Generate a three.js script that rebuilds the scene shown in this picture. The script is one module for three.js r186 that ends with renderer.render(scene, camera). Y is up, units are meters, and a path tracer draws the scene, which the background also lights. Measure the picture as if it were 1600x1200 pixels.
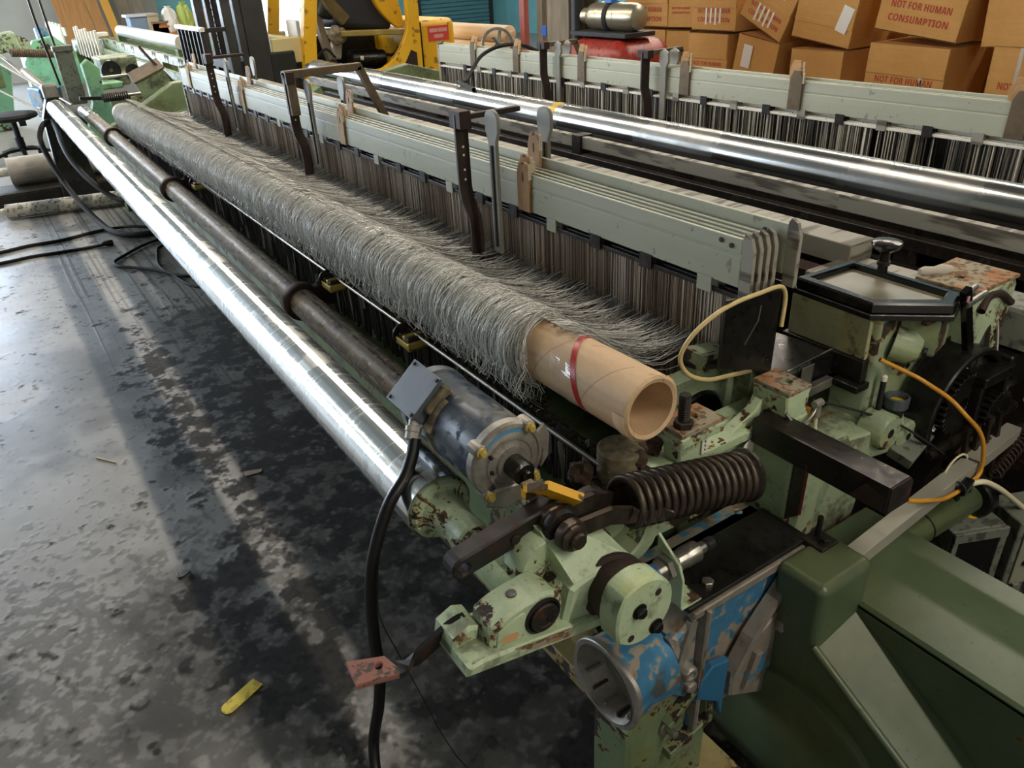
import * as THREE from 'three';
import { RoundedBoxGeometry } from 'three/addons/geometries/RoundedBoxGeometry.js';
import { mergeGeometries, toCreasedNormals } from 'three/addons/utils/BufferGeometryUtils.js';
import { RectAreaLightUniformsLib } from 'three/addons/lights/RectAreaLightUniformsLib.js';

// ---------------------------------------------------------------- camera, exposure, light
const scene = new THREE.Scene();
const V = (x, y, z) => new THREE.Vector3(x, y, z);
const camera = new THREE.PerspectiveCamera(2 * Math.atan(600 / 1201) * 180 / Math.PI, 4 / 3, 0.02, 120);
{
  const up = V(-120, 2190, 1201).normalize();
  const ahead = V(-900, 610, -1201); ahead.addScaledVector(up, -ahead.dot(up)).normalize();
  const Z = ahead.clone().negate(), X = new THREE.Vector3().crossVectors(up, Z);
  const m = new THREE.Matrix4().makeBasis(X, up, Z).transpose();
  camera.quaternion.setFromRotationMatrix(m);
  camera.position.set(0, 1.7, 0);
  scene.add(camera);
}
const renderer = new THREE.WebGLRenderer({ antialias: true });
renderer.toneMapping = THREE.LinearToneMapping;
renderer.toneMappingExposure = 1.12;
renderer.shadowMap.enabled = true;
renderer.shadowMap.type = THREE.PCFSoftShadowMap;
RectAreaLightUniformsLib.init();
scene.background = new THREE.Color(0.75, 0.86, 1.0);          // daylight beyond the open dock door

const LAMP_WARM = 0xfff2e2, LAMP_COOL = 0xfff6ea, DAY = 0xdcebff;
function areaLight(w, h, x, y, z, lookAt, color, intensity) {
  const l = new THREE.RectAreaLight(color, intensity, w, h);
  l.position.set(x, y, z); l.lookAt(lookAt[0], lookAt[1], lookAt[2]); scene.add(l); return l;
}
// the long row of fluorescent battens that throws the roller's hard shadow on the floor
const ROWS = [
  { x: 1.75, y: 3.3, z0: -15.5, z1: -2.0, I: 52, c: LAMP_WARM },
  { x: 1.47, y: 2.7, z0: 0.1, z1: 2.5, I: 64, c: LAMP_WARM },
  { x: -1.1, y: 3.1, z0: 1.1, z1: 3.5, I: 18, c: LAMP_WARM },  // added fill, an unseen lamp that lifts the sides facing the aisle
  { x: -3.4, y: 4.2, z0: -15.5, z1: -8.3, I: 60, c: LAMP_COOL },
  { x: 7.2, y: 4.6, z0: -15.5, z1: 0, I: 110, c: LAMP_WARM },
];
// glazed daylight strip in the left wall and the open dock door in the back wall (built further down)
const GLAZING = { x: -6.4, y0: 1.5, y1: 3.6, z0: -18, z1: -9, I: 9 };
const DOOR = { z: -19.6, x0: -4.6, x1: -0.6, y1: 4.0, I: 30 };
// ---------------------------------------------------------------- helpers
let seed = 20240611;
const rnd = () => { seed = (seed * 1664525 + 1013904223) >>> 0; return seed / 4294967296; };
const rr = (a, b) => a + (b - a) * rnd();
const TAU = Math.PI * 2;
const clamp = (v, a = 0, b = 1) => Math.min(b, Math.max(a, v));
const sstep = (a, b, v) => { const t = clamp((v - a) / (b - a)); return t * t * (3 - 2 * t); };
const mix = (a, b, t) => a + (b - a) * t;

function hash(x, y, s) { let h = (x * 374761393 + y * 668265263 + s * 2147483647) | 0; h = Math.imul(h ^ (h >>> 13), 1274126177); h ^= h >>> 16; return (h >>> 0) / 4294967296; }
function vnoise(x, y, per, s) {                                  // tileable value noise, period per
  const xi = Math.floor(x), yi = Math.floor(y), fx = x - xi, fy = y - yi;
  const ux = fx * fx * (3 - 2 * fx), uy = fy * fy * (3 - 2 * fy);
  const w = n => ((n % per) + per) % per;
  const x0 = w(xi), x1 = w(xi + 1), y0 = w(yi), y1 = w(yi + 1);
  return mix(mix(hash(x0, y0, s), hash(x1, y0, s), ux), mix(hash(x0, y1, s), hash(x1, y1, s), ux), uy);
}
function fbm(u, v, f, oct, s) { let a = 0, w = 0.5, t = 0; for (let i = 0; i < oct; i++) { a += w * vnoise(u * f, v * f, f, s + i * 17); t += w; w *= 0.5; f *= 2; } return a / t; }
function fbm2(u, v, fx, fy, oct, s) { let a = 0, w = 0.5, t = 0; for (let i = 0; i < oct; i++) { const P = Math.max(fx, fy) * 64; a += w * vnoise(u * fx, v * fy, P, s + i * 17); t += w; w *= 0.5; fx *= 2; fy *= 2; } return a / t; }
const hex = h => [(h >> 16 & 255) / 255, (h >> 8 & 255) / 255, (h & 255) / 255];
const mix3 = (a, b, t) => [mix(a[0], b[0], t), mix(a[1], b[1], t), mix(a[2], b[2], t)];
function makeTex(w, h, fn, srgb = true, tile = 1) {
  const d = new Uint8Array(w * h * 4);
  for (let j = 0; j < h; j++) for (let i = 0; i < w; i++) {
    const c = fn(i / w, j / h), k = (j * w + i) * 4;
    d[k] = clamp(c[0]) * 255; d[k + 1] = clamp(c[1]) * 255; d[k + 2] = clamp(c[2]) * 255; d[k + 3] = 255;
  }
  const t = new THREE.DataTexture(d, w, h, THREE.RGBAFormat);
  t.wrapS = t.wrapT = THREE.RepeatWrapping; t.magFilter = THREE.LinearFilter; t.minFilter = THREE.LinearMipmapLinearFilter; t.generateMipmaps = true;
  if (srgb) t.colorSpace = THREE.SRGBColorSpace;
  t.repeat.set(1 / tile, 1 / tile); t.needsUpdate = true; return t;
}
// colour and roughness computed together: fn returns [r,g,b,roughness]
function surf(o, size, tile, fn) {
  const cache = new Float32Array(size * size * 4);
  for (let j = 0; j < size; j++) for (let i = 0; i < size; i++) { const c = fn(i / size, j / size); cache.set(c.length > 3 ? c : [c[0], c[1], c[2], 1], (j * size + i) * 4); }
  const at = (u, v) => { const k = (Math.round(v * size) * size + Math.round(u * size)) * 4; return k; };
  const map = makeTex(size, size, (u, v) => { const k = at(u, v); return [cache[k], cache[k + 1], cache[k + 2]]; }, true, tile);
  const p = { ...o, map, color: 0xffffff };
  if (o.roughTex) { p.roughnessMap = makeTex(size, size, (u, v) => { const r = cache[at(u, v) + 3]; return [r, r, r]; }, false, tile); p.roughness = 1; }
  if (o.bump) { p.bumpMap = p.map; p.bumpScale = o.bump; }
  delete p.roughTex; delete p.bump;
  return new THREE.MeshPhysicalMaterial(p);
}
const plain = (c, r = 0.6, m = 0, extra = {}) => new THREE.MeshPhysicalMaterial({ color: c, roughness: r, metalness: m, ...extra });

// geometries: everything is non-indexed with position, normal, uv; uv in metres
function clean(g) { const n = g.index ? g.toNonIndexed() : g; for (const k of Object.keys(n.attributes)) if (!['position', 'normal', 'uv'].includes(k)) n.deleteAttribute(k); return n; }
function boxUV(g) {
  const p = g.attributes.position, n = p.count, uv = new Float32Array(n * 2), a = V(), b = V(), c = V(), e = V(), f = V();
  for (let i = 0; i < n; i += 3) {
    a.fromBufferAttribute(p, i); b.fromBufferAttribute(p, i + 1); c.fromBufferAttribute(p, i + 2);
    e.subVectors(b, a); f.subVectors(c, a); e.cross(f);
    const x = Math.abs(e.x), y = Math.abs(e.y), z = Math.abs(e.z);
    for (let k = 0; k < 3; k++) {
      const q = k === 0 ? a : k === 1 ? b : c, o = (i + k) * 2;
      if (x >= y && x >= z) { uv[o] = q.z; uv[o + 1] = q.y; } else if (y >= z) { uv[o] = q.x; uv[o + 1] = q.z; } else { uv[o] = q.x; uv[o + 1] = q.y; }
    }
  }
  g.setAttribute('uv', new THREE.BufferAttribute(uv, 2)); return g;
}
const B = (g, crease) => { let q = clean(g); if (crease) q = clean(toCreasedNormals(q, crease)); return boxUV(q); };
// axis-aligned box from bounds, chamfered
function box(x0, x1, y0, y1, z0, z1, r = 0.003) {
  const w = Math.abs(x1 - x0), h = Math.abs(y1 - y0), d = Math.abs(z1 - z0); r = Math.min(r, w * 0.3, h * 0.3, d * 0.3);
  const g = r > 0 ? new RoundedBoxGeometry(w, h, d, r > 0.012 ? 3 : 1, r) : new THREE.BoxGeometry(w, h, d);
  g.translate((x0 + x1) / 2, (y0 + y1) / 2, (z0 + z1) / 2); return B(g);
}
// box by centre, size, euler turn
function rbox(c, s, rot = [0, 0, 0], r = 0.003) {
  r = Math.min(r, s[0] * 0.3, s[1] * 0.3, s[2] * 0.3);
  const g = r > 0 ? new RoundedBoxGeometry(s[0], s[1], s[2], r > 0.012 ? 3 : 1, r) : new THREE.BoxGeometry(...s);
  B(g); const q = boxUV(clean(g));
  q.applyMatrix4(new THREE.Matrix4().compose(V(...c), new THREE.Quaternion().setFromEuler(new THREE.Euler(...rot)), V(1, 1, 1))); return q;
}
const UPV = V(0, 1, 0);
function along(g, p0, dir) { const q = new THREE.Quaternion().setFromUnitVectors(UPV, dir.clone().normalize()); g.applyQuaternion(q); g.translate(p0.x, p0.y, p0.z); return g; }
const asV = p => Array.isArray(p) ? V(...p) : p;
// lathe: profile [[radius, distance]...] about the axis from p0 towards p1
function lathe(p0, p1, prof, seg = 32, crease = 0.7, a0 = 0, aL = TAU) {
  p0 = asV(p0); p1 = asV(p1);
  const g = new THREE.LatheGeometry(prof.map(q => new THREE.Vector2(Math.max(q[0], 1e-5), q[1])), seg, a0, aL);
  const L = p0.distanceTo(p1), rm = Math.max(...prof.map(q => q[0]));
  let q = clean(g); q = clean(toCreasedNormals(q, crease));
  const uv = q.attributes.uv, ps = q.attributes.position;      // u around, v along, in metres
  for (let i = 0; i < uv.count; i++) uv.setXY(i, uv.getX(i) * TAU * rm, ps.getY(i) + Math.hypot(ps.getX(i), ps.getZ(i)));
  return along(q, p0, p1.clone().sub(p0));
}
function cyl(p0, p1, r, seg = 24, ch = 0.08) {
  p0 = asV(p0); p1 = asV(p1); const L = p0.distanceTo(p1), c = Math.min(r * ch, L * 0.2);
  return lathe(p0, p1, [[0, 0], [r - c, 0], [r, c], [r, L - c], [r - c, L], [0, L]], seg);
}
function pipe(p0, p1, r, ri, seg = 32) { p0 = asV(p0); p1 = asV(p1); const L = p0.distanceTo(p1); return lathe(p0, p1, [[ri, 0], [r, 0], [r, L], [ri, L], [ri, 0]], seg); }
function tube(pts, r, seg = 48, rad = 8, closed = false) {
  const c = new THREE.CatmullRomCurve3(pts.map(asV), closed, 'centripetal');
  const L = c.getLength(), g = clean(new THREE.TubeGeometry(c, seg, r, rad, closed));
  const uv = g.attributes.uv; for (let i = 0; i < uv.count; i++) uv.setXY(i, uv.getY(i) * TAU * r, uv.getX(i) * L); return g;
}
// straight flat bar following points (polyline), rectangular section w (across 'side') x t
function strap(pts, w, t, side) {
  pts = pts.map(asV); side = asV(side).clone().normalize(); const n = pts.length, pos = [];
  const ring = pts.map((p, i) => {
    const d = (i === 0 ? pts[1].clone().sub(p) : i === n - 1 ? p.clone().sub(pts[n - 2]) : pts[i + 1].clone().sub(pts[i - 1])).normalize();
    const nn = new THREE.Vector3().crossVectors(d, side).normalize(), sd = new THREE.Vector3().crossVectors(nn, d).normalize();
    return [[1, 1], [1, -1], [-1, -1], [-1, 1]].map(([a, b]) => p.clone().addScaledVector(sd, a * w / 2).addScaledVector(nn, b * t / 2));
  });
  const quad = (a, b, c, d) => { for (const q of [a, b, c, a, c, d]) pos.push(q.x, q.y, q.z); };
  for (let i = 0; i < n - 1; i++) for (let k = 0; k < 4; k++) quad(ring[i][k], ring[i][(k + 1) % 4], ring[i + 1][(k + 1) % 4], ring[i + 1][k]);
  quad(ring[0][3], ring[0][2], ring[0][1], ring[0][0]); quad(...ring[n - 1]);
  const g = new THREE.BufferGeometry(); g.setAttribute('position', new THREE.Float32BufferAttribute(pos, 3)); g.computeVertexNormals(); return boxUV(g);
}
// extruded polygon. plane 'xy' extrudes along z, 'zy' along x, 'xz' along y
function ext(pts, plane, c0, c1, bev = 0.003, holes = [], curve = 10) {
  const s = pts instanceof THREE.Shape ? pts : new THREE.Shape(pts.map(p => new THREE.Vector2(p[0], p[1])));
  for (const h of holes) s.holes.push(h);
  const lo = Math.min(c0, c1), d = Math.abs(c1 - c0); bev = Math.min(bev, d * 0.3);
  const g = new THREE.ExtrudeGeometry(s, { depth: d - 2 * bev, bevelEnabled: bev > 0, bevelThickness: bev, bevelSize: bev, bevelOffset: -bev, bevelSegments: bev > 0.008 ? 3 : 1, curveSegments: curve });
  g.translate(0, 0, lo + bev);
  let q = clean(g); const p = q.attributes.position;
  if (plane !== 'xy') {
    for (let i = 0; i < p.count; i++) { const a = p.getX(i), b = p.getY(i), c = p.getZ(i); if (plane === 'zy') p.setXYZ(i, c, b, a); else p.setXYZ(i, a, c, b); }
    for (let i = 0; i < p.count; i += 3) { const a = [p.getX(i), p.getY(i), p.getZ(i)]; p.setXYZ(i, p.getX(i + 1), p.getY(i + 1), p.getZ(i + 1)); p.setXYZ(i + 1, ...a); }
    q.computeVertexNormals();
  }
  return boxUV(clean(toCreasedNormals(q, 0.6)));
}
function rrShape(w, h, r, cx = 0, cy = 0) { const s = new THREE.Shape(), x = cx - w / 2, y = cy - h / 2; s.moveTo(x + r, y); s.lineTo(x + w - r, y); s.quadraticCurveTo(x + w, y, x + w, y + r); s.lineTo(x + w, y + h - r); s.quadraticCurveTo(x + w, y + h, x + w - r, y + h); s.lineTo(x + r, y + h); s.quadraticCurveTo(x, y + h, x, y + h - r); s.lineTo(x, y + r); s.quadraticCurveTo(x, y, x + r, y); return s; }
function circleHole(x, y, r) { const p = new THREE.Path(); p.absarc(x, y, r, 0, TAU, true); return p; }
// free polygon mesh with flat or smooth shading from vertices and faces (each a list of indices)
function poly(verts, faces, crease = 0.5) {
  const pos = []; for (const f of faces) for (let k = 1; k < f.length - 1; k++) for (const i of [f[0], f[k], f[k + 1]]) pos.push(...verts[i]);
  const g = new THREE.BufferGeometry(); g.setAttribute('position', new THREE.Float32BufferAttribute(pos, 3)); g.computeVertexNormals(); return boxUV(clean(toCreasedNormals(g, crease)));
}
const merge = gs => gs.length === 1 ? gs[0] : mergeGeometries(gs.map(clean));
const moved = (g, x, y, z) => { const q = g.clone(); q.translate(x, y, z); return q; };
const turned = (g, ax, ang, c) => { const q = g.clone(); q.translate(-c[0], -c[1], -c[2]); q['rotate' + ax](ang); q.translate(...c); return q; };
// hexagon bolt head with a washer, axis direction dir
function bolt(p, dir, r = 0.009, h = 0.008, washer = true) {
  p = asV(p); dir = asV(dir).normalize(); const gs = [];
  const top = p.clone().addScaledVector(dir, h + (washer ? 0.002 : 0));
  if (washer) gs.push(cyl(p, p.clone().addScaledVector(dir, 0.002), r * 1.5, 16));
  gs.push(lathe(p.clone().addScaledVector(dir, washer ? 0.002 : 0), top, [[0, 0], [r, 0], [r, h * 0.85], [r * 0.85, h], [0, h]], 6, 0.3)); return merge(gs);
}

const used = {};
function numbered(name) { const k = used[name] = (used[name] ?? -1) + 1; return k ? `${name}_${String(k).padStart(3, '0')}` : name; }
function mesh(name, geos, mat, parent) {
  const m = new THREE.Mesh(merge(Array.isArray(geos) ? geos : [geos]), mat); m.castShadow = m.receiveShadow = true;
  m.name = parent && parent !== scene ? name : numbered(name); (parent || scene).add(m); return m;
}
const things = [];
function thing(name, label, category, group) {
  const o = new THREE.Group(); o.name = numbered(name); o.userData = { label, category }; if (group) o.userData.group = group; scene.add(o); things.push(o); return o;
}
function tag(o, label, category, group) { o.userData.label = label; o.userData.category = category; if (group) o.userData.group = group; return o; }
function struct(name, geos, mat) { const m = mesh(name, geos, mat); m.userData.kind = 'structure'; return m; }
// one-mesh thing
function single(name, geos, mat, label, category, group) { return tag(mesh(name, geos, mat), label, category, group); }
// sets each thing's origin at its base without moving it
function seatAll() {
  for (const o of things) {
    if (o.userData.placed) { delete o.userData.placed; continue; }
    const b = new THREE.Box3().setFromObject(o), c = V((b.min.x + b.max.x) / 2, b.min.y, (b.min.z + b.max.z) / 2);
    if (!isFinite(c.x)) continue;
    o.position.copy(c); for (const k of o.children) k.position.sub(c);
  }
}
function copy(o, x, y, z, ry = 0, label) { const c = o.clone(); c.name = numbered(o.name.replace(/_\d{3}$/, '')); c.userData = { ...o.userData, placed: true }; if (label) c.userData.label = label; c.position.set(x, y, z); c.rotation.y = ry; scene.add(c); things.push(c); return c; }
// ---------------------------------------------------------------- materials
const M = {};
function paintChips(base, amount, tile, size = 512, s = 1, opt = {}) {
  const bare = opt.bare ?? hex(0x2c251d), rust = opt.rust ?? hex(0x8a5223), grime = opt.grime ?? hex(0x4b4a39);
  return surf({ roughTex: true, metalness: 0, bump: 0.0006, ...(opt.mat ?? {}) }, size, tile, (u, v) => {
    const big = fbm(u, v, 4, 5, s), mid = fbm(u, v, 12, 4, s + 40), fine = fbm(u, v, 48, 3, s + 80);
    let c = mix3(base.map(q => q * 0.86), base.map(q => Math.min(1, q * 1.08)), mid * 0.7 + fine * 0.3);
    const yel = sstep(0.5, 0.75, fbm(u, v, 3, 3, s + 120)); c = mix3(c, [c[0] * 1.02, c[1] * 0.98, c[2] * 0.86], yel);
    const gr = sstep(0.52, 0.72, fbm(u, v, 6, 5, s + 160) * 0.7 + fine * 0.3) * (opt.dirt ?? 0.5); c = mix3(c, grime, gr);
    const chip = big * 0.55 + mid * 0.3 + fine * 0.15, t = 1 - amount;
    const th = mix(0.4, 0.75, t), k = sstep(th, th + 0.012, chip), rim = sstep(th - 0.02, th, chip) * (1 - k);
    c = mix3(c, rust, rim * 0.55); c = mix3(c, mix3(bare, rust, sstep(0.55, 0.8, fine) * 0.45), k);
    const speck = vnoise(u * 160, v * 160, 160, s + 200) > 0.965 ? 1 : 0; c = mix3(c, bare, speck * 0.7);
    return [...c, mix(opt.rough ?? 0.45, 0.8, Math.max(k, gr * 0.8))];
  });
}
M.mint = paintChips(hex(0xb7cba6), 0.36, 0.5, 512, 3);
M.mintWorn = paintChips(hex(0xb2c4a0), 0.46, 0.32, 512, 33, { dirt: 0.8 });
M.mintOld = paintChips(hex(0x95a585), 0.42, 0.7, 512, 63, { dirt: 0.7 });
M.frameGreen = paintChips(hex(0x72875f), 0.34, 0.8, 512, 93, { dirt: 0.6 });
M.tank = paintChips(hex(0x4e5c44), 0.1, 0.9, 512, 123, { dirt: 0.35, rough: 0.36, grime: hex(0x5a6247) });
M.grimyGreen = paintChips(hex(0x6c7d5c), 0.56, 0.35, 512, 153, { dirt: 0.9, bare: hex(0x1d1a14) });
M.satin = plain(0xdcdfdc, 0.38, 0.55);
M.turquoise = paintChips(hex(0x7fbd9c), 0.3, 0.9, 256, 143, { dirt: 0.4 });
M.oldIron = surf({ roughTex: true, metalness: 0.35 }, 512, 0.35, (u, v) => {
  const a = fbm(u, v, 6, 5, 7), b = fbm(u, v, 24, 3, 9); let c = mix3(hex(0x1c1a17), hex(0x332e29), a);
  c = mix3(c, hex(0x5a2f1b), sstep(0.55, 0.75, b * 0.6 + a * 0.4) * 0.7); return [...c, mix(0.4, 0.75, b)];
});
M.darkRust = surf({ roughTex: true, metalness: 0.2 }, 256, 0.3, (u, v) => { const a = fbm(u, v, 5, 5, 17), b = fbm(u, v, 20, 3, 19); return [...mix3(hex(0x241a15), hex(0x48342a), a * 0.6 + b * 0.4), 0.65]; });
M.brownIron = surf({ roughTex: true, metalness: 0.3 }, 256, 0.3, (u, v) => { const a = fbm(u, v, 5, 5, 27), b = fbm(u, v, 20, 3, 29); return [...mix3(hex(0x50422f), hex(0x84735a), a * 0.6 + b * 0.4), 0.6]; });
M.rustTop = surf({ roughTex: true, metalness: 0.1 }, 256, 0.16, (u, v) => { const a = fbm(u, v, 4, 5, 37), b = fbm(u, v, 16, 3, 39); let c = mix3(hex(0x978f78), hex(0xa06c3e), sstep(0.46, 0.7, a)); c = mix3(c, hex(0x5c4230), sstep(0.5, 0.68, b) * 0.8); return [...c, 0.75]; });
M.spring = surf({ roughTex: true, metalness: 0.7 }, 256, 0.1, (u, v) => { const a = fbm(u, v, 5, 4, 47); return [...mix3(hex(0x383029), hex(0x655a4f), a), mix(0.3, 0.5, a)]; });
M.chrome = surf({ roughTex: true, metalness: 1 }, 512, 1.0, (u, v) => {
  const sm = fbm(u, v, 3, 5, 51), sc = fbm2(u, v, 3, 160, 3, 53), sp = vnoise(u * 200, v * 200, 200, 55) > 0.985 ? 1 : 0;
  const dirt = sstep(0.56, 0.72, fbm(u, v, 8, 5, 57)); const c = mix3(hex(0xd6dad8), hex(0xa3a49c), dirt * 0.5 + sp * 0.4);
  return [...c, clamp(0.13 + 0.12 * sm + 0.1 * sstep(0.55, 0.8, sc) + 0.2 * dirt)];
});
M.chromeDark = surf({ roughTex: true, metalness: 1 }, 512, 1.0, (u, v) => {
  const sm = fbm(u, v, 3, 5, 61), sp = vnoise(u * 150, v * 150, 150, 65) > 0.98 ? 1 : 0, dirt = sstep(0.5, 0.72, fbm(u, v, 5, 5, 67));
  return [...mix3(hex(0xb9bbb9), hex(0x77756e), dirt * 0.5 + sp * 0.5), clamp(0.15 + 0.14 * sm + 0.14 * dirt)];
});
M.steel = surf({ roughTex: true, metalness: 0.9 }, 256, 0.25, (u, v) => { const a = fbm(u, v, 5, 5, 71); return [...mix3(hex(0x8d8a82), hex(0xbab6ad), a), mix(0.28, 0.5, a)]; });
M.castAlu = surf({ roughTex: true, metalness: 0.55, bump: 0.0004 }, 256, 0.2, (u, v) => { const a = fbm(u, v, 5, 5, 73), b = fbm(u, v, 30, 3, 75); return [...mix3(hex(0x77736c), hex(0xb3afa6), a * 0.6 + b * 0.4), mix(0.35, 0.6, b)]; });
M.pipeRust = surf({ roughTex: true, metalness: 0.15, bump: 0.0008 }, 512, 0.45, (u, v) => {
  const a = fbm(u, v, 6, 5, 81), st = fbm2(u, v, 40, 7, 3, 83), b = fbm(u, v, 30, 3, 85);
  let c = mix3(hex(0x756a58), hex(0x9c917c), a); c = mix3(c, hex(0x4a3a2d), sstep(0.55, 0.68, st) * 0.75); c = mix3(c, hex(0xc4bca6), sstep(0.6, 0.74, b) * 0.6);
  return [...c, mix(0.38, 0.7, a)];
});
M.board = surf({ roughTex: true, metalness: 0.1 }, 512, 0.8, (u, v) => {
  const a = fbm(u, v, 4, 4, 91), st = fbm2(u, v, 3, 70, 3, 93), sp = fbm(u, v, 40, 3, 95); let c = mix3(hex(0xa6a892), hex(0xb8b9a4), a * 0.6 + st * 0.4);
  c = mix3(c, hex(0x6d6a5c), sstep(0.74, 0.84, sp) * 0.5 + sstep(0.6, 0.75, fbm(u, v, 5, 5, 97)) * 0.15); return [...c, 0.42];
});
M.boardGrimy = surf({ roughTex: true, metalness: 0.1 }, 512, 0.7, (u, v) => {
  const a = fbm(u, v, 4, 4, 101), b = fbm2(u, v, 4, 30, 4, 103); let c = mix3(hex(0x8a877a), hex(0xa9a698), a); c = mix3(c, hex(0x4a4338), sstep(0.5, 0.72, b) * 0.8); return [...c, 0.55];
});
M.wood = surf({ roughness: 0.62 }, 256, 0.14, (u, v) => { const g = fbm2(u, v, 60, 4, 4, 111), a = fbm(u, v, 4, 3, 113); return mix3(hex(0x9c7444), hex(0xc69c66), g * 0.6 + a * 0.4); });
M.woodPale = surf({ roughness: 0.7 }, 256, 0.14, (u, v) => { const g = fbm2(u, v, 4, 50, 4, 115); return mix3(hex(0xb8a583), hex(0xddcfae), g); });
M.cardTube = surf({ roughness: 0.62, bump: 0.0003 }, 512, 0.5, (u, v) => {
  const a = fbm(u, v, 5, 5, 121), b = fbm(u, v, 60, 2, 123), sp = Math.abs(((u * 2 + v * 3) % 1) - 0.5) < 0.008 ? 1 : 0; let c = mix3(hex(0xc2a27c), hex(0xd6b892), a * 0.6 + b * 0.4); return mix3(c, hex(0x93704a), sp * 0.6);
});
M.carton = surf({ roughness: 0.85 }, 512, 0.9, (u, v) => { const a = fbm(u, v, 4, 5, 131), b = fbm2(u, v, 3, 120, 2, 133), c2 = fbm(u, v, 40, 2, 135); return mix3(hex(0xba8644), hex(0xdaa662), a * 0.55 + b * 0.25 + c2 * 0.2); });
M.blueWorn = surf({ roughTex: true, metalness: 0.25, bump: 0.0004 }, 512, 0.42, (u, v) => {
  const a = fbm(u, v, 5, 5, 141), b = fbm(u, v, 24, 3, 143), k = sstep(0.5, 0.54, a * 0.65 + b * 0.35);
  let c = mix3(hex(0x386e93), hex(0x4f8db0), b); c = mix3(c, mix3(hex(0x8a8378), hex(0x9c907e), b), k); c = mix3(c, hex(0x594936), sstep(0.6, 0.74, fbm(u, v, 9, 4, 145)) * 0.7); return [...c, mix(0.38, 0.55, k)];
});
M.greyWorn = surf({ roughTex: true, metalness: 0.3, bump: 0.0004 }, 512, 0.42, (u, v) => {
  const a = fbm(u, v, 5, 5, 151), b = fbm(u, v, 24, 3, 153), k = sstep(0.56, 0.6, a * 0.65 + b * 0.35);
  let c = mix3(hex(0x7d776c), hex(0x9a9184), b); c = mix3(c, hex(0x437d9f), k); c = mix3(c, hex(0x54432f), sstep(0.56, 0.72, fbm(u, v, 7, 5, 155)) * 0.75); return [...c, 0.5];
});
M.motorBlue = surf({ roughTex: true, metalness: 0.1 }, 512, 0.4, (u, v) => {
  const a = fbm(u, v, 5, 5, 161), b = fbm(u, v, 22, 3, 163); let c = mix3(hex(0x202d39), hex(0x2f3e4b), a); c = mix3(c, hex(0x827c6a), sstep(0.58, 0.72, a * 0.5 + b * 0.5) * 0.7); return [...c, mix(0.36, 0.8, sstep(0.5, 0.7, b))];
});
M.motorGrey = surf({ roughTex: true, metalness: 0.1 }, 256, 0.3, (u, v) => { const a = fbm(u, v, 6, 5, 171); return [...mix3(hex(0x434c52), hex(0x5e676c), a), 0.5]; });
M.lint = surf({ roughness: 0.95, bump: 0.002 }, 256, 0.12, (u, v) => { const a = fbm(u, v, 8, 5, 181); return mix3(hex(0x4f4837), hex(0x968b70), a); });
M.lintDark = surf({ roughness: 0.95, bump: 0.002 }, 256, 0.1, (u, v) => { const a = fbm(u, v, 8, 5, 183); return mix3(hex(0x2a2018), hex(0x5d4734), a); });
M.black = plain(0x0e0e0e, 0.42);
M.blackOily = surf({ roughTex: true }, 256, 0.4, (u, v) => { const a = fbm(u, v, 6, 5, 191), b = fbm(u, v, 30, 3, 193); let c = mix3(hex(0x0d0d0c), hex(0x1d1b18), a); c = mix3(c, hex(0x55534d), sstep(0.7, 0.85, b * 0.6 + a * 0.4) * 0.7); return [...c, mix(0.18, 0.5, b)]; });
M.greasy = surf({ roughTex: true, metalness: 0.15 }, 256, 0.3, (u, v) => { const a = fbm(u, v, 7, 5, 195), b = fbm(u, v, 28, 3, 197); let c = mix3(hex(0x15120f), hex(0x302820), a); c = mix3(c, hex(0x59503f), sstep(0.66, 0.85, b) * 0.6); return [...c, mix(0.22, 0.6, b)]; });
M.rubber = plain(0x101010, 0.38);
M.rubberMatte = plain(0x151515, 0.75);
M.gland = plain(0xb3b1a8, 0.4, 0.3);
M.blackGloss = plain(0x0b0b0b, 0.16, 0, { clearcoat: 0.5, clearcoatRoughness: 0.1 });
M.yellowPaint = surf({ roughness: 0.45 }, 256, 0.12, (u, v) => { const a = fbm(u, v, 5, 5, 201); return mix3(hex(0xe6ac1c), hex(0x4a3820), sstep(0.6, 0.66, a)); });
M.yellowTag = surf({ roughness: 0.6 }, 256, 0.12, (u, v) => { const a = fbm(u, v, 9, 5, 203); return mix3(hex(0xd8c63c), hex(0xb59d2a), sstep(0.5, 0.7, a)); });
M.yellowTape = plain(0xc9a81c, 0.4);
M.redTape = plain(0xa8221f, 0.35);
M.hose = plain(0xd2bd84, 0.4);
M.hoseAmber = plain(0xc98e2c, 0.35);
M.hosePale = plain(0xd8cfae, 0.4);
M.brass = plain(0xc7b05c, 0.45, 0.25);
M.label = plain(0xe6e2d2, 0.6);
M.paper = plain(0xe9e6dc, 0.8);
M.scrap = plain(0xb09884, 0.8);
M.yarn = plain(0xc9c8bd, 0.32, 0, { sheen: 0.3 });
M.yarnFine = plain(0xeeeee8, 0.18, 0);
M.yarnGrey = plain(0x9c9b92, 0.3, 0);
M.yarnCore = surf({ roughness: 0.5, bump: 0.004 }, 512, 0.5, (u, v) => { const a = fbm2(u, v, 6, 150, 3, 211), b = fbm(u, v, 6, 4, 213); return mix3(hex(0x6b6963), hex(0xc0beb6), a * 0.7 + b * 0.3); });
M.postGrey = plain(0x8f8e84, 0.5, 0.35);
M.railGrey = plain(0xa3a294, 0.42, 0.3);
M.white = plain(0xffffff, 0.5);
M.heddle = plain(0xffffff, 0.5, 0.1);
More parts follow.
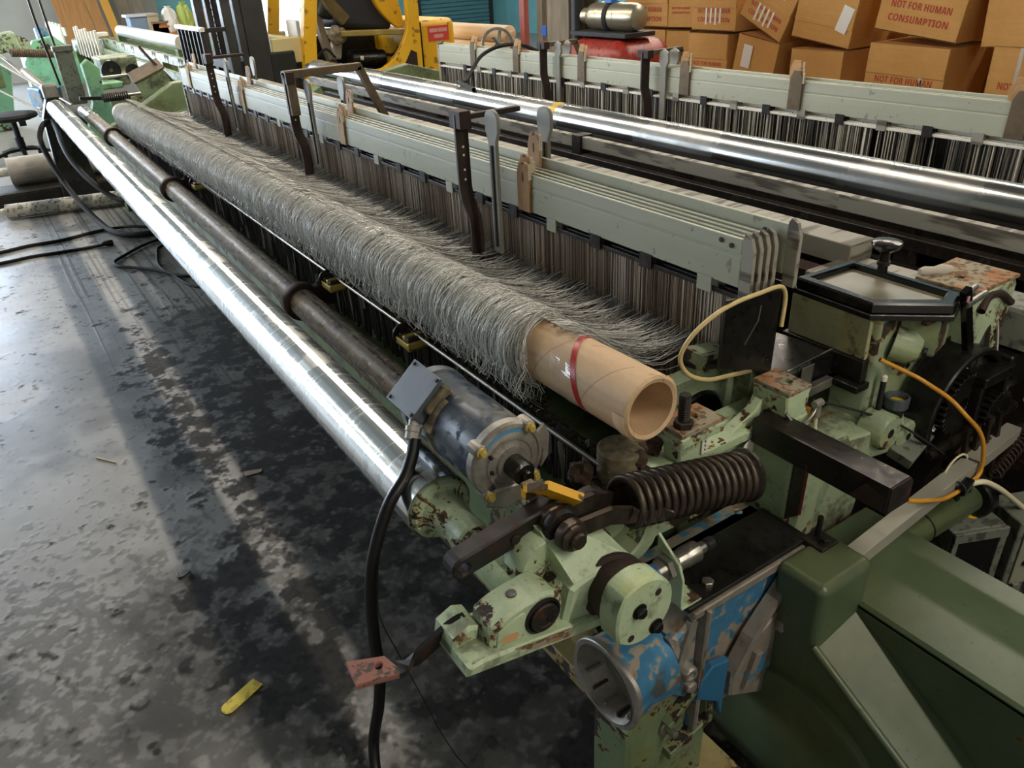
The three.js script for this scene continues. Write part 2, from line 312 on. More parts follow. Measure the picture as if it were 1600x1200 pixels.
M.forkYellow = surf({ roughTex: true }, 256, 1.2, (u, v) => { const a = fbm(u, v, 5, 5, 221), b = fbm(u, v, 20, 3, 223); let c = mix3(hex(0xe2aa1c), hex(0xf0c032), a); c = mix3(c, hex(0x6b4c1c), sstep(0.68, 0.76, b) * 0.6); return [...c, 0.4]; });
M.forkDark = plain(0x2a2a29, 0.5, 0.2);
M.forkMast = surf({ roughTex: true, metalness: 0.2 }, 256, 0.8, (u, v) => { const a = fbm(u, v, 5, 5, 225); return [...mix3(hex(0x2b2b2a), hex(0x4a4a47), a), 0.5]; });
M.cream = plain(0xd3c48f, 0.5);
M.redPaint = surf({ roughTex: true }, 256, 0.6, (u, v) => { const a = fbm(u, v, 5, 5, 231), b = fbm(u, v, 30, 3, 233); return [...mix3(mix3(hex(0x8e2a20), hex(0xb23c2c), a), hex(0x3b2a26), sstep(0.62, 0.72, b) * 0.6), 0.4]; });
M.tankSteel = plain(0xb3aa92, 0.32, 0.8);
M.column = surf({ roughness: 0.8 }, 256, 0.9, (u, v) => { const a = fbm2(u, v, 30, 4, 4, 241), b = fbm(u, v, 4, 4, 243); return mix3(hex(0x5d5444), hex(0x9a8f7a), a * 0.6 + b * 0.4); });
M.cloth = surf({ roughness: 0.95 }, 256, 0.5, (u, v) => { const a = fbm(u, v, 8, 4, 251); return mix3(hex(0xb5aea0), hex(0xd2ccbf), a); });
M.plasticWrap = plain(0xffffff, 0.08, 0, { transmission: 0.95, thickness: 0, ior: 1.45 });
M.glassLid = plain(0xe8ecdf, 0.12, 0, { transmission: 0.35, thickness: 0 });
M.knob = plain(0x17120f, 0.2);
M.greyBox = surf({ roughTex: true }, 256, 0.4, (u, v) => { const a = fbm(u, v, 5, 5, 261), b = fbm(u, v, 24, 3, 263); return [...mix3(mix3(hex(0x5f655a), hex(0x7b8073), a), hex(0x2f2e28), sstep(0.6, 0.75, b) * 0.6), 0.5]; });
M.plank = surf({ roughness: 0.7 }, 256, 0.8, (u, v) => { const g = fbm2(u, v, 40, 3, 4, 271); return mix3(hex(0x9a6a3a), hex(0xc08c52), g); });
M.beamPaint = paintChips(hex(0x9c8f62), 0.62, 0.5, 256, 281, { dirt: 0.8 });
// ---------------------------------------------------------------- the hall
{
  // floor: bare trowelled concrete, greasy lint trodden flat in lumps, grease and painted-in shade under the loom
  const base = (x, z) => {                                     // colour and wetness of the concrete at a place (metres)
    const a = fbm(x / 4 + 8, z / 4 + 8, 4, 5, 301), b = fbm(x / 4 + 8, z / 4 + 8, 48, 4, 303);
    return mix3(hex(0x7f7e7a), hex(0xa9a8a4), a * 0.6 + b * 0.4);
  };
  const W = 1024, Hh = 2048, X0 = -2.4, X1 = 1.9, Z0 = -9.5, Z1 = 0.3;
  const rough = new Float32Array(W * Hh), cols = new Float32Array(W * Hh * 3);
  for (let j = 0; j < Hh; j++) for (let i = 0; i < W; i++) {
    const x = X0 + (X1 - X0) * i / W, z = Z0 + (Z1 - Z0) * j / Hh;
    let c = base(x, z); const edge = sstep(0, 0.5, x - X0) * sstep(0, 0.8, z - Z0);
    const P = 1000, n = (f, o, s) => { let t = 0, w = 0.5, q = 0; for (let k = 0; k < o; k++) { t += w * vnoise(x * f + 300, z * f * 1.0 + 300, 99991, s + k * 7); q += w; w *= 0.5; f *= 2; } return t / q; };
    const broad = n(1.6, 3, 311), lump = n(17, 3, 313), fine = n(60, 2, 317);
    const oil = clamp(sstep(0.0, 0.3, x + (broad - 0.5) * 0.5) * sstep(-5.4, -3.6, z) * (1 - 0.12 * sstep(-3.2, -2.2, z)) + sstep(0.55, 0.8, x) * sstep(-4, -2.5, z));  // grease mask that also paints in the shade under the loom
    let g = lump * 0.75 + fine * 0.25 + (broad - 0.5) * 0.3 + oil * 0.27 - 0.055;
    const k1 = sstep(0.62, 0.645, g), k2 = sstep(0.69, 0.73, g);
    c = mix3(c, hex(0x55524a), k1 * mix(0.45, 0.8, oil) * edge); c = mix3(c, mix3(hex(0x161512), hex(0x34312b), fine), k2 * 0.95 * edge);
    const shadeFilm = sstep(0.5, 0.68, n(34, 4, 337) * 0.6 + fine * 0.4 + 0.22 * sstep(-3.4, -1.4, z + (broad - 0.5) * 2) - 0.06); c = mix3(c, mix3(hex(0x3f3d38), hex(0x57544d), fine), shadeFilm * 0.5 * edge);  // thin grime plus painted shade, denser towards the camera
    const wet = sstep(0.5, 0.75, n(3, 4, 323) + oil * 0.35); c = mix3(c, c.map(q => q * 0.72), wet * edge);
    // scored lines left by dragging, parallel to the loom
    const ln = vnoise(x * 70 + 300, z * 0.7 + 300, 99991, 331); if (x > 0.15 && z < -3.3) c = mix3(c, hex(0x3b3935), sstep(0.62, 0.8, ln) * 0.55);
    const k = j * W + i; cols.set(c, k * 3); rough[k] = mix(mix(0.42, 0.34, wet), 0.8, Math.max(k1 * 0.7, k2) * edge);
  }
  const at = (u, v) => Math.round(v * Hh) * W + Math.round(u * W);
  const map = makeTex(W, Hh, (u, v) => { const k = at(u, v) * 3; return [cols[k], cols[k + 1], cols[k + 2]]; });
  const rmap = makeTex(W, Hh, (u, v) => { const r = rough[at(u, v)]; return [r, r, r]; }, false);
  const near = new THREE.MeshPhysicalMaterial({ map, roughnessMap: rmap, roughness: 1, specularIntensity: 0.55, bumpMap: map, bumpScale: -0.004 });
  const far = surf({ roughness: 0.42 }, 512, 4, (u, v) => base(u * 4 - 32, v * 4 - 32));
  const sheet = (x0, x1, z0, z1) => { const g = new THREE.PlaneGeometry(x1 - x0, z1 - z0); g.rotateX(-Math.PI / 2); g.translate((x0 + x1) / 2, 0, (z0 + z1) / 2); return clean(g); };
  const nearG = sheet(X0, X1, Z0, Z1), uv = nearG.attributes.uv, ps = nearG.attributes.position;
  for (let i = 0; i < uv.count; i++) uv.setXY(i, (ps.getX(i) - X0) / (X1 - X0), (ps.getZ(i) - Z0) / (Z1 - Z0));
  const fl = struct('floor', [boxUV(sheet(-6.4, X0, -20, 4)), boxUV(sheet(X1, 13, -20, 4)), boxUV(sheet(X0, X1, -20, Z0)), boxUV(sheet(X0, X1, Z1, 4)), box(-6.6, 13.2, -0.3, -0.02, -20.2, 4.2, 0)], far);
  mesh('stained_shaded_concrete', nearG, near, fl);

  const wallMat = surf({ roughness: 0.85 }, 256, 3, (u, v) => { const a = fbm(u, v, 4, 5, 341); return mix3(hex(0x98978e), hex(0xb0afa5), a); });
  const teal = surf({ roughness: 0.7 }, 256, 2, (u, v) => { const a = fbm(u, v, 4, 5, 345); return mix3(hex(0x5b99a0), hex(0x7cb4b8), a); });
  const roof = surf({ roughness: 0.9 }, 256, 3, (u, v) => { const a = fbm(u, v, 4, 5, 349); return mix3(hex(0x5d5d57), hex(0x74736c), a); });
  const g = GLAZING, d = DOOR;
  struct('wall_left', [box(-6.6, -6.4, 0, g.y0, -20, 4, 0), box(-6.6, -6.4, g.y1, 6, -20, 4, 0), box(-6.6, -6.4, g.y0, g.y1, -20, g.z0, 0), box(-6.6, -6.4, g.y0, g.y1, g.z1, 4, 0)], wallMat);
  struct('wall_back', [box(-6.6, d.x0, 0, 6, -20, -19.8, 0), box(d.x0, d.x1, d.y1, 6, -20, -19.8, 0), box(d.x1, 3.9, 0, 6, -20, -19.8, 0)], wallMat);
  struct('wall_back', [box(3.9, 5.9, 0, 6, -20, -19.8, 0), box(5.9, 7.9, 2.4, 6, -20, -19.8, 0), box(7.9, 13.2, 0, 6, -20, -19.8, 0)], teal);
  struct('wall_right', box(13, 13.2, 0, 6, -20, 4, 0), teal);
  struct('wall_front', box(-6.6, 13.2, 0, 6, 4, 4.2, 0), wallMat);
  struct('ceiling', box(-6.6, 13.2, 6, 6.2, -20.2, 4.2, 0), roof);

  // frosted glazing, daylight behind it
  const lit = new THREE.MeshStandardMaterial({ color: 0xffffff, emissive: DAY, emissiveIntensity: 1.5, roughness: 0.6 });
  const frame = plain(0x6d6f6b, 0.5);
  const n = 8, dz = (g.z1 - g.z0) / n;
  const w1 = new THREE.Group(); w1.name = 'window_1'; w1.userData = { kind: 'structure' }; scene.add(w1);
  for (let i = 0; i < n; i++) mesh('pane', box(-6.52, -6.5, g.y0, g.y1, g.z0 + i * dz + 0.03, g.z0 + (i + 1) * dz - 0.03, 0), lit, w1);
  for (let i = 0; i <= n; i++) mesh('mullion', box(-6.56, -6.42, g.y0, g.y1, g.z0 + i * dz - 0.03, g.z0 + i * dz + 0.03), frame, w1);
  areaLight(g.z1 - g.z0, g.y1 - g.y0, -6.4, (g.y0 + g.y1) / 2, (g.z0 + g.z1) / 2, [0, (g.y0 + g.y1) / 2 , (g.z0 + g.z1) / 2], DAY, g.I);
  // dock door: translucent strip curtain
  const dr = new THREE.Group(); dr.name = 'door_1'; dr.userData = { kind: 'structure' }; scene.add(dr);
  const ns = 14, dx = (d.x1 - d.x0) / ns;
  for (let i = 0; i < ns; i++) mesh('curtain_strip', box(d.x0 + i * dx + 0.01, d.x0 + (i + 1) * dx - 0.01, 0.02, d.y1, -19.92, -19.9, 0), lit, dr);
  mesh('door_frame', [box(d.x0 - 0.12, d.x0, 0, d.y1 + 0.12, -19.9, -19.7), box(d.x1, d.x1 + 0.12, 0, d.y1 + 0.12, -19.9, -19.7), box(d.x0 - 0.12, d.x1 + 0.12, d.y1, d.y1 + 0.12, -19.9, -19.7)], frame, dr);
  areaLight(d.x1 - d.x0, d.y1, (d.x0 + d.x1) / 2, d.y1 / 2, -19.68, [(d.x0 + d.x1) / 2, d.y1 / 2, 0], DAY, d.I);

  const d2 = new THREE.Group(); d2.name = 'door_2'; d2.userData = { kind: 'structure' }; scene.add(d2);
  for (let i = 0; i < 8; i++) mesh('curtain_strip', box(5.91 + i * 0.25, 6.14 + i * 0.25, 0.02, 2.4, -19.92, -19.9, 0), lit, d2);
  mesh('door_frame', [box(5.8, 5.9, 0, 2.5, -19.9, -19.7), box(7.9, 8.0, 0, 2.5, -19.9, -19.7), box(5.8, 8.0, 2.4, 2.5, -19.9, -19.7)], frame, d2);
  areaLight(2, 2.4, 6.9, 1.2, -19.68, [6.9, 1.2, 0], DAY, 6);
  // fluorescent battens in rows
  const housing = plain(0xd8d8d2, 0.5);
  ROWS.forEach((r, ri) => {
    const nl = Math.max(1, Math.round((r.z1 - r.z0) / 2.4)), L = (r.z1 - r.z0) / nl;
    const glow = new THREE.MeshStandardMaterial({ color: 0xffffff, emissive: r.c, emissiveIntensity: r.I * 0.35, roughness: 0.6 });
    for (let i = 0; i < nl; i++) {
      const a = r.z0 + i * L + 0.04, b = r.z0 + (i + 1) * L - 0.04;
      const t = thing('ceiling_lamp', ['fluorescent batten lamp hanging above the front loom', 'low single fluorescent batten hanging over the near loom end', 'added unseen fill batten hanging over the aisle by the front wall', 'fluorescent batten lamp hanging above the aisle by the windows', 'fluorescent batten lamp hanging above the cartons'][ri], 'lamp', ['battens over the loom', 'low batten', 'added fill batten', 'battens over the aisle', 'battens over the cartons'][ri]);
      const hs = mesh('housing', box(r.x - 0.08, r.x + 0.08, r.y, r.y + 0.07, a, b), housing, t);
      for (const s of [-0.035, 0.035]) mesh('lamp_tube', cyl([r.x + s, r.y - 0.02, a + 0.03], [r.x + s, r.y - 0.02, b - 0.03], 0.016, 10), glow, hs);
      for (const z of [a + 0.2, b - 0.2]) mesh('hanger_rod', cyl([r.x, r.y + 0.07, z], [r.x, 6, z], 0.006, 6), housing, t);
    }
    areaLight(0.07, r.z1 - r.z0, r.x, r.y - 0.045, (r.z0 + r.z1) / 2, [r.x, 0, (r.z0 + r.z1) / 2 + 1e-4], r.c, r.I);
  });
}
// ---------------------------------------------------------------- front loom: long members
const lerpV = (a, b, t) => V(mix(a[0], b[0], t), mix(a[1], b[1], t), mix(a[2], b[2], t));
const RA0 = [0.551, 0.708, -1.18], RA1 = [0.558, 0.79, -7.93];        // chrome roller, near and far
const PI0 = [0.75, 0.655, -1.02], PI1 = [0.765, 0.742, -7.95];          // rusty shaft
const TU0 = [0.905, 0.932, -0.93], TU1 = [0.905, 0.835, -6.8];         // cardboard tube
const onLine = (a, b, z) => { const t = (z - a[2]) / (b[2] - a[2]); return V(mix(a[0], b[0], t), mix(a[1], b[1], t), z); };
{
  const L = V(...RA0).distanceTo(V(...RA1));
  const t = thing('chrome_roller', 'long shiny chrome roller with pale green cast hub beside the concrete aisle', 'roller');
  mesh('barrel', lathe(RA0, RA1, [[0.066, 0.004], [0.0735, 0], [0.075, 0.002], [0.075, L - 0.002], [0.07, L], [0, L]], 72, 0.5), M.chrome, t);
  // pale green cast hub and journal towards the bearing
  mesh('hub', lathe(RA0, [RA0[0], RA0[1], RA0[2] + 1], [[0.0, -0.01], [0.068, -0.006], [0.069, 0.006], [0.064, 0.013], [0.05, 0.016], [0.043, 0.028], [0.041, 0.06], [0.0385, 0.064], [0.0385, 0.105], [0.04, 0.108], [0.04, 0.135], [0.036, 0.14], [0, 0.14]], 48, 0.6), M.mintWorn, t);
  mesh('journal', lathe([RA0[0], RA0[1], RA0[2] + 0.13], [RA0[0], RA0[1], RA0[2] + 1], [[0, 0], [0.036, 0], [0.036, 0.05], [0.04, 0.055], [0.04, 0.15], [0.037, 0.155], [0.037, 0.24], [0, 0.24]], 40, 0.6), M.mintWorn, t);
}
{
  const L = V(...PI0).distanceTo(V(...PI1));
  const t = thing('rusty_shaft', 'mottled brown rusty steel shaft running alongside the chrome roller', 'shaft');
  mesh('shaft_tube', lathe(PI0, PI1, [[0, 0], [0.046, 0], [0.049, 0.003], [0.049, L - 0.01], [0.046, L], [0, L]], 48, 0.5), M.pipeRust, t);
  const e = onLine(PI0, PI1, -7.4);
  mesh('bright_sleeve', lathe(e, onLine(PI0, PI1, -7.95), [[0.049, 0], [0.053, 0.004], [0.053, 0.54], [0.05, 0.56], [0, 0.56]], 40), M.chrome, t);
  const g0 = V(0.745, 0.665, -0.915), g1 = onLine(PI0, PI1, -1.27);
  mesh('green_sleeve', lathe(g0, g1, [[0, 0], [0.05, 0], [0.054, 0.004], [0.054, 0.12], [0.06, 0.125], [0.06, 0.15], [0.054, 0.155], [0.054, 0.34], [0.05, 0.345], [0, 0.345]], 40), M.mintWorn, t);
  // split clamps that hang the shaft on the loom
  for (const z of [-1.85 + 0.0, -2.57, -4.56, -6.45].slice(1)) {
    const c = onLine(PI0, PI1, z), k = thing('shaft_clamp', ['dark rusty clamp ring on the shaft nearest the motor', 'dark clamp ring on the shaft midway along the loom', 'dark clamp ring on the shaft towards its bright sleeve'][[-2.57, -4.56, -6.45].indexOf(z)], 'clamp');
    const ring = mesh('ring', lathe([c.x, c.y, z - 0.022], [c.x, c.y, z + 1], [[0.0495, 0], [0.066, 0], [0.068, 0.004], [0.068, 0.04], [0.066, 0.044], [0.0495, 0.044], [0.0495, 0]], 40), M.darkRust, k);
    mesh('arm', [ext([[c.x + 0.045, c.y + 0.045], [c.x + 0.05, c.y - 0.02], [c.x + 0.2, c.y - 0.045], [c.x + 0.2, c.y + 0.005], [c.x + 0.09, c.y + 0.05]], 'xy', z - 0.02, z + 0.02)], M.darkRust, k);
    mesh('clamp_bolt', bolt([c.x + 0.075, c.y + 0.05, z], [0, 1, 0], 0.009, 0.01), M.darkRust, ring);
  }
}
// cardboard tube wrapped in cut warp filament
{
  const t = thing('cardboard_tube', 'thick cardboard core tube wrapped in tangled grey filament, red tape band near its open end', 'tube');
  const L = V(...TU0).distanceTo(V(...TU1)), R = 0.07, Ri = 0.0555;
  mesh('core', [lathe(TU0, TU1, [[Ri, 0.004], [R - 0.006, 0], [R - 0.001, 0.005], [R, 0.014], [R, L - 0.01], [R - 0.003, L], [Ri, L], [Ri, L - 0.01]], 64, 0.5)], M.cardTube, t);
  mesh('bore', lathe(TU0, TU1, [[Ri, 0.003], [Ri, L - 0.003]], 48), M.cardTube, t);
  // torn paper lips at the end
  const dir = V(...TU1).sub(V(...TU0)).normalize();
  mesh('paper_end', lathe(V(...TU0).addScaledVector(dir, 0.003), TU1, [[R - 0.004, 0], [R + 0.0015, 0.004], [R + 0.0018, 0.03], [R + 0.0002, 0.034]], 48, 0.5, 0.6, 4.2), M.cardTube, t);
  // red tape: slanting band, a strip wound with a lead
  {
    const pos = [], n = 90, w = 0.017; const q = new THREE.Quaternion().setFromUnitVectors(UPV, dir), c0 = V(...TU0);
    const P = (a, d) => V(Math.sin(a) * (R + 0.0012), 0.185 + 0.05 * Math.sin(a + 0.6) + d, Math.cos(a) * (R + 0.0012)).applyQuaternion(q).add(c0);
    for (let i = 0; i < n; i++) { const a = TAU * i / n, b = TAU * (i + 1) / n, A = P(a, 0), Bq = P(b, 0), C = P(b, w), D = P(a, w); for (const v of [A, Bq, C, A, C, D]) pos.push(v.x, v.y, v.z); }
    const g = new THREE.BufferGeometry(); g.setAttribute('position', new THREE.Float32BufferAttribute(pos, 3)); g.computeVertexNormals();
    mesh('red_tape', boxUV(g), M.redTape, t);
    const pos2 = []; for (let i = 0; i < n; i++) { const a = TAU * i / n, b = TAU * (i + 1) / n; const P2 = (aa, d) => V(Math.sin(aa) * (R + 0.0014 + 0.0012 * Math.sin(aa * 9 + d * 90)), 0.2 + 0.05 * Math.sin(aa + 0.6) + d, Math.cos(aa) * (R + 0.0014 + 0.0012 * Math.sin(aa * 9 + d * 90))).applyQuaternion(q).add(c0); for (let k = 0; k < 4; k++) { const d0 = k * 0.018, d1 = d0 + 0.018; for (const v of [P2(a, d0), P2(b, d0), P2(b, d1), P2(a, d0), P2(b, d1), P2(a, d1)]) pos2.push(v.x, v.y, v.z); } }
    const g2 = new THREE.BufferGeometry(); g2.setAttribute('position', new THREE.Float32BufferAttribute(pos2, 3)); g2.computeVertexNormals();
    mesh('clear_tape', boxUV(g2), M.plasticWrap, t);
  }
  // wound filament body, lumpy
  {
    const n = 260, m = 40, pos = [], z0 = -1.30, z1 = -6.55;
    const P = (i, j) => { const f = i / n, c = onLine(TU0, TU1, mix(z0, z1, f)), a = TAU * j / m; const lump = fbm2(f, (j % m) / m, 90, 5, 3, 401); const end = sstep(0, 0.02, f) * sstep(0, 0.02, 1 - f); const r = R + 0.002 + (0.004 + 0.012 * lump + 0.004 * vnoise(f * 30, 1, 99, 407)) * end; return [c.x + Math.cos(a) * r, c.y + Math.sin(a) * r, c.z]; };
    for (let i = 0; i < n; i++) for (let j = 0; j < m; j++) { const A = P(i, j), Bq = P(i, (j + 1) % m), C = P(i + 1, (j + 1) % m), D = P(i + 1, j); pos.push(...A, ...C, ...Bq, ...A, ...D, ...C); }
    const g = new THREE.BufferGeometry(); g.setAttribute('position', new THREE.Float32BufferAttribute(pos, 3)); g.computeVertexNormals();
    mesh('filament_winding', boxUV(g), M.yarnCore, t).userData.kind = 'stuff';
  }
  // loose filaments on the winding: arcs hugging it and ends hanging under it
  const variants = [];
  for (let k = 0; k < 14; k++) {
    const pts = [], a0 = rr(0.2, 2.2), span = rr(1.2, 2.8), lift = k % 3 === 0 ? rr(0.012, 0.03) : rr(0.0, 0.012), lead = rr(-0.05, 0.05), hang = k % 2 ? rr(0.02, 0.09) : 0;
    const ns = 9; for (let i = 0; i <= ns; i++) { const f = i / ns, a = a0 + span * f, r = R + 0.011 + lift * Math.sin(f * Math.PI) + rr(-0.002, 0.003); pts.push(V(Math.cos(a) * r, Math.sin(a) * r, lead * f + rr(-0.003, 0.003))); }
    if (hang) { const l = pts[ns]; pts.push(V(l.x + rr(-0.015, 0.0), l.y - hang * 0.5, l.z + rr(-0.01, 0.01)), V(l.x + rr(-0.02, 0.012), l.y - hang, l.z + rr(-0.02, 0.02))); }
    variants.push(clean(new THREE.TubeGeometry(new THREE.CatmullRomCurve3(pts), 14, 0.0007, 3, false)));
  }
  const loose = new THREE.Group();
  const col = new THREE.Color(), mm = new THREE.Matrix4();
  variants.forEach((g, k) => {
    const n = 420, im = new THREE.InstancedMesh(g, M.yarnFine, n); im.castShadow = im.receiveShadow = true; im.name = 'loose_filaments'; im.userData.kind = 'stuff';
    for (let i = 0; i < n; i++) { const z = -1.28 - 5.25 * Math.pow(rnd(), 1.25), c = onLine(TU0, TU1, z), s = rr(0.96, 1.06); mm.compose(c, new THREE.Quaternion().setFromEuler(new THREE.Euler(rr(-0.05, 0.05), rr(-0.1, 0.1), rr(-0.35, 0.35))), V(s, s, 1)); im.setMatrixAt(i, mm); const w = 0.4 + 0.6 * rnd(); im.setColorAt(i, col.setRGB(w, w, w * rr(0.94, 1.0))); }
    t.add(im);
  });
}
// sheet of warp filaments from the tube to the heddles
{
  const t = thing('warp_sheet', 'sagging sheet of grey nylon warp filaments between the tube and the heddles', 'threads');
  t.userData.kind = 'stuff';
  const col = new THREE.Color(), mm = new THREE.Matrix4();
  for (let k = 0; k < 16; k++) {
    const d = rr(-0.015, 0.02), sag = rr(0.0, 0.04), skew = rr(-0.09, 0.03), e = rr(-0.03, 0.03);
    const pts = [V(0.9, 1.008, 0), V(0.955, 0.985 + d * 0.5, skew * 0.15), V(1.04, 0.925 - sag * 0.5 + d, skew * 0.4 + e * 0.3), V(1.13, 0.885 - sag + d, skew * 0.7 + e), V(1.22, 0.872 - sag * 0.5, skew * 0.9 + e * 0.4), V(1.30, 0.872 + rr(-0.012, 0.014), skew), V(1.37, 0.875, skew)];
    const g = clean(new THREE.TubeGeometry(new THREE.CatmullRomCurve3(pts), 14, 0.001, 3, false));
    const n = 200, im = new THREE.InstancedMesh(g, M.yarnFine, n); im.castShadow = im.receiveShadow = true; im.name = 'warp_filaments'; im.userData.kind = 'stuff';
    for (let i = 0; i < n; i++) {
      const cl = Math.floor(rnd() * 150), z = -1.17 - 5.2 * (cl + 0.5 + rr(-0.55, 0.55) * rr(0.2, 0.9)) / 150, y = onLine(TU0, TU1, z).y - TU0[1];
      mm.compose(V(0, y * 0.4, z), new THREE.Quaternion().setFromEuler(new THREE.Euler(0, rr(-0.02, 0.02), rr(-0.012, 0.012))), V(1, 1, rr(0.7, 1.3))); im.setMatrixAt(i, mm);
      const w = Math.pow(rnd(), 1.3) * 0.8 + 0.2; im.setColorAt(i, col.setRGB(w, w, w * 0.98));
    }
    t.add(im);
  }
}
// warp stop bar below the tube: slim chrome bar, drop wires, brass contacts
{
  const bx = 0.862, by = 0.762, t = thing('drop_wire_bar', 'slim chrome rod carrying a curtain of dark drop wires under the tube', 'bar');
  mesh('rod', cyl([bx, by, -1.0], [bx, by + 0.0, -6.6], 0.0055, 12), M.steel, t);
  mesh('back_rod', cyl([bx + 0.06, by - 0.02, -1.0], [bx + 0.06, by - 0.02, -6.6], 0.005, 10), M.oldIron, t);
  const g = new THREE.BoxGeometry(0.012, 0.13, 0.0014), im = new THREE.InstancedMesh(clean(g), M.heddle, 1900), mm = new THREE.Matrix4(), col = new THREE.Color();
  im.name = 'drop_wires'; im.userData.kind = 'stuff'; im.castShadow = im.receiveShadow = true;
  for (let i = 0; i < 1900; i++) { const z = -1.02 - 5.5 * rnd(), l = rr(0.85, 1.15); mm.compose(V(bx + 0.01 + rr(0, 0.03), by - 0.06 * l + rr(-0.03, 0.0), z), new THREE.Quaternion().setFromEuler(new THREE.Euler(rr(-0.06, 0.06), 0, rr(-0.1, 0.1))), V(1, l, 1)); im.setMatrixAt(i, mm); const w = rnd() < 0.13 ? rr(0.25, 0.55) : rr(0.02, 0.09); im.setColorAt(i, col.setRGB(w, w * 0.97, w * 0.9)); }
  t.add(im);
  for (const z of [-1.9, -2.49, -4.35]) {
    const k = thing('contact_holder', { '-1.9': 'rusty brass contact holder on the drop wire bar nearest the motor', '-2.49': 'rusty brass contact holder on the drop wire bar level with the near shaft clamp', '-4.35': 'rusty brass contact holder on the drop wire bar by the middle shaft clamp' }[z], 'holder');
    mesh('ear', lathe([bx - 0.02, by - 0.008, z - 0.03], [bx - 0.02, by - 0.008, z + 1], [[0, 0], [0.03, 0], [0.032, 0.003], [0.032, 0.007], [0.03, 0.01], [0, 0.01]], 24), M.oldIron, k);
    const tr = mesh('tray', [box(bx - 0.045, bx + 0.03, by - 0.03, by - 0.022, z - 0.02, z + 0.065), box(bx - 0.045, bx + 0.03, by - 0.03, by - 0.004, z + 0.058, z + 0.065), box(bx - 0.045, bx - 0.039, by - 0.03, by - 0.008, z - 0.02, z + 0.065)], M.brass, k);
    for (let i = 0; i < 3; i++) mesh('contact', box(bx - 0.038, bx + 0.02, by - 0.022, by + 0.004, z - 0.014 + i * 0.024, z + 0.004 + i * 0.024), i === 1 ? M.brass : M.darkRust, tr);
  }
}
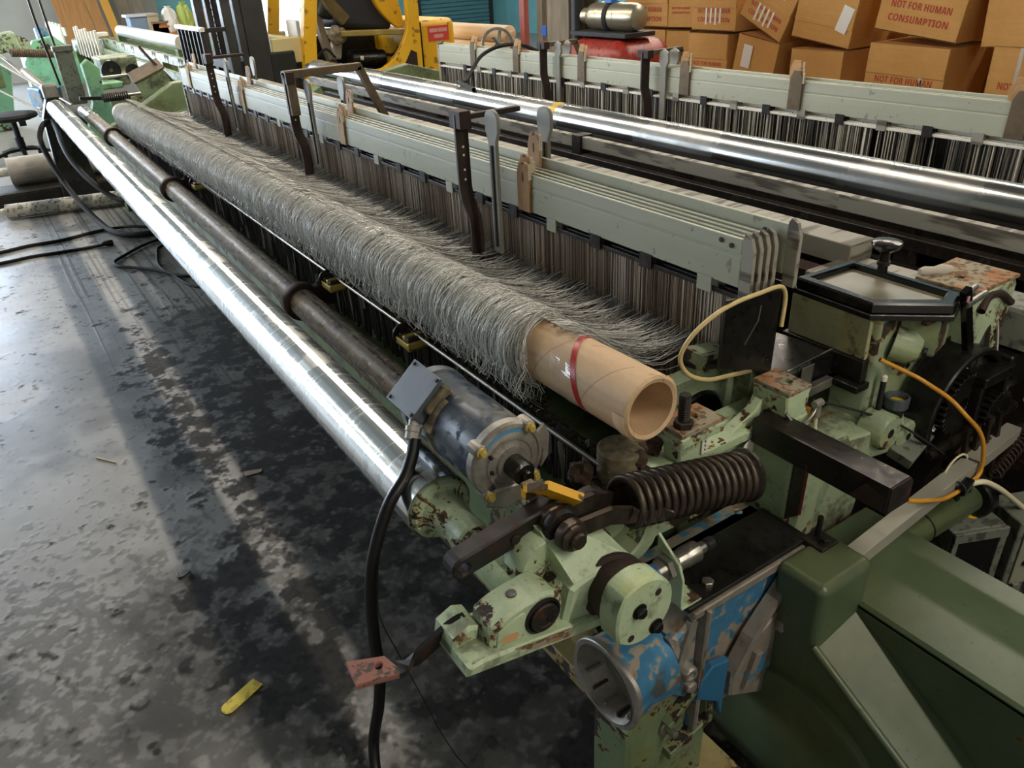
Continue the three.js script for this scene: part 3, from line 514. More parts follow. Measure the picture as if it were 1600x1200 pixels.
// heddle frames
const HX = [1.290, 1.306, 1.322, 1.338, 1.358], HT = [1.152, 1.154, 1.157, 1.160, 1.186];
{
  const zN = -1.07, zF = -6.26;
  const colors = [hex(0xab9a86), hex(0xcfc2b0), hex(0x6d5d50), hex(0x938374), hex(0xe2d9cd), hex(0x4c3e34)].map(c => new THREE.Color().setRGB(...c, THREE.SRGBColorSpace));
  HX.forEach((x, i) => {
    const top = HT[i], bot = top - 0.112, z0 = i === 4 ? -1.01 : zN + 0.006 * i;
    const ord = ['first heddle frame facing the tube, its grey-green board fully in view', 'second heddle frame behind the front board', 'third heddle frame in the pack', 'fourth heddle frame in the pack, before the raised one', 'raised rearmost heddle frame with the highest board'][i];
    const t = thing('heddle_frame', ord, 'heddle frame', 'heddle frames of the front loom');
    // hollow section board: lower panel, groove, upper lip
    const tb = mesh('top_board', [box(x - 0.005, x + 0.005, bot, bot + 0.072, zF, z0, 0.002), box(x - 0.003, x + 0.005, bot + 0.072, bot + 0.076, zF, z0, 0), box(x - 0.0045, x + 0.005, bot + 0.076, top, zF, z0, 0.002)], M.board, t);
    mesh('end_strut', ext([[z0, i === 4 ? 1.05 : 0.9], [z0 + 0.032, i === 4 ? 1.05 : 0.9], [z0 + 0.032, top - 0.02], [z0 + 0.022, top + 0.006], [z0 + 0.006, top + 0.014], [z0, top + 0.004]], 'zy', x - 0.006, x + 0.006, 0.0015), M.boardGrimy, t);
    mesh('end_strut', [box(x - 0.006, x + 0.006, 0.5, top + 0.012, zF - 0.03, zF, 0.004)], M.boardGrimy, t);
    const hr = mesh('heddle_rail', [box(x - 0.003, x + 0.003, bot - 0.03, bot - 0.018, zF, z0)], M.greasy, t);
    const nz = 26; for (let k = 0; k < nz; k++) mesh('rail_hook', box(x - 0.0075, x - 0.003, bot - 0.034, bot + 0.004, z0 - 0.1 - k * 0.2 - 0.022, z0 - 0.1 - k * 0.2 + 0.022, 0), k % 3 ? M.greasy : M.board, hr);
    for (const zz of [z0 - 0.03, z0 - 0.06]) mesh('rivet', cyl([x - 0.0045, top - 0.02 - (zz + 1.1) * 0.2, zz], [x - 0.0075, top - 0.02 - (zz + 1.1) * 0.2, zz], 0.006, 10), M.darkRust, tb);
    mesh('bottom_board', box(x - 0.005, x + 0.005, 0.48, 0.53, zF, z0, 0.002), M.board, t);
    const n = i < 2 ? 2300 : 1300, im = new THREE.InstancedMesh(clean(new THREE.BoxGeometry(0.0008, 1, 0.0014)), M.heddle, n), mm = new THREE.Matrix4();
    im.name = 'heddle_wires'; im.userData.kind = 'stuff'; im.castShadow = im.receiveShadow = true;
    for (let k = 0; k < n; k++) {
      const z = z0 - 0.02 - 5.14 * ((k + rr(-0.45, 0.45)) / n), hgt = bot - 0.02 - 0.53;
      mm.compose(V(x + rr(-0.002, 0.002), 0.53 + hgt / 2, z), new THREE.Quaternion().setFromEuler(new THREE.Euler(rr(-0.008, 0.008), rr(-0.6, 0.6), 0)), V(1, hgt, 1)); im.setMatrixAt(k, mm);
      const f = vnoise(z * 9 + 300, i * 3.7, 9999, 411), q = rnd(); const ci = q < 0.24 ? 2 : q < 0.36 ? 5 : f > 0.6 ? (q < 0.7 ? 1 : 4) : f > 0.4 ? (q < 0.7 ? 0 : 1) : (q < 0.7 ? 3 : 0); im.setColorAt(k, colors[ci]);
    }
    t.add(im);
  });
  // wooden guide paddles riding on the frames
  const paddle = (x, top, bot, z, lab) => {
    const t = thing('wooden_guide', lab, 'guide', 'wooden guides on the front heddle frames');
    const w = 0.031, h = top - bot;
    const s = new THREE.Shape([[z - w, bot], [z + w, bot], [z + w, top - 0.035], [z + w * 0.62, top - 0.004], [z + w * 0.2, top], [z + 0.004, top - 0.008], [z - 0.004, top - 0.008], [z - w * 0.2, top], [z - w * 0.62, top - 0.004], [z - w, top - 0.035]].map(p => new THREE.Vector2(...p)));
    const hole = new THREE.Path(); hole.absellipse(z, top - 0.045, 0.0035, 0.014, 0, TAU, true);
    const pd = mesh('paddle', ext(s, 'zy', x - 0.004, x + 0.004, 0.0012, [hole]), M.wood, t);
    mesh('edge_strip', box(x - 0.004, x + 0.004, top - 0.05, top - 0.004, z + w - 0.003, z + w + 0.004, 0.001), M.woodPale, t);
    mesh('pin', cyl([x - 0.0035, top - 0.006, z], [x + 0.0035, top - 0.006, z], 0.004, 8), M.oldIron, pd);
  };
  const stations = [[-1.9, 'by the bare post'], [-3.29, 'by the hooked brace'], [-4.75, 'by the far brace'], [-6.0, 'at the far frame end']];
  for (const [z, where] of stations) [0, 1, 2, 4].forEach((i, k) => paddle(HX[i] - 0.0095, HT[i] + [0.035, 0.05, 0.03, 0.07][k], HT[i] - (k === 0 ? 0.112 : 0.03), z - 0.012 * k, `wooden guide paddle ${['pressed on the front board', 'on the second board', 'on the third board', 'on the raised rear board'][k]} ${where}`));
}
// bent flat bars and slotted posts that brace the heddle frames
{
  const brace = (z, lab, hook) => {
    const t = thing('frame_brace', lab, 'brace');
    const bb = mesh('bent_bar', strap([[1.205, 1.305, z], [1.205, 1.09, z], [1.207, 1.05, z + 0.006], [1.222, 0.99, z + 0.02], [1.224, 0.94, z + 0.022], [1.222, 0.78, z + 0.022]], 0.042, 0.012, [1, 0, 0.15]), M.darkRust, t);
    mesh('head_block', box(1.185, 1.225, 1.265, 1.318, z - 0.034, z + 0.034), M.darkRust, t);
    for (const y of [1.21, 1.185, 1.14, 1.11]) mesh('bolt_hole', cyl([1.205, y, z + 0.0055], [1.205, y, z + 0.0068], 0.004, 10), M.label, bb);
    if (hook) {
      mesh('cross_arm', [box(1.185, 1.56, 1.288, 1.322, z - 0.02, z + 0.02)], M.brownIron, t);
      mesh('drop_arm', strap([[1.55, 1.305, z], [1.66, 1.06, z]], 0.04, 0.03, [0, 0, 1]), M.brownIron, t);
      mesh('sleeve', [box(1.188, 1.228, 1.13, 1.29, z - 0.032, z + 0.03)], M.brownIron, t);
    } else mesh('cross_arm', box(1.2, 1.42, 1.288, 1.304, z - 0.012, z + 0.012), M.darkRust, t);
  };
  brace(-2.12, 'dark rusty bent flat bar standing in the warp beside two slotted grey posts');
  brace(-3.66, 'dark bent bar with brown cross arm hooked over the heddle frames', true);
  brace(-5.04, 'dark rusty bent bar standing where the far grey posts are');
  const post = (x, z, top, bot, lab) => {
    const t = thing('frame_post', lab, 'post', 'slotted grey posts of the front loom');
    const s = new THREE.Shape(); s.moveTo(z - 0.02, bot); s.lineTo(z + 0.02, bot); s.lineTo(z + 0.02, top - 0.09); s.lineTo(z + 0.034, top - 0.06); s.lineTo(z + 0.034, top - 0.025); s.quadraticCurveTo(z + 0.03, top, z, top); s.quadraticCurveTo(z - 0.03, top, z - 0.034, top - 0.025); s.lineTo(z - 0.034, top - 0.06); s.lineTo(z - 0.02, top - 0.09); s.closePath();
    mesh('plate', ext(s, 'zy', x - 0.006, x + 0.006, 0.0015), M.postGrey, t);
    mesh('slot_bar', box(x - 0.011, x - 0.006, bot + 0.02, top - 0.1, z - 0.005, z + 0.005), M.oldIron, t);
  };
  post(1.232, -1.98, 1.33, 0.9, 'slotted grey post just in front of the heddle boards by the near brace');
  post(1.385, -1.93, 1.325, 1.02, 'slotted grey post behind the heddle boards by the near brace');
  post(1.25, -3.55, 1.29, 0.9, 'slotted grey post beside the hooked brace');
  post(1.39, -3.5, 1.29, 1.0, 'slotted grey post behind the boards beside the hooked brace');
  post(1.25, -4.86, 1.3, 0.9, 'slotted grey post beside the far brace');
  post(1.39, -4.8, 1.3, 1.0, 'slotted grey post behind the boards beside the far brace');
}
// ---------------------------------------------------------------- loom behind
{
  const t = thing('dark_chrome_roller', 'oily dark chrome roller with a yellow tape band on the rear loom', 'roller');
  const a = [2.36, 1.01, 0.6], b = [2.36, 1.022, -6.4], L = 7.0;
  mesh('barrel', lathe(a, b, [[0, 0], [0.073, 0], [0.075, 0.002], [0.075, L - 0.002], [0.073, L], [0, L]], 72, 0.5), M.chromeDark, t);
  mesh('tape_band', lathe([2.36, 1.0164, -3.13], b, [[0.0752, 0], [0.0758, 0], [0.0758, 0.045], [0.0752, 0.045]], 48), M.yellowTape, t);
  mesh('journal', cyl([2.36, 1.022, -6.39], [2.36, 1.022, -6.6], 0.035, 24), M.oldIron, t);
}
{
  const t = thing('distant_chrome_roller', 'bright chrome roller far down the row beyond the truck mast', 'roller');
  mesh('barrel', cyl([2.36, 1.02, -11.0], [2.36, 1.02, -15.3], 0.085, 40, 0.04), M.satin, t);
  mesh('journal', cyl([2.36, 1.02, -15.28], [2.36, 1.02, -15.5], 0.04, 20), M.oldIron, t);
}
{
  // long rails and dark bed between the two looms
  const t = thing('rear_loom', 'rear loom bed with long pale grey rails under the dark chrome roller', 'loom');
  mesh('pale_rail', box(2.10, 2.13, 0.985, 1.035, -5.9, -2.72), M.boardGrimy, t);
  mesh('pale_rail', box(2.10, 2.13, 0.985, 1.035, -2.66, 0.6), M.boardGrimy, t);
  mesh('rail_bracket', box(2.09, 2.16, 0.96, 1.04, -2.72, -2.66), M.greasy, t);
  mesh('upper_rail', box(2.2, 2.24, 0.88, 0.92, -5.9, 0.6), M.greasy, t);
  mesh('bed', [box(2.15, 3.4, 0.25, 0.72, -6.2, 0.6, 0.01)], M.greasy, t);
  mesh('front_panel', box(2.13, 2.16, 0.3, 0.86, -6.2, 0.6), M.greasy, t);
  mesh('slat_track', [box(2.5, 2.8, 0.78, 0.9, -6.0, 0.6, 0.01)], M.greasy, t);
  mesh('back_wall', box(3.03, 3.06, 0.6, 1.07, -5.5, 0.6), M.greasy, t);
  for (const z of [-6.3, 0.7]) mesh('side_frame', ext([[2.1, 0], [3.5, 0], [3.45, 0.9], [3.1, 1.0], [2.6, 0.92], [2.3, 0.92], [2.1, 0.8]], 'xy', z - 0.06, z + 0.06, 0.01), M.frameGreen, t);
  for (const z of [-5.5, -4.4, -3.4, -2.3, -1.3]) mesh('bearing_stand', [box(2.33, 2.39, 0.7, 0.94, z - 0.025, z + 0.025)], M.oldIron, t);
}
{
  const FX = [2.955, 2.972, 2.99], FT = [1.198, 1.2, 1.21], z0 = 0.55, zF = -5.42;
  const colors = [0xb9b3a0, 0x8a8474, 0x4b463b, 0x2c2922, 0xd8d3c4].map(c => new THREE.Color(c));
  FX.forEach((x, i) => {
    const top = FT[i], bot = top - 0.118;
    const t = thing('rear_heddle_frame', ['front heddle frame of the rear loom, long pale grey board', 'middle heddle frame of the rear loom', 'back heddle frame of the rear loom below the cartons'][i], 'heddle frame', 'heddle frames of the rear loom');
    mesh('top_board', [box(x - 0.006, x + 0.006, bot, bot + 0.07, zF, z0, 0.002), box(x - 0.004, x + 0.006, bot + 0.07, bot + 0.075, zF, z0, 0), box(x - 0.005, x + 0.006, bot + 0.075, top, zF, z0, 0.002)], M.board, t);
    mesh('end_strut', box(x - 0.006, x + 0.006, 0.6, top + 0.01, zF - 0.03, zF, 0.003), M.boardGrimy, t);
    const hr = mesh('heddle_rail', box(x - 0.004, x + 0.004, bot - 0.032, bot - 0.02, zF, z0), M.label, t);
    for (let k = 0; k < 30; k++) mesh('rail_hook', box(x - 0.009, x - 0.004, bot - 0.035, bot + 0.006, z0 - 0.1 - k * 0.19 - 0.02, z0 - 0.1 - k * 0.19 + 0.02, 0), k % 2 ? M.greasy : M.boardGrimy, hr);
    const n = 620, im = new THREE.InstancedMesh(clean(new THREE.BoxGeometry(0.002, 1, 0.004)), M.heddle, n), mm = new THREE.Matrix4();
    im.name = 'heddle_wires'; im.userData.kind = 'stuff'; im.castShadow = im.receiveShadow = true;
    for (let k = 0; k < n; k++) {
      let z = z0 - 5.9 * rnd(); const gap = vnoise(z * 5 + 200, 3, 9999, 421) > 0.62 ? 1 : 0; if (gap && rnd() < 0.75) z += 0.13;
      const hgt = bot - 0.02 - 0.84; mm.compose(V(x + rr(-0.003, 0.003), 0.84 + hgt / 2, z), new THREE.Quaternion().setFromEuler(new THREE.Euler(rr(-0.02, 0.02), 0, 0)), V(1, hgt, 1)); im.setMatrixAt(k, mm); const q = rnd(); im.setColorAt(k, colors[q < 0.25 ? 0 : q < 0.5 ? 1 : q < 0.75 ? 2 : q < 0.9 ? 3 : 4]);
    }
    t.add(im);
    mesh('bottom_board', box(x - 0.006, x + 0.006, 0.8, 0.85, zF, z0, 0.002), M.greasy, t);
  });
  for (const [z, w] of [[-4.93, 'beside the yellow truck'], [-4.4, 'with a dark cable behind it'], [-3.73, 'beside the steel column'], [-2.91, 'beside the brown hook'], [-2.25, 'under the leaning cartons'], [-1.33, 'under the open carton']]) [0, 1, 2].forEach(k => {
    const t = thing('rear_wooden_guide', `weathered wooden guide ${['on the front board', 'on the middle board', 'on the back board'][k]} ${w}`, 'guide', 'wooden guides of the rear loom');
    const x = FX[k] - 0.011, top = FT[k] + 0.04 + 0.012 * k, bot = k ? FT[k] - 0.03 : FT[k] - 0.118, zz = z - 0.016 * k, hw = 0.034;
    mesh('paddle', ext([[zz - hw, bot], [zz + hw, bot], [zz + hw * 0.95, top - 0.03], [zz + hw * 0.5, top], [zz - hw * 0.5, top], [zz - hw * 0.95, top - 0.03]], 'zy', x - 0.0045, x + 0.0045, 0.0015), k ? M.wood : M.brownIron, t);
    mesh('edge_strip', box(x - 0.004, x + 0.004, top - 0.05, top - 0.006, zz + hw - 0.002, zz + hw + 0.006, 0.001), M.woodPale, t);
  });
  for (const [z, lab] of [[-4.04, 'dark rusty bent bar bracing the rear loom beside the column'], [-3.15, 'dark bent bar with a brown crossbar bracing the rear loom before the red tank']]) {
    const t = thing('rear_frame_brace', lab, 'brace');
    mesh('bent_bar', strap([[2.9, 1.27, z], [2.9, 1.1, z], [2.91, 1.04, z + 0.01], [2.915, 0.98, z + 0.012], [2.915, 0.86, z + 0.012]], 0.045, 0.014, [1, 0, 0.3]), M.darkRust, t);
    mesh('head_block', box(2.88, 2.92, 1.24, 1.28, z - 0.04, z + 0.04), M.darkRust, t);
    mesh('cross_arm', box(2.9, 3.15, 1.25, 1.275, z - 0.015, z + 0.015), M.brownIron, t);
    mesh('drop_arm', strap([[3.14, 1.26, z], [3.22, 1.1, z]], 0.03, 0.02, [0, 0, 1]), M.brownIron, t);
    for (const dx of [0.03, 0.1]) { const p = thing('rear_frame_post', `slotted grey post ${dx < 0.05 ? 'before' : 'behind'} the boards ${z < -4 ? 'by the column' : 'by the red tank'}`, 'post', 'slotted grey posts of the rear loom'); const zz = z + 0.1; mesh('plate', ext([[zz - 0.02, 0.95], [zz + 0.02, 0.95], [zz + 0.02, 1.2], [zz + 0.035, 1.23], [zz + 0.03, 1.27], [zz, 1.285], [zz - 0.03, 1.27], [zz - 0.035, 1.23], [zz - 0.02, 1.2]], 'zy', 2.9 + dx, 2.912 + dx, 0.0015), M.postGrey, p); }
  }
}
// ---------------------------------------------------------------- front loom: near end
// loom body: everything bolted together that stays put
{
  const t = thing('front_loom', 'green cast iron loom frame with rust topped bearing pads and long cross beam', 'loom');
  mesh('cross_beam', [box(0.80, 1.0, 0.36, 0.6, -7.3, -1.0, 0.01), box(0.80, 1.0, 0.585, 0.612, -7.3, -1.0, 0.004)], M.frameGreen, t);
  mesh('reed_wall', box(1.405, 1.43, 0.2, 1.0, -6.4, -1.12), M.greasy, t);
  mesh('lower_beam', box(1.05, 1.4, 0.18, 0.44, -7.2, -1.08, 0.01), M.frameGreen, t);
  // breast beam behind the heddle frames, its end pad by the lid
  mesh('breast_beam', [box(1.80, 1.90, 0.945, 1.004, -6.4, -1.14, 0.004)], M.boardGrimy, t);
  mesh('breast_ledge', [box(1.74, 1.80, 0.86, 0.93, -6.4, -1.16)], M.darkRust, t);
  mesh('breast_slab', [ext([[1.675, -1.18], [1.87, -1.175], [1.885, -0.84], [1.79, -0.83], [1.70, -1.0]], 'xz', 0.925, 0.957, 0.004)], M.boardGrimy, t);
  mesh('breast_apron', box(1.86, 1.88, 0.3, 0.945, -6.4, -1.02), M.greasy, t);
  // near side casting: I-section beam across the loom
  mesh('side_beam', [ext([[0.86, 0.62], [1.38, 0.6], [1.385, 0.755], [0.95, 0.765], [0.86, 0.73]], 'xy', -1.03, -0.955, 0.006), ext([[0.84, 0.605], [1.38, 0.585], [1.382, 0.612], [0.85, 0.632]], 'xy', -1.04, -0.93, 0.005), ext([[0.93, 0.745], [1.385, 0.735], [1.385, 0.765], [0.93, 0.772]], 'xy', -1.04, -0.93, 0.005)], M.mint, t);
  mesh('end_lug', ext((() => { const s = new THREE.Shape(); s.moveTo(0.80, 0.60); s.quadraticCurveTo(0.865, 0.585, 0.90, 0.63); s.quadraticCurveTo(0.92, 0.67, 0.912, 0.735); s.lineTo(0.885, 0.735); s.quadraticCurveTo(0.885, 0.66, 0.85, 0.635); s.quadraticCurveTo(0.83, 0.62, 0.80, 0.622); return s; })(), 'xy', -0.98, -0.90, 0.004), M.mintWorn, t);
  mesh('lug_web', ext([[0.80, 0.622], [0.86, 0.64], [0.885, 0.70], [0.885, 0.745], [0.8, 0.745]], 'xy', -0.975, -0.955, 0.003), M.mintWorn, t);
  // bearing pads
  const padHole = (x, z) => circleHole(x, z, 0.0135);
  mesh('bearing_pad', ext([[1.257, -0.98], [1.336, -0.98], [1.332, -0.882], [1.257, -0.882]], 'xz', 0.85, 0.862, 0.002, [padHole(1.30, -0.925)]), M.rustTop, t);
  mesh('pad_block', [ext([[1.262, 0.755], [1.328, 0.755], [1.334, 0.84], [1.338, 0.851], [1.255, 0.851], [1.258, 0.83]], 'xy', -0.98, -0.884, 0.004), ext([[1.14, 0.76], [1.265, 0.76], [1.262, 0.835], [1.235, 0.80]], 'xy', -0.975, -0.945, 0.004), ext([[1.25, 0.752], [1.37, 0.752], [1.34, 0.79], [1.27, 0.79]], 'xy', -0.985, -0.88, 0.006)], M.mint, t);
  mesh('bearing_pad', ext([[0.965, -0.982], [1.082, -0.982], [1.085, -0.905], [0.965, -0.905]], 'xz', 0.848, 0.861, 0.002, [padHole(1.035, -0.95)]), M.rustTop, t);
  mesh('pad_block', [ext([[0.965, 0.825], [1.085, 0.825], [1.087, 0.849], [0.962, 0.849]], 'xy', -0.984, -0.903, 0.003), ext([[0.985, 0.755], [1.05, 0.755], [1.06, 0.80], [1.075, 0.826], [0.97, 0.826], [0.98, 0.80]], 'xy', -0.975, -0.925, 0.004)], M.mint, t);
  mesh('scale_plate', box(1.042, 1.058, 0.775, 0.824, -0.923, -0.9205, 0.001), M.label, t);
  for (let i = 0; i < 4; i++) mesh('scale_mark', box(1.049, 1.052, 0.783 + i * 0.01, 0.787 + i * 0.01, -0.9205, -0.9198, 0), M.black, t);
  mesh('threaded_stud', [cyl([0.992, 0.861, -0.93], [0.992, 0.935, -0.93], 0.0115, 16), ...Array.from({ length: 14 }, (_, i) => lathe([0.992, 0.876 + i * 0.004, -0.93], [0.992, 2, -0.93], [[0.0112, 0], [0.0128, 0.0018], [0.0112, 0.0036]], 14))], M.oldIron, t);
  mesh('stud_nut', lathe([0.992, 0.861, -0.93], [0.992, 2, -0.93], [[0, 0], [0.021, 0], [0.021, 0.013], [0.018, 0.015], [0, 0.015]], 6, 0.3), M.oldIron, t);
  // back wall of the casting with the oily bearing bore
  const bore = circleHole(1.20, 0.715, 0.082);
  mesh('side_wall', [ext([[1.04, 0.5], [1.40, 0.5], [1.42, 0.83], [1.385, 0.868], [1.19, 0.9], [1.19, 0.84], [1.04, 0.84]], 'xy', -1.14, -1.08, 0.006, [bore])], M.mintOld, t);
  mesh('bore_ring', lathe([1.20, 0.715, -1.16], [1.20, 0.715, 0], [[0.075, 0], [0.085, 0], [0.085, 0.075], [0.078, 0.085], [0.07, 0.08], [0.055, 0.05], [0.03, 0.045], [0, 0.045]], 36), M.blackOily, t);
  mesh('wall_rib', [ext([[1.30, 0.6], [1.36, 0.6], [1.37, 0.83], [1.32, 0.845]], 'xy', -1.09, -1.03, 0.006)], M.mintOld, t);
  mesh('wall_cap', [ext([[1.185, -1.14], [1.36, -1.14], [1.36, -1.03], [1.3, -1.03], [1.19, -1.09]], 'xz', 0.855, 0.872, 0.003)], M.oldIron, t);
  // labels and grease pipe
  mesh('hex_label', lathe([1.205, 0.722, -0.93], [1.205, 0.722, 0], [[0, 0], [0.021, 0], [0.021, 0.0015], [0, 0.0015]], 6, 0.3), M.label, t);
  mesh('oval_hole', lathe([1.26, 0.708, -0.9295], [1.26, 0.708, 0], [[0, 0], [0.011, 0], [0.011, 0.0012], [0, 0.0012]], 20), M.greasy, t);
  mesh('grease_pipe', tube([[1.258, 0.812, -0.884], [1.27, 0.79, -0.868], [1.30, 0.781, -0.866], [1.335, 0.793, -0.868], [1.346, 0.806, -0.872]], 0.0042, 24, 8), M.steel, t);
  mesh('pipe_elbow', [cyl([1.352, 0.815, -0.872], [1.352, 0.775, -0.872], 0.008, 12), cyl([1.335, 0.812, -0.87], [1.36, 0.812, -0.87], 0.009, 12)], M.castAlu, t);
  mesh('clear_hose', tube([[1.352, 0.778, -0.872], [1.353, 0.75, -0.872], [1.36, 0.71, -0.868]], 0.005, 12, 8), M.hosePale, t);
  mesh('amber_stain', box(1.333, 1.34, 0.765, 0.80, -0.89, -0.878, 0.002), M.hoseAmber, t);
  // lower casting under the black bar, bosses to its right
  mesh('lower_casting', [ext([[1.20, 0.42], [1.46, 0.36], [1.50, 0.5], [1.5, 0.6], [1.41, 0.73], [1.22, 0.73]], 'xy', -0.98, -0.82, 0.012)], M.mintOld, t);
  mesh('red_streak', ext([[1.258, 0.575], [1.272, 0.57], [1.276, 0.72], [1.262, 0.725]], 'xy', -0.8205, -0.818, 0), plain(0x5c1d1a, 0.5), t);
  mesh('black_streak', ext([[1.215, 0.585], [1.258, 0.575], [1.262, 0.725], [1.22, 0.728]], 'xy', -0.8205, -0.8185, 0), M.greasy, t);
  mesh('casting_shelf', [ext([[1.36, -1.05], [1.62, -1.0], [1.66, -0.84], [1.60, -0.80], [1.40, -0.84]], 'xz', 0.62, 0.70, 0.01)], M.mintOld, t);
  mesh('casting_boss', [lathe([1.545, 0.69, -0.86], [1.545, 0.69, 0], [[0, 0], [0.045, 0], [0.045, 0.055], [0.04, 0.062], [0, 0.062]], 28), lathe([1.62, 0.655, -0.86], [1.62, 0.655, 0], [[0, 0], [0.04, 0], [0.04, 0.06], [0.034, 0.066], [0, 0.066]], 28)], M.mintOld, t);
  mesh('boss_hole', [cyl([1.545, 0.69, -0.80], [1.545, 0.69, -0.797], 0.012, 16), cyl([1.62, 0.655, -0.797], [1.62, 0.655, -0.793], 0.010, 16)], M.black, t);
  mesh('dusty_post', [cyl([0.905, 0.45, -1.02], [0.905, 0.80, -1.02], 0.05, 24)], M.lint, t);
  mesh('guide_plate', ext([[0.80, 0.60], [0.90, 0.60], [0.80, 0.69]], 'xy', -1.065, -1.05, 0.002), M.frameGreen, t);
  for (const [x, y, z, r] of [[0.83, 0.74, -1.06, 0.03], [0.86, 0.70, -1.03, 0.035], [0.97, 0.79, -1.0, 0.03], [0.92, 0.78, -0.985, 0.025], [0.80, 0.64, -1.04, 0.03]]) { const g = new THREE.IcosahedronGeometry(r, 2), p = g.attributes.position; for (let k = 0; k < p.count; k++) { const v = V().fromBufferAttribute(p, k), n = 1 + 0.9 * (vnoise(v.x * 60 + 50, v.y * 60 + v.z * 41 + 50, 9999, 801) - 0.5); p.setXYZ(k, v.x * n, v.y * n, v.z * n); } g.translate(x, y, z); g.computeVertexNormals(); mesh('lint_clump', B(g), M.lintDark, t); }
  // feet and floor members
  mesh('foot_beam', [box(0.86, 1.0, 0.0, 0.055, -3.2, -0.62, 0.006)], M.beamPaint, t);
  mesh('side_leg', [box(1.0, 1.42, 0.0, 0.62, -1.12, -0.99, 0.01)], M.frameGreen, t);
  mesh('far_side_frame', ext([[0.8, 0], [1.75, 0], [1.72, 0.98], [1.4, 0.96], [1.1, 0.8], [0.8, 0.66]], 'xy', -7.35, -7.2, 0.01), M.frameGreen, t);
  mesh('gear_bracket', [ext([[0.70, 0.0], [0.93, 0.0], [0.935, 0.27], [0.90, 0.42], [0.80, 0.43], [0.70, 0.33]], 'xy', -0.86, -0.745, 0.008, [])], M.grimyGreen, t);
  mesh('bracket_rim', [ext([[0.80, 0.20], [0.925, 0.235], [0.925, 0.255], [0.80, 0.222]], 'xy', -0.76, -0.722, 0.003), ext([[0.905, 0.24], [0.925, 0.24], [0.91, 0.4], [0.892, 0.4]], 'xy', -0.76, -0.722, 0.003), ext([[0.795, 0.30], [0.895, 0.385], [0.89, 0.4], [0.79, 0.315]], 'xy', -0.76, -0.722, 0.003)], M.grimyGreen, t);
  mesh('slot_washer', cyl([0.805, 0.285, -0.745], [0.805, 0.285, -0.738], 0.021, 24), M.steel, t);
  mesh('slot_bolt', cyl([0.805, 0.285, -0.738], [0.805, 0.285, -0.715], 0.0085, 14), M.steel, t);
}
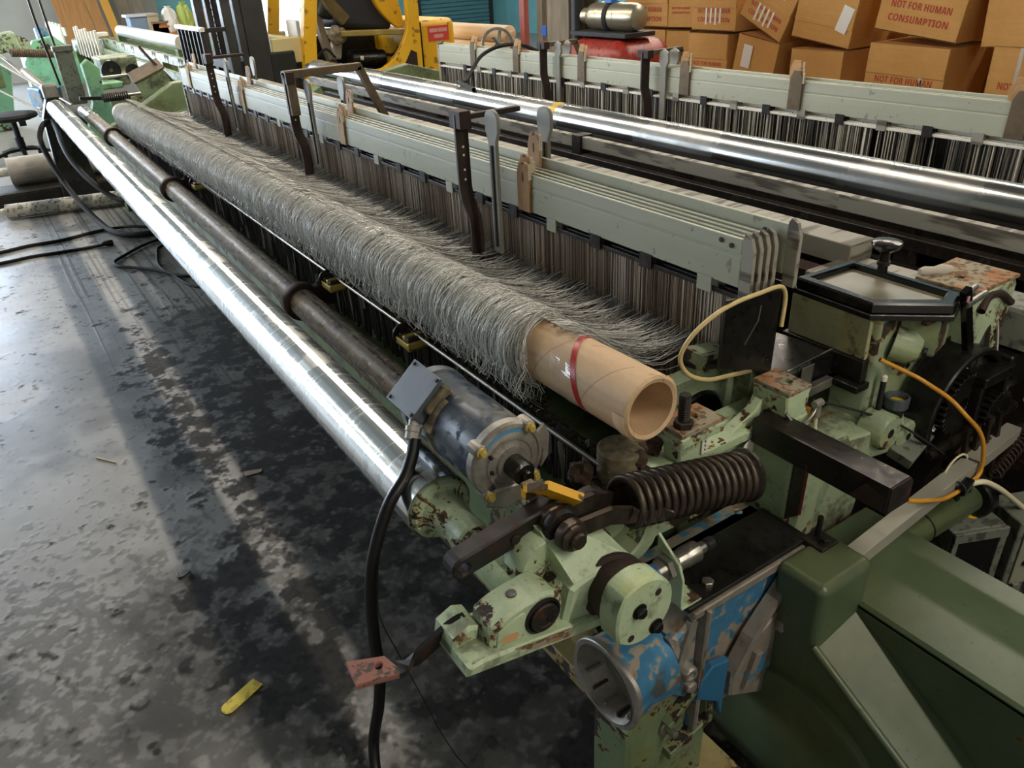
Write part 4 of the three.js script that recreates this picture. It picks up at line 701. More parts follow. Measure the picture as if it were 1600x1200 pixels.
// ------------------------------------------------ lever that carries the roller
{
  const t = thing('roller_lever', 'chipped mint green cast lever holding the chrome roller bearing, round cover plate at its pivot', 'lever');
  const O = [0.537, 0.703], a = -0.2;
  const put = g => { g.rotateZ(a); g.translate(O[0], O[1], 0); return boxUV(g); };
  // bearing cap: sloping nose and an arch round the pin
  const cap = new THREE.Shape(); cap.moveTo(-0.098, -0.03); cap.lineTo(0.05, -0.03); cap.lineTo(0.05, 0.012); cap.absarc(0.004, 0.012, 0.046, 0, 2.05, false); cap.quadraticCurveTo(-0.072, 0.042, -0.098, 0.018); cap.closePath();
  const bcap = mesh('bearing_cap', put(ext(cap, 'xy', -0.872, -0.802, 0.006, [], 20)), M.mintWorn, t);
  const panel = new THREE.Shape(); panel.moveTo(-0.088, -0.022); panel.lineTo(-0.036, -0.02); panel.lineTo(-0.034, 0.02); panel.quadraticCurveTo(-0.036, 0.036, -0.048, 0.032); panel.quadraticCurveTo(-0.075, 0.02, -0.088, 0.008); panel.closePath();
  mesh('cast_panel', put(ext(panel, 'xy', -0.803, -0.7995, 0.0015)), M.mint, bcap);
  mesh('rust_patch', put(ext(rrShape(0.034, 0.017, 0.008, -0.062, -0.01), 'xy', -0.7996, -0.799, 0)), plain(0xc49a6c, 0.8), t);
  mesh('base_bar', put(merge([ext([[-0.15, -0.05], [0.15, -0.05], [0.15, -0.022], [0.045, -0.022], [-0.12, -0.022], [-0.15, -0.03]], 'xy', -0.90, -0.785, 0.005), ext([[-0.15, -0.045], [-0.10, -0.045], [-0.10, 0.0], [-0.12, 0.006], [-0.15, -0.012]], 'xy', -0.905, -0.835, 0.006)])), M.mint, t);
  mesh('rust_ledge', put(ext([[-0.06, -0.0235], [0.07, -0.0235], [0.06, -0.042], [-0.02, -0.038]], 'xy', -0.7855, -0.7838, 0)), M.rustTop, t);
  const c = (u, v) => [O[0] + u * Math.cos(a) - v * Math.sin(a), O[1] + u * Math.sin(a) + v * Math.cos(a)];
  const p = c(0.004, 0.011);
  mesh('pin_ring', lathe([p[0], p[1], -0.806], [p[0], p[1], 1], [[0, 0], [0.035, 0], [0.037, 0.002], [0.037, 0.006], [0.032, 0.008], [0.03, 0.004], [0, 0.004]], 36), M.black, bcap);
  mesh('pin_head', lathe([p[0], p[1], -0.803], [p[0], p[1], 1], [[0, 0], [0.0285, 0], [0.0285, 0.008], [0.026, 0.0105], [0.018, 0.0105], [0.017, 0.0095], [0, 0.0095]], 36), M.oldIron, t);
  mesh('pin_socket', cyl([p[0] + 0.008, p[1] - 0.006, -0.794], [p[0] + 0.008, p[1] - 0.006, -0.791], 0.006, 12), M.blackOily, t);
  const h = c(-0.035, 0.032); mesh('top_plug', lathe([h[0] - 0.004, h[1] + 0.012, -0.838], [h[0] + 0.2 - 0.25, h[1] + 0.6, -0.84], [[0, 0], [0.0095, 0], [0.0095, 0.006], [0.007, 0.007], [0, 0.007]], 20), M.blackOily, t);
  // second, smaller lug with a dark bore
  const lug = new THREE.Shape(); lug.moveTo(0.03, -0.04); lug.lineTo(0.115, -0.04); lug.lineTo(0.115, 0.0); lug.absarc(0.078, 0.012, 0.038, 0, Math.PI, false); lug.closePath();
  mesh('lug', put(ext(lug, 'xy', -0.91, -0.825, 0.005, [], 16)), M.mintWorn, t);
  const l = c(0.08, 0.008); mesh('lug_bore', lathe([l[0], l[1], -0.83], [l[0], l[1], 0], [[0, 0], [0.021, 0], [0.021, 0.006], [0.015, 0.007], [0, 0.006]], 24), M.oldIron, t);
  // bell crank body: pivot boss and the arm rising to the spring pin
  const body = new THREE.Shape(); body.moveTo(0.585, 0.66); body.lineTo(0.675, 0.63); body.absarc(0.70, 0.692, 0.066, -1.9, 1.35, false); body.lineTo(0.625, 0.742); body.lineTo(0.605, 0.735); body.closePath();
  mesh('crank_body', ext(body, 'xy', -0.90, -0.80, 0.007, [], 18), M.mint, t);
  // sloping web from the pivot boss up to the spring pin
  mesh('crank_web', poly([[0.612, 0.745, -0.803], [0.74, 0.745, -0.803], [0.772, 0.70, -0.83], [0.728, 0.772, -0.888], [0.66, 0.80, -0.872], [0.60, 0.815, -0.885], [0.612, 0.66, -0.90], [0.74, 0.66, -0.90], [0.728, 0.772, -0.93], [0.60, 0.815, -0.93]], [[0, 1, 4], [1, 3, 4], [1, 2, 3], [0, 4, 5], [0, 5, 9, 6], [3, 2, 7, 8], [5, 4, 3, 8, 9], [6, 9, 8, 7], [0, 6, 7, 2, 1]], 0.5), M.mint, t);
  mesh('side_disc', lathe([0.598, 0.75, -0.925], [0.598, 0.75, 0], [[0, 0], [0.052, 0], [0.055, 0.004], [0.055, 0.05], [0.049, 0.058], [0, 0.058]], 32), M.mintWorn, t);
  mesh('worn_patch', lathe([0.598, 0.75, -0.868], [0.598, 0.75, 0], [[0.02, 0], [0.05, 0.0005], [0.05, 0.0015], [0.02, 0.0015]], 20, 0.7, 0.2, 1.9), M.darkRust, t);
  mesh('pivot_bush', lathe([0.70, 0.695, -0.80], [0.687, 0.708, -0.745], [[0, 0], [0.066, 0], [0.066, 0.01], [0.058, 0.012], [0.058, 0.07], [0, 0.07]], 40), M.darkRust, t);
  // round cover plate
  const disc = new THREE.Shape(); disc.absarc(0.684, 0.716, 0.069, -2.5, 2.2, false); disc.quadraticCurveTo(0.616, 0.733, 0.629, 0.675); disc.closePath();
  const cvp = mesh('cover_plate', ext(disc, 'xy', -0.752, -0.702, 0.004, [], 32), M.mint, t);
  mesh('cover_bolt', bolt([0.674, 0.725, -0.7025], [0, 0, 1], 0.0105, 0.01), M.blackOily, cvp);
  mesh('cover_bolt', bolt([0.714, 0.667, -0.7025], [0, 0, 1], 0.0105, 0.01), M.blackOily, cvp);
  for (const [x, y] of [[0.716, 0.745], [0.657, 0.671]]) mesh('cover_hole', lathe([x, y, -0.7025], [x, y, 0], [[0, 0], [0.0075, 0], [0.0075, 0.001], [0, 0.001]], 14), M.darkRust, t);
  // hub collar of the spring shaft behind the crank
  mesh('shaft_collar', lathe([0.735, 0.775, -0.93], [0.735, 0.775, 0], [[0, 0], [0.05, 0], [0.05, 0.02], [0.044, 0.03], [0.03, 0.03], [0, 0.03]], 32), M.greasy, t);
}
// dark flat lever lying across
{
  const t = thing('flat_lever', 'dark oily flat iron lever with a hole at its rounded end', 'lever');
  const s = new THREE.Shape(); s.moveTo(0.455, 0.768); s.lineTo(0.66, 0.792); s.lineTo(0.66, 0.842); s.lineTo(0.455, 0.814); s.absarc(0.455, 0.791, 0.023, Math.PI / 2, -Math.PI / 2, false); s.closePath();
  mesh('bar', ext(s, 'xy', -0.945, -0.905, 0.004, [circleHole(0.455, 0.79, 0.0105)], 16), M.oldIron, t);
  mesh('bar_boss', cyl([0.56, 0.804, -0.948], [0.56, 0.804, -0.9], 0.010, 16), M.oldIron, t);
}
// spring with its clevis
{
  const t = thing('coil_spring', 'heavy dark steel coil spring hooked to a forked clevis above the gearbox', 'spring');
  const A = V(0.79, 0.792, -0.88), C = V(1.10, 0.738, -0.85), ax = C.clone().sub(A), L = ax.length(); ax.normalize();
  const n1 = new THREE.Vector3().crossVectors(ax, V(0, 1, 0)).normalize(), n2 = new THREE.Vector3().crossVectors(ax, n1);
  const turns = 16.5, R = 0.046, pts = []; const N = 15.5 * 22;
  for (let i = 0; i <= N; i++) { const f = i / N, an = f * turns * TAU + 2.2; pts.push(A.clone().addScaledVector(ax, L * f).addScaledVector(n1, Math.cos(an) * R).addScaledVector(n2, Math.sin(an) * R)); }
  const cv = new THREE.CatmullRomCurve3(pts); const g = clean(new THREE.TubeGeometry(cv, N * 1 | 0, 0.0085, 9, false));
  mesh('coil', boxUV(g), M.spring, t);
  mesh('spring_core', cyl(A.clone().addScaledVector(ax, 0.012), C, 0.031, 20), M.greasy, t);
  mesh('end_seat', lathe(C.clone().addScaledVector(ax, -0.012), C.clone().addScaledVector(ax, 1), [[0, 0], [0.05, 0], [0.057, 0.006], [0.057, 0.014], [0.03, 0.02], [0, 0.02]], 28), M.greasy, t);
  const P = V(0.64, 0.812, -0.88);
  for (const s of [-1, 1]) {
    const z = s > 0 ? -0.848 : -0.902, e = A.clone().addScaledVector(ax, 0.02); e.z += s * 0.03; e.y += 0.004;
    mesh('clevis_eye', lathe([P.x, P.y, z - 0.009], [P.x, P.y, 1], [[0.012, 0], [0.028, 0], [0.031, 0.003], [0.031, 0.015], [0.028, 0.018], [0.012, 0.018]], 32), M.spring, t);
    mesh('clevis_strap', strap([[P.x + 0.018, P.y + 0.004, z], [P.x + 0.09, P.y, z + 0.002], [e.x - 0.02, e.y - 0.008, mix(z, e.z, 0.7)], [e.x + 0.02, e.y - 0.012, e.z]], 0.034, 0.011, [0, 1, 0]), M.spring, t);
  }
  mesh('hook_tab', strap([[0.775, 0.793, -0.842], [0.815, 0.777, -0.832], [0.845, 0.772, -0.826], [0.848, 0.785, -0.822]], 0.03, 0.006, [0, 1, 0.1]), M.spring, t);
  mesh('clevis_pin', lathe([P.x, P.y, -0.945], [P.x, P.y, 1], [[0, 0], [0.017, 0], [0.017, 0.122], [0.0145, 0.126], [0, 0.126]], 10, 0.3), M.spring, t);
  mesh('pin_collar', lathe([P.x, P.y, -0.888], [P.x, P.y, 1], [[0.016, 0], [0.033, 0], [0.036, 0.004], [0.036, 0.014], [0.032, 0.02], [0.016, 0.02]], 32), M.oldIron, t);
  mesh('outer_nut', lathe([P.x, P.y, -0.84], [P.x, P.y, 1], [[0.016, 0], [0.026, 0], [0.026, 0.008], [0.022, 0.011], [0.016, 0.011]], 28), M.spring, t);
}
{
  const t = thing('yellow_stop', 'chipped yellow painted stop bar tucked behind the spring clevis', 'stop bar');
  mesh('plate', strap([[0.606, 0.878, -0.935], [0.636, 0.874, -0.92], [0.69, 0.836, -0.892]], 0.044, 0.016, [0.55, 0.2, 0.8]), M.yellowPaint, t);
  mesh('shank', box(0.615, 0.64, 0.835, 0.868, -0.965, -0.947), M.yellowPaint, t);
}
// treadle plate on a twisted strap
{
  const t = thing('treadle_strap', 'twisted dark iron strap with a red painted drilled end plate below the lever', 'strap');
  const plate = [[0.236, -0.958], [0.297, -0.93], [0.309, -0.876], [0.231, -0.899]];
  mesh('end_plate', ext(plate, 'xz', 0.652, 0.664, 0.002, [circleHole(0.279, -0.915, 0.007)]), surf({ roughness: 0.7 }, 128, 0.1, (u, v) => { const a = fbm(u, v, 6, 4, 501); return mix3(hex(0x8f5f52), hex(0x4a3d36), sstep(0.52, 0.62, a)); }), t);
  // strap that turns a quarter from flat to upright
  const pos = [], N = 14, ring = []; for (let i = 0; i <= N; i++) { const f = i / N, tw = sstep(0.0, 0.38, f) * 1.35, c = V(mix(0.295, 0.425, f), 0.658 + 0.055 * sstep(0.1, 1, f), mix(-0.898, -0.872, f)); const w = 0.021, th = 0.005, dy = Math.sin(tw), dz = Math.cos(tw); ring.push([[1, 1], [1, -1], [-1, -1], [-1, 1]].map(([a, b]) => V(c.x + (a * w * dz * 0.25), c.y + a * w * dy + b * th * dz, c.z + a * w * dz - b * th * dy))); }
  const quad = (a, b, c, d) => { for (const q of [a, b, c, a, c, d]) pos.push(q.x, q.y, q.z); };
  for (let i = 0; i < N; i++) for (let k = 0; k < 4; k++) quad(ring[i][k], ring[i][(k + 1) % 4], ring[i + 1][(k + 1) % 4], ring[i + 1][k]);
  const g = new THREE.BufferGeometry(); g.setAttribute('position', new THREE.Float32BufferAttribute(pos, 3)); g.computeVertexNormals();
  mesh('twisted_bar', boxUV(clean(toCreasedNormals(g, 0.8))), M.oldIron, t);
}
// ------------------------------------------------ motor
{
  const t = thing('electric_motor', 'dark blue electric motor with bare aluminium end bell lying on the rollers', 'motor');
  const x = 0.655, y = 0.845, zf = -1.045, zr = -1.40, P = z => [x, y, z];
  mesh('body', lathe(P(zr + 0.05), P(5), [[0, 0], [0.078, 0], [0.08, 0.003], [0.08, 0.262], [0.0765, 0.266], [0.0765, 0.28], [0, 0.28]], 56), M.motorBlue, t);
  mesh('rear_bell', lathe(P(zr), P(5), [[0, 0], [0.055, 0.002], [0.072, 0.01], [0.08, 0.022], [0.083, 0.03], [0.083, 0.052], [0.08, 0.055], [0, 0.055]], 56), M.motorGrey, t);
  const bell = mesh('front_bell', lathe(P(zf - 0.045), P(5), [[0, 0], [0.081, 0], [0.0835, 0.003], [0.0835, 0.02], [0.08, 0.026], [0.072, 0.028], [0.07, 0.024], [0.055, 0.03], [0.053, 0.034], [0.05, 0.034], [0.048, 0.031], [0.036, 0.036], [0.034, 0.042], [0, 0.044]], 56, 0.4), M.castAlu, t);
  mesh('blue_rim_paint', lathe(P(zf - 0.018), P(5), [[0.0585, -0.0], [0.0705, -0.003], [0.0705, -0.002], [0.0585, 0.001]], 40, 0.4, 2.6, 1.5), plain(0x4a87ad, 0.5), bell);
  for (const an of [0.9, 2.5, 4.0, 5.5]) { const bx = x + Math.cos(an) * 0.079, by = y + Math.sin(an) * 0.079; mesh('bell_lug', lathe([bx, by, zf - 0.045], [bx, by, 5], [[0, 0], [0.014, 0], [0.014, 0.03], [0.011, 0.034], [0, 0.034]], 18), M.castAlu, bell); mesh('tie_bolt', bolt([bx, by, zf - 0.012], [0, 0, 1], 0.0075, 0.009), M.brass, bell); }
  mesh('guard_ear', ext([[x + 0.062, y + 0.03], [x + 0.09, y + 0.05], [x + 0.103, y + 0.02], [x + 0.098, y - 0.03], [x + 0.078, y - 0.05], [x + 0.084, y - 0.01]], 'xy', zf - 0.03, zf - 0.022, 0.002), M.castAlu, t);
  mesh('mount_flange', ext([[x - 0.05, y - 0.05], [x + 0.05, y - 0.06], [x + 0.045, y - 0.1], [x - 0.02, y - 0.105], [x - 0.06, y - 0.085]], 'xy', zf - 0.04, zf - 0.012, 0.004), M.castAlu, t);
  mesh('shaft_coupling', lathe(P(zf - 0.005), P(5), [[0, 0], [0.023, 0], [0.024, 0.003], [0.024, 0.04], [0.02, 0.044], [0.011, 0.044], [0.011, 0.058], [0, 0.058]], 24), M.blackOily, t);
  for (let i = 0; i < 3; i++) mesh('bell_screw', cyl([x - 0.045 + i * 0.0, y + 0.03 - i * 0.035, zf - 0.014], [x - 0.045, y + 0.03 - i * 0.035, zf - 0.006], 0.004, 8), M.oldIron, bell);
  // terminal box on the upper left flank
  const q = new THREE.Quaternion().setFromEuler(new THREE.Euler(0, 0, 0.72)), cx = x - 0.06, cy = y + 0.064;
  const bx = (w, h, d, ox, oy, oz, r) => { const g = B(new RoundedBoxGeometry(w, h, d, 2, r)); g.translate(ox, oy, oz); g.applyQuaternion(q); g.translate(cx, cy, -1.32); return g; };
  const tb = mesh('terminal_box', [bx(0.10, 0.035, 0.115, 0, -0.008, 0, 0.006)], M.motorGrey, t);
  mesh('box_lid', [bx(0.105, 0.006, 0.12, 0, 0.012, 0, 0.002)], M.motorGrey, tb);
  for (const [sx, sz] of [[-1, -1], [1, 1], [1, -1], [-1, 1]]) mesh('lid_screw', bx(0.008, 0.004, 0.008, sx * 0.044, 0.016, sz * 0.05, 0.001), M.oldIron, tb);
  mesh('lint_crust', [bx(0.07, 0.03, 0.022, 0.012, -0.01, 0.064, 0.008), bx(0.1, 0.012, 0.03, -0.005, -0.022, 0.075, 0.005)], M.lint, t);
  mesh('lint_streak', lathe(P(-1.255), P(5), [[0.0803, 0], [0.0835, 0.004], [0.083, 0.02], [0.0803, 0.028]], 40, 0.8, 3.6, 1.9), M.lint, t);
  // gland and hanging cable
  const gl = V(0.555, 0.852, -1.275), dn = V(-0.45, -0.75, 0.35).normalize();
  mesh('cable_gland', [lathe(gl.clone().addScaledVector(dn, -0.02), gl.clone().add(dn), [[0, 0], [0.013, 0], [0.013, 0.012], [0.018, 0.014], [0.018, 0.024], [0.016, 0.026], [0.016, 0.04], [0.012, 0.044], [0, 0.044]], 12, 0.35)], M.gland, t);
}
{
  const t = single('motor_cable', tube([[0.55, 0.838, -1.262], [0.535, 0.812, -1.25], [0.505, 0.775, -1.235], [0.462, 0.745, -1.22], [0.428, 0.69, -1.215], [0.398, 0.62, -1.21], [0.382, 0.53, -1.215], [0.374, 0.4, -1.22], [0.372, 0.3, -1.22], [0.356, 0.2, -1.22], [0.325, 0.08, -1.22], [0.30, 0.016, -1.16], [0.28, 0.016, -1.0], [0.24, 0.016, -0.7]], 0.0135, 90, 14), M.rubber, 'thick glossy black motor cable hanging from the motor to the floor', 'cable');
}
{
  single('stray_wire', tube([[0.40, 0.62, -1.19], [0.382, 0.50, -1.18], [0.40, 0.40, -1.16], [0.42, 0.3, -1.12], [0.46, 0.12, -1.1], [0.5, 0.006, -1.08], [0.56, 0.005, -0.9]], 0.0014, 40, 5), M.rubberMatte, 'thin loose black wire trailing beside the thick motor cable', 'wire');
}
// ------------------------------------------------ blue gearbox
{
  const t = thing('blue_gearbox', 'worn blue gearbox with glossy black top cover under the mint lever', 'gearbox');
  const tcv = mesh('top_cover', [box(0.835, 1.19, 0.592, 0.604, -0.862, -0.735, 0.003)], M.blackOily, t);
  mesh('cover_bolt', bolt([0.915, 0.604, -0.765], [0, 1, 0], 0.0125, 0.009, false), M.steel, tcv);
  mesh('rear_strip', [ext([[0.82, -0.92], [1.19, -0.925], [1.19, -0.862], [0.82, -0.862]], 'xz', 0.575, 0.59, 0.002, [circleHole(1.15, -0.895, 0.008)])], M.greyWorn, t);
  mesh('housing', [ext([[0.862, 0.30], [1.19, 0.25], [1.195, 0.59], [0.85, 0.59]], 'xy', -0.9, -0.742, 0.006)], M.blueWorn, t);
  mesh('lower_housing', [ext([[0.90, 0.24], [1.15, 0.2], [1.18, 0.3], [0.88, 0.34]], 'xy', -0.88, -0.75, 0.008)], M.greyWorn, t);
  // cast front plate with a sloping outline and ribs
  const fpl = mesh('front_plate', [ext([[0.955, 0.30], [1.05, 0.245], [1.16, 0.24], [1.19, 0.30], [1.19, 0.42], [1.165, 0.47], [1.10, 0.49], [1.0, 0.43], [0.955, 0.37]], 'xy', -0.745, -0.708, 0.006)], M.greyWorn, t);
  mesh('rib', [strap([[0.955, 0.375, -0.715], [1.0, 0.45, -0.715], [1.10, 0.535, -0.722], [1.16, 0.545, -0.725]], 0.03, 0.016, [0, 0, 1])], M.greyWorn, t);
  mesh('rib', ext([[1.075, 0.43], [1.155, 0.485], [1.165, 0.53], [1.08, 0.47]], 'xy', -0.715, -0.688, 0.004), M.castAlu, fpl);
  mesh('rib', ext([[0.985, 0.32], [1.0, 0.31], [1.03, 0.40], [1.01, 0.405]], 'xy', -0.71, -0.694, 0.003), M.greyWorn, fpl);
  mesh('corner_flange', [ext([[0.862, 0.25], [0.872, 0.245], [0.885, 0.585], [0.872, 0.59]], 'xy', -0.748, -0.718, 0.004), ext([[0.845, 0.574], [1.192, 0.566], [1.192, 0.592], [0.845, 0.592]], 'xy', -0.75, -0.728, 0.003)], M.greyWorn, t);
  mesh('blue_foot', ext([[0.862, 0.35], [0.925, 0.30], [0.94, 0.245], [0.95, 0.41], [0.90, 0.425], [0.87, 0.40]], 'xy', -0.735, -0.716, 0.003), plain(0x2d6488, 0.45), t);
  // neck with cast ribs
  mesh('neck', [ext([[0.785, 0.40], [0.865, 0.33], [0.865, 0.575], [0.80, 0.545]], 'xy', -0.87, -0.735, 0.008)], M.blueWorn, t);
  mesh('neck_rib', [strap([[0.80, 0.415, -0.735], [0.815, 0.49, -0.73], [0.85, 0.565, -0.738]], 0.014, 0.02, [0, 0, 1]), strap([[0.815, 0.49, -0.732], [0.80, 0.545, -0.75]], 0.014, 0.014, [0, 0, 1])], M.castAlu, t);
  mesh('drain_plug', [lathe([0.828, 0.455, -0.74], [0.81, 0.44, 0], [[0, 0], [0.019, 0], [0.019, 0.028], [0.016, 0.033], [0.011, 0.033], [0.010, 0.028], [0, 0.028]], 20)], M.castAlu, t);
  mesh('drain_plug', [lathe([0.85, 0.39, -0.74], [0.84, 0.38, 0], [[0, 0], [0.014, 0], [0.014, 0.016], [0.01, 0.02], [0, 0.02]], 18)], M.castAlu, t);
  // adapter drum, open towards the left
  mesh('adapter', lathe([0.80, 0.462, -0.79], [-1, 0.462, -0.79], [[0.05, 0], [0.078, 0], [0.083, 0.004], [0.086, 0.115], [0.088, 0.118]], 48), M.blueWorn, t);
  const abr = mesh('adapter_bore', lathe([0.72, 0.462, -0.79], [-1, 0.462, -0.79], [[0, 0], [0.03, 0], [0.032, -0.01], [0.072, -0.01], [0.08, 0.045], [0.0815, 0.05]], 48), M.castAlu, t);
  const fl = new THREE.Shape(); for (let i = 0; i <= 72; i++) { const an = TAU * i / 72, r = 0.094 + 0.016 * Math.pow(Math.max(0, Math.cos(2 * (an - 0.62))), 3); const X = Math.cos(an) * r - 0.79, Yv = Math.sin(an) * r + 0.462; if (i) fl.lineTo(X, Yv); else fl.moveTo(X, Yv); }
  mesh('adapter_flange', ext(fl, 'zy', 0.672, 0.684, 0.002, [circleHole(-0.79, 0.462, 0.081)], 40), M.castAlu, t);
  for (let i = 0; i < 5; i++) { const an = 3.6 + i * 0.5; mesh('bore_slot', rbox([0.70, 0.462 + Math.sin(an) * 0.074, -0.79 + Math.cos(an) * 0.074], [0.035, 0.006, 0.01], [-an, 0, 0], 0.001), i % 2 ? M.darkRust : M.steel, abr); }
  mesh('side_knob', lathe([1.19, 0.33, -0.76], [1.5, 0.33, -0.72], [[0, 0], [0.02, 0], [0.02, 0.03], [0.015, 0.036], [0, 0.036]], 18), M.blackOily, t);
}
// sensor on its angle bracket
{
  const t = thing('proximity_sensor', 'cylindrical blue tipped sensor in a mint green angle bracket on the gearbox cover', 'sensor');
  mesh('bracket', [ext([[-0.815, 0.605], [-0.745, 0.605], [-0.745, 0.675], [-0.757, 0.705], [-0.815, 0.745]], 'zy', 0.822, 0.828, 0.001), box(0.822, 0.875, 0.604, 0.609, -0.79, -0.742, 0.001)], M.mint, t);
  mesh('sensor_body', [lathe([0.775, 0.685, -0.785], [2, 0.685, -0.785], [[0, 0.012], [0.019, 0.012], [0.019, 0.085], [0.021, 0.088], [0.021, 0.12], [0.012, 0.124], [0.012, 0.14], [0, 0.14]], 28)], M.steel, t);
  mesh('sensor_face', cyl([0.772, 0.685, -0.785], [0.79, 0.685, -0.785], 0.0195, 28), plain(0x2d5d8a, 0.4), t);
  mesh('sensor_nut', [lathe([0.808, 0.685, -0.785], [2, 0.685, -0.785], [[0.018, 0], [0.028, 0], [0.028, 0.012], [0.018, 0.012]], 6, 0.3), lathe([0.829, 0.685, -0.785], [2, 0.685, -0.785], [[0.018, 0], [0.025, 0], [0.025, 0.008], [0.018, 0.008]], 6, 0.3)], M.steel, t);
  mesh('plug', lathe([0.912, 0.685, -0.785], [2, 0.685, -0.785], [[0, 0], [0.011, 0], [0.011, 0.008], [0.013, 0.01], [0.013, 0.026], [0.009, 0.03], [0, 0.03]], 18), M.rubberMatte, t);
}
// ------------------------------------------------ black bar, rail, covers at the right
{
  const t = thing('square_beam', 'oily black square beam sticking out towards the sheet metal guard', 'beam');
  mesh('beam', [ext([[1.208, 0.738], [1.282, 0.738], [1.282, 0.79], [1.272, 0.80], [1.208, 0.80]], 'xy', -0.93, -0.60, 0.003)], M.greasy, t);
  mesh('bare_end', ext([[1.209, 0.739], [1.281, 0.739], [1.281, 0.789], [1.271, 0.799], [1.209, 0.799]], 'xy', -0.601, -0.5985, 0.0005), M.oldIron, t);
  mesh('brown_patch', ext([[-0.68, 0.742], [-0.61, 0.741], [-0.606, 0.775], [-0.65, 0.786]], 'zy', 1.2065, 1.2082, 0), M.darkRust, t);
}
{
  const t = thing('aluminium_rail', 'long grey aluminium angle rail clamped across the drive gear', 'rail');
  mesh('rail', [rbox([1.57, 0.592, -0.682], [0.80, 0.006, 0.036], [0, 0.068, 0], 0.001), rbox([1.57, 0.577, -0.666], [0.80, 0.034, 0.005], [0, 0.068, 0], 0.001)], M.railGrey, t);
  mesh('end_clamp', [box(1.17, 1.225, 0.588, 0.606, -0.745, -0.69)], M.oldIron, t);
  mesh('clamp_stud', [cyl([1.205, 0.60, -0.728], [1.205, 0.655, -0.728], 0.006, 12), bolt([1.197, 0.606, -0.705], [0, 1, 0], 0.009, 0.008)], M.oldIron, t);
}
{
  const t = thing('sheet_guard', 'smooth sage green sheet metal guard with a stepped sloping side', 'guard');
  const x0 = 1.08, x1 = 1.212, x2 = 1.505, yT = 0.5, z9 = 0.12;
  // raised block at the back
  mesh('corner_block', [B(new RoundedBoxGeometry(0.165, 0.61, 0.118, 4, 0.02)).translate(1.1605, 0.295, -0.674)].map(boxUV), M.tank, t);
  // top deck
  mesh('top_deck', [ext([[x1, z9], [x2, z9], [x2, -0.80], [1.235, -0.80], [1.235, -0.63], [x1, -0.63]], 'xz', 0.478, yT, 0.009)], M.tank, t);
  mesh('deck_apron', box(x2 - 0.012, x2, 0.0, 0.49, -0.8, z9), M.tank, t);
  // chute that falls towards the front between the two walls
  const zf = -0.18, yA = 0.447, yB = 0.2;
  mesh('chute', poly([[x0, yA, -0.63], [x1, yA + 0.035, -0.63], [x1, yB + 0.008, zf], [x0, yB, zf], [x1, yT - 0.01, -0.63], [x1, yT - 0.01, z9], [x1, yB - 0.1, z9], [x0, yB - 0.16, z9]], [[0, 3, 2, 1], [1, 2, 6, 5, 4], [3, 7, 6, 2]]), M.tank, t);
  mesh('ridge', tube([[x0 + 0.004, yA - 0.001, -0.62], [x0 + 0.004, (yA + yB) / 2 - 0.001, (zf - 0.62) / 2], [x0 + 0.004, yB, zf], [x0 + 0.004, yB - 0.16, z9]], 0.009, 40, 10), M.tank, t);
  mesh('side_panel', poly([[x0, 0, -0.84], [x0, 0, z9], [x0, yB - 0.16, z9], [x0, yB, zf], [x0, yA, -0.62], [x0, 0.40, -0.84]], [[0, 1, 2, 3, 4, 5]]), M.tank, t);
  mesh('belt_disc', lathe([x0, 0.10, -0.62], [-1, 0.10, -0.62], [[0.0, 0.018], [0.215, 0.018], [0.228, 0.014], [0.232, 0.0]], 72, 0.4), M.tank, t);
  mesh('front_panel', poly([[x0, 0, z9], [x2, 0, z9], [x2, yT - 0.01, z9], [x1, yT - 0.01, z9], [x1, yB - 0.1, z9], [x0, yB - 0.16, z9]], [[0, 1, 2, 3, 4, 5]]), M.tank, t);
  mesh('drain_hole', lathe([x0 - 0.0185, -0.01 + 0.1, -0.5], [-1, 0.09, -0.5], [[0, 0], [0.016, 0], [0.016, 0.0012], [0, 0.0012]], 20), M.black, t);
}
{
  const t = thing('green_pipe', 'short sage green pipe below the aluminium rail', 'pipe');
  mesh('pipe', cyl([1.40, 0.44, -0.715], [1.80, 0.45, -0.70], 0.038, 28), M.tank, t);
  mesh('joint_ring', lathe([1.60, 0.445, -0.7075], [3, 0.48, -0.65], [[0.0382, 0], [0.0395, 0.001], [0.0395, 0.004], [0.0382, 0.005]], 28), M.black, t);
  mesh('end_ring', lathe([1.80, 0.45, -0.70], [3, 0.48, -0.655], [[0.03, 0], [0.055, 0], [0.06, 0.005], [0.06, 0.03], [0.055, 0.035], [0.03, 0.035]], 32), M.blackOily, t);
}
// control boxes low behind the rail
{
  const t = thing('control_box', 'small grey control box with a dark window and a yellow smear on top', 'control box');
  const ry = -0.42, at = (g) => { g.rotateY(ry); g.translate(1.79, 0, -0.685); return boxUV(g); };
  mesh('case', [at(box(-0.075, 0.075, 0.17, 0.4, -0.06, 0.05, 0.006))], M.greyBox, t);
  mesh('bezel', [at(box(-0.075, 0.075, 0.37, 0.4, 0.05, 0.062)), at(box(-0.075, -0.06, 0.2, 0.37, 0.05, 0.06)), at(box(0.055, 0.075, 0.2, 0.37, 0.05, 0.06))], M.greyBox, t);
  mesh('window', at(box(-0.058, 0.052, 0.25, 0.365, 0.05, 0.054)), M.blackGloss, t);
  mesh('yellow_smear', at(lathe([0.015, 0.4, -0.01], [0.015, 1, -0.01], [[0, 0.0005], [0.022, 0.0005], [0.02, 0.0015], [0, 0.002]], 20)).translate(0, 0, 0), M.yellowTape, t);
}
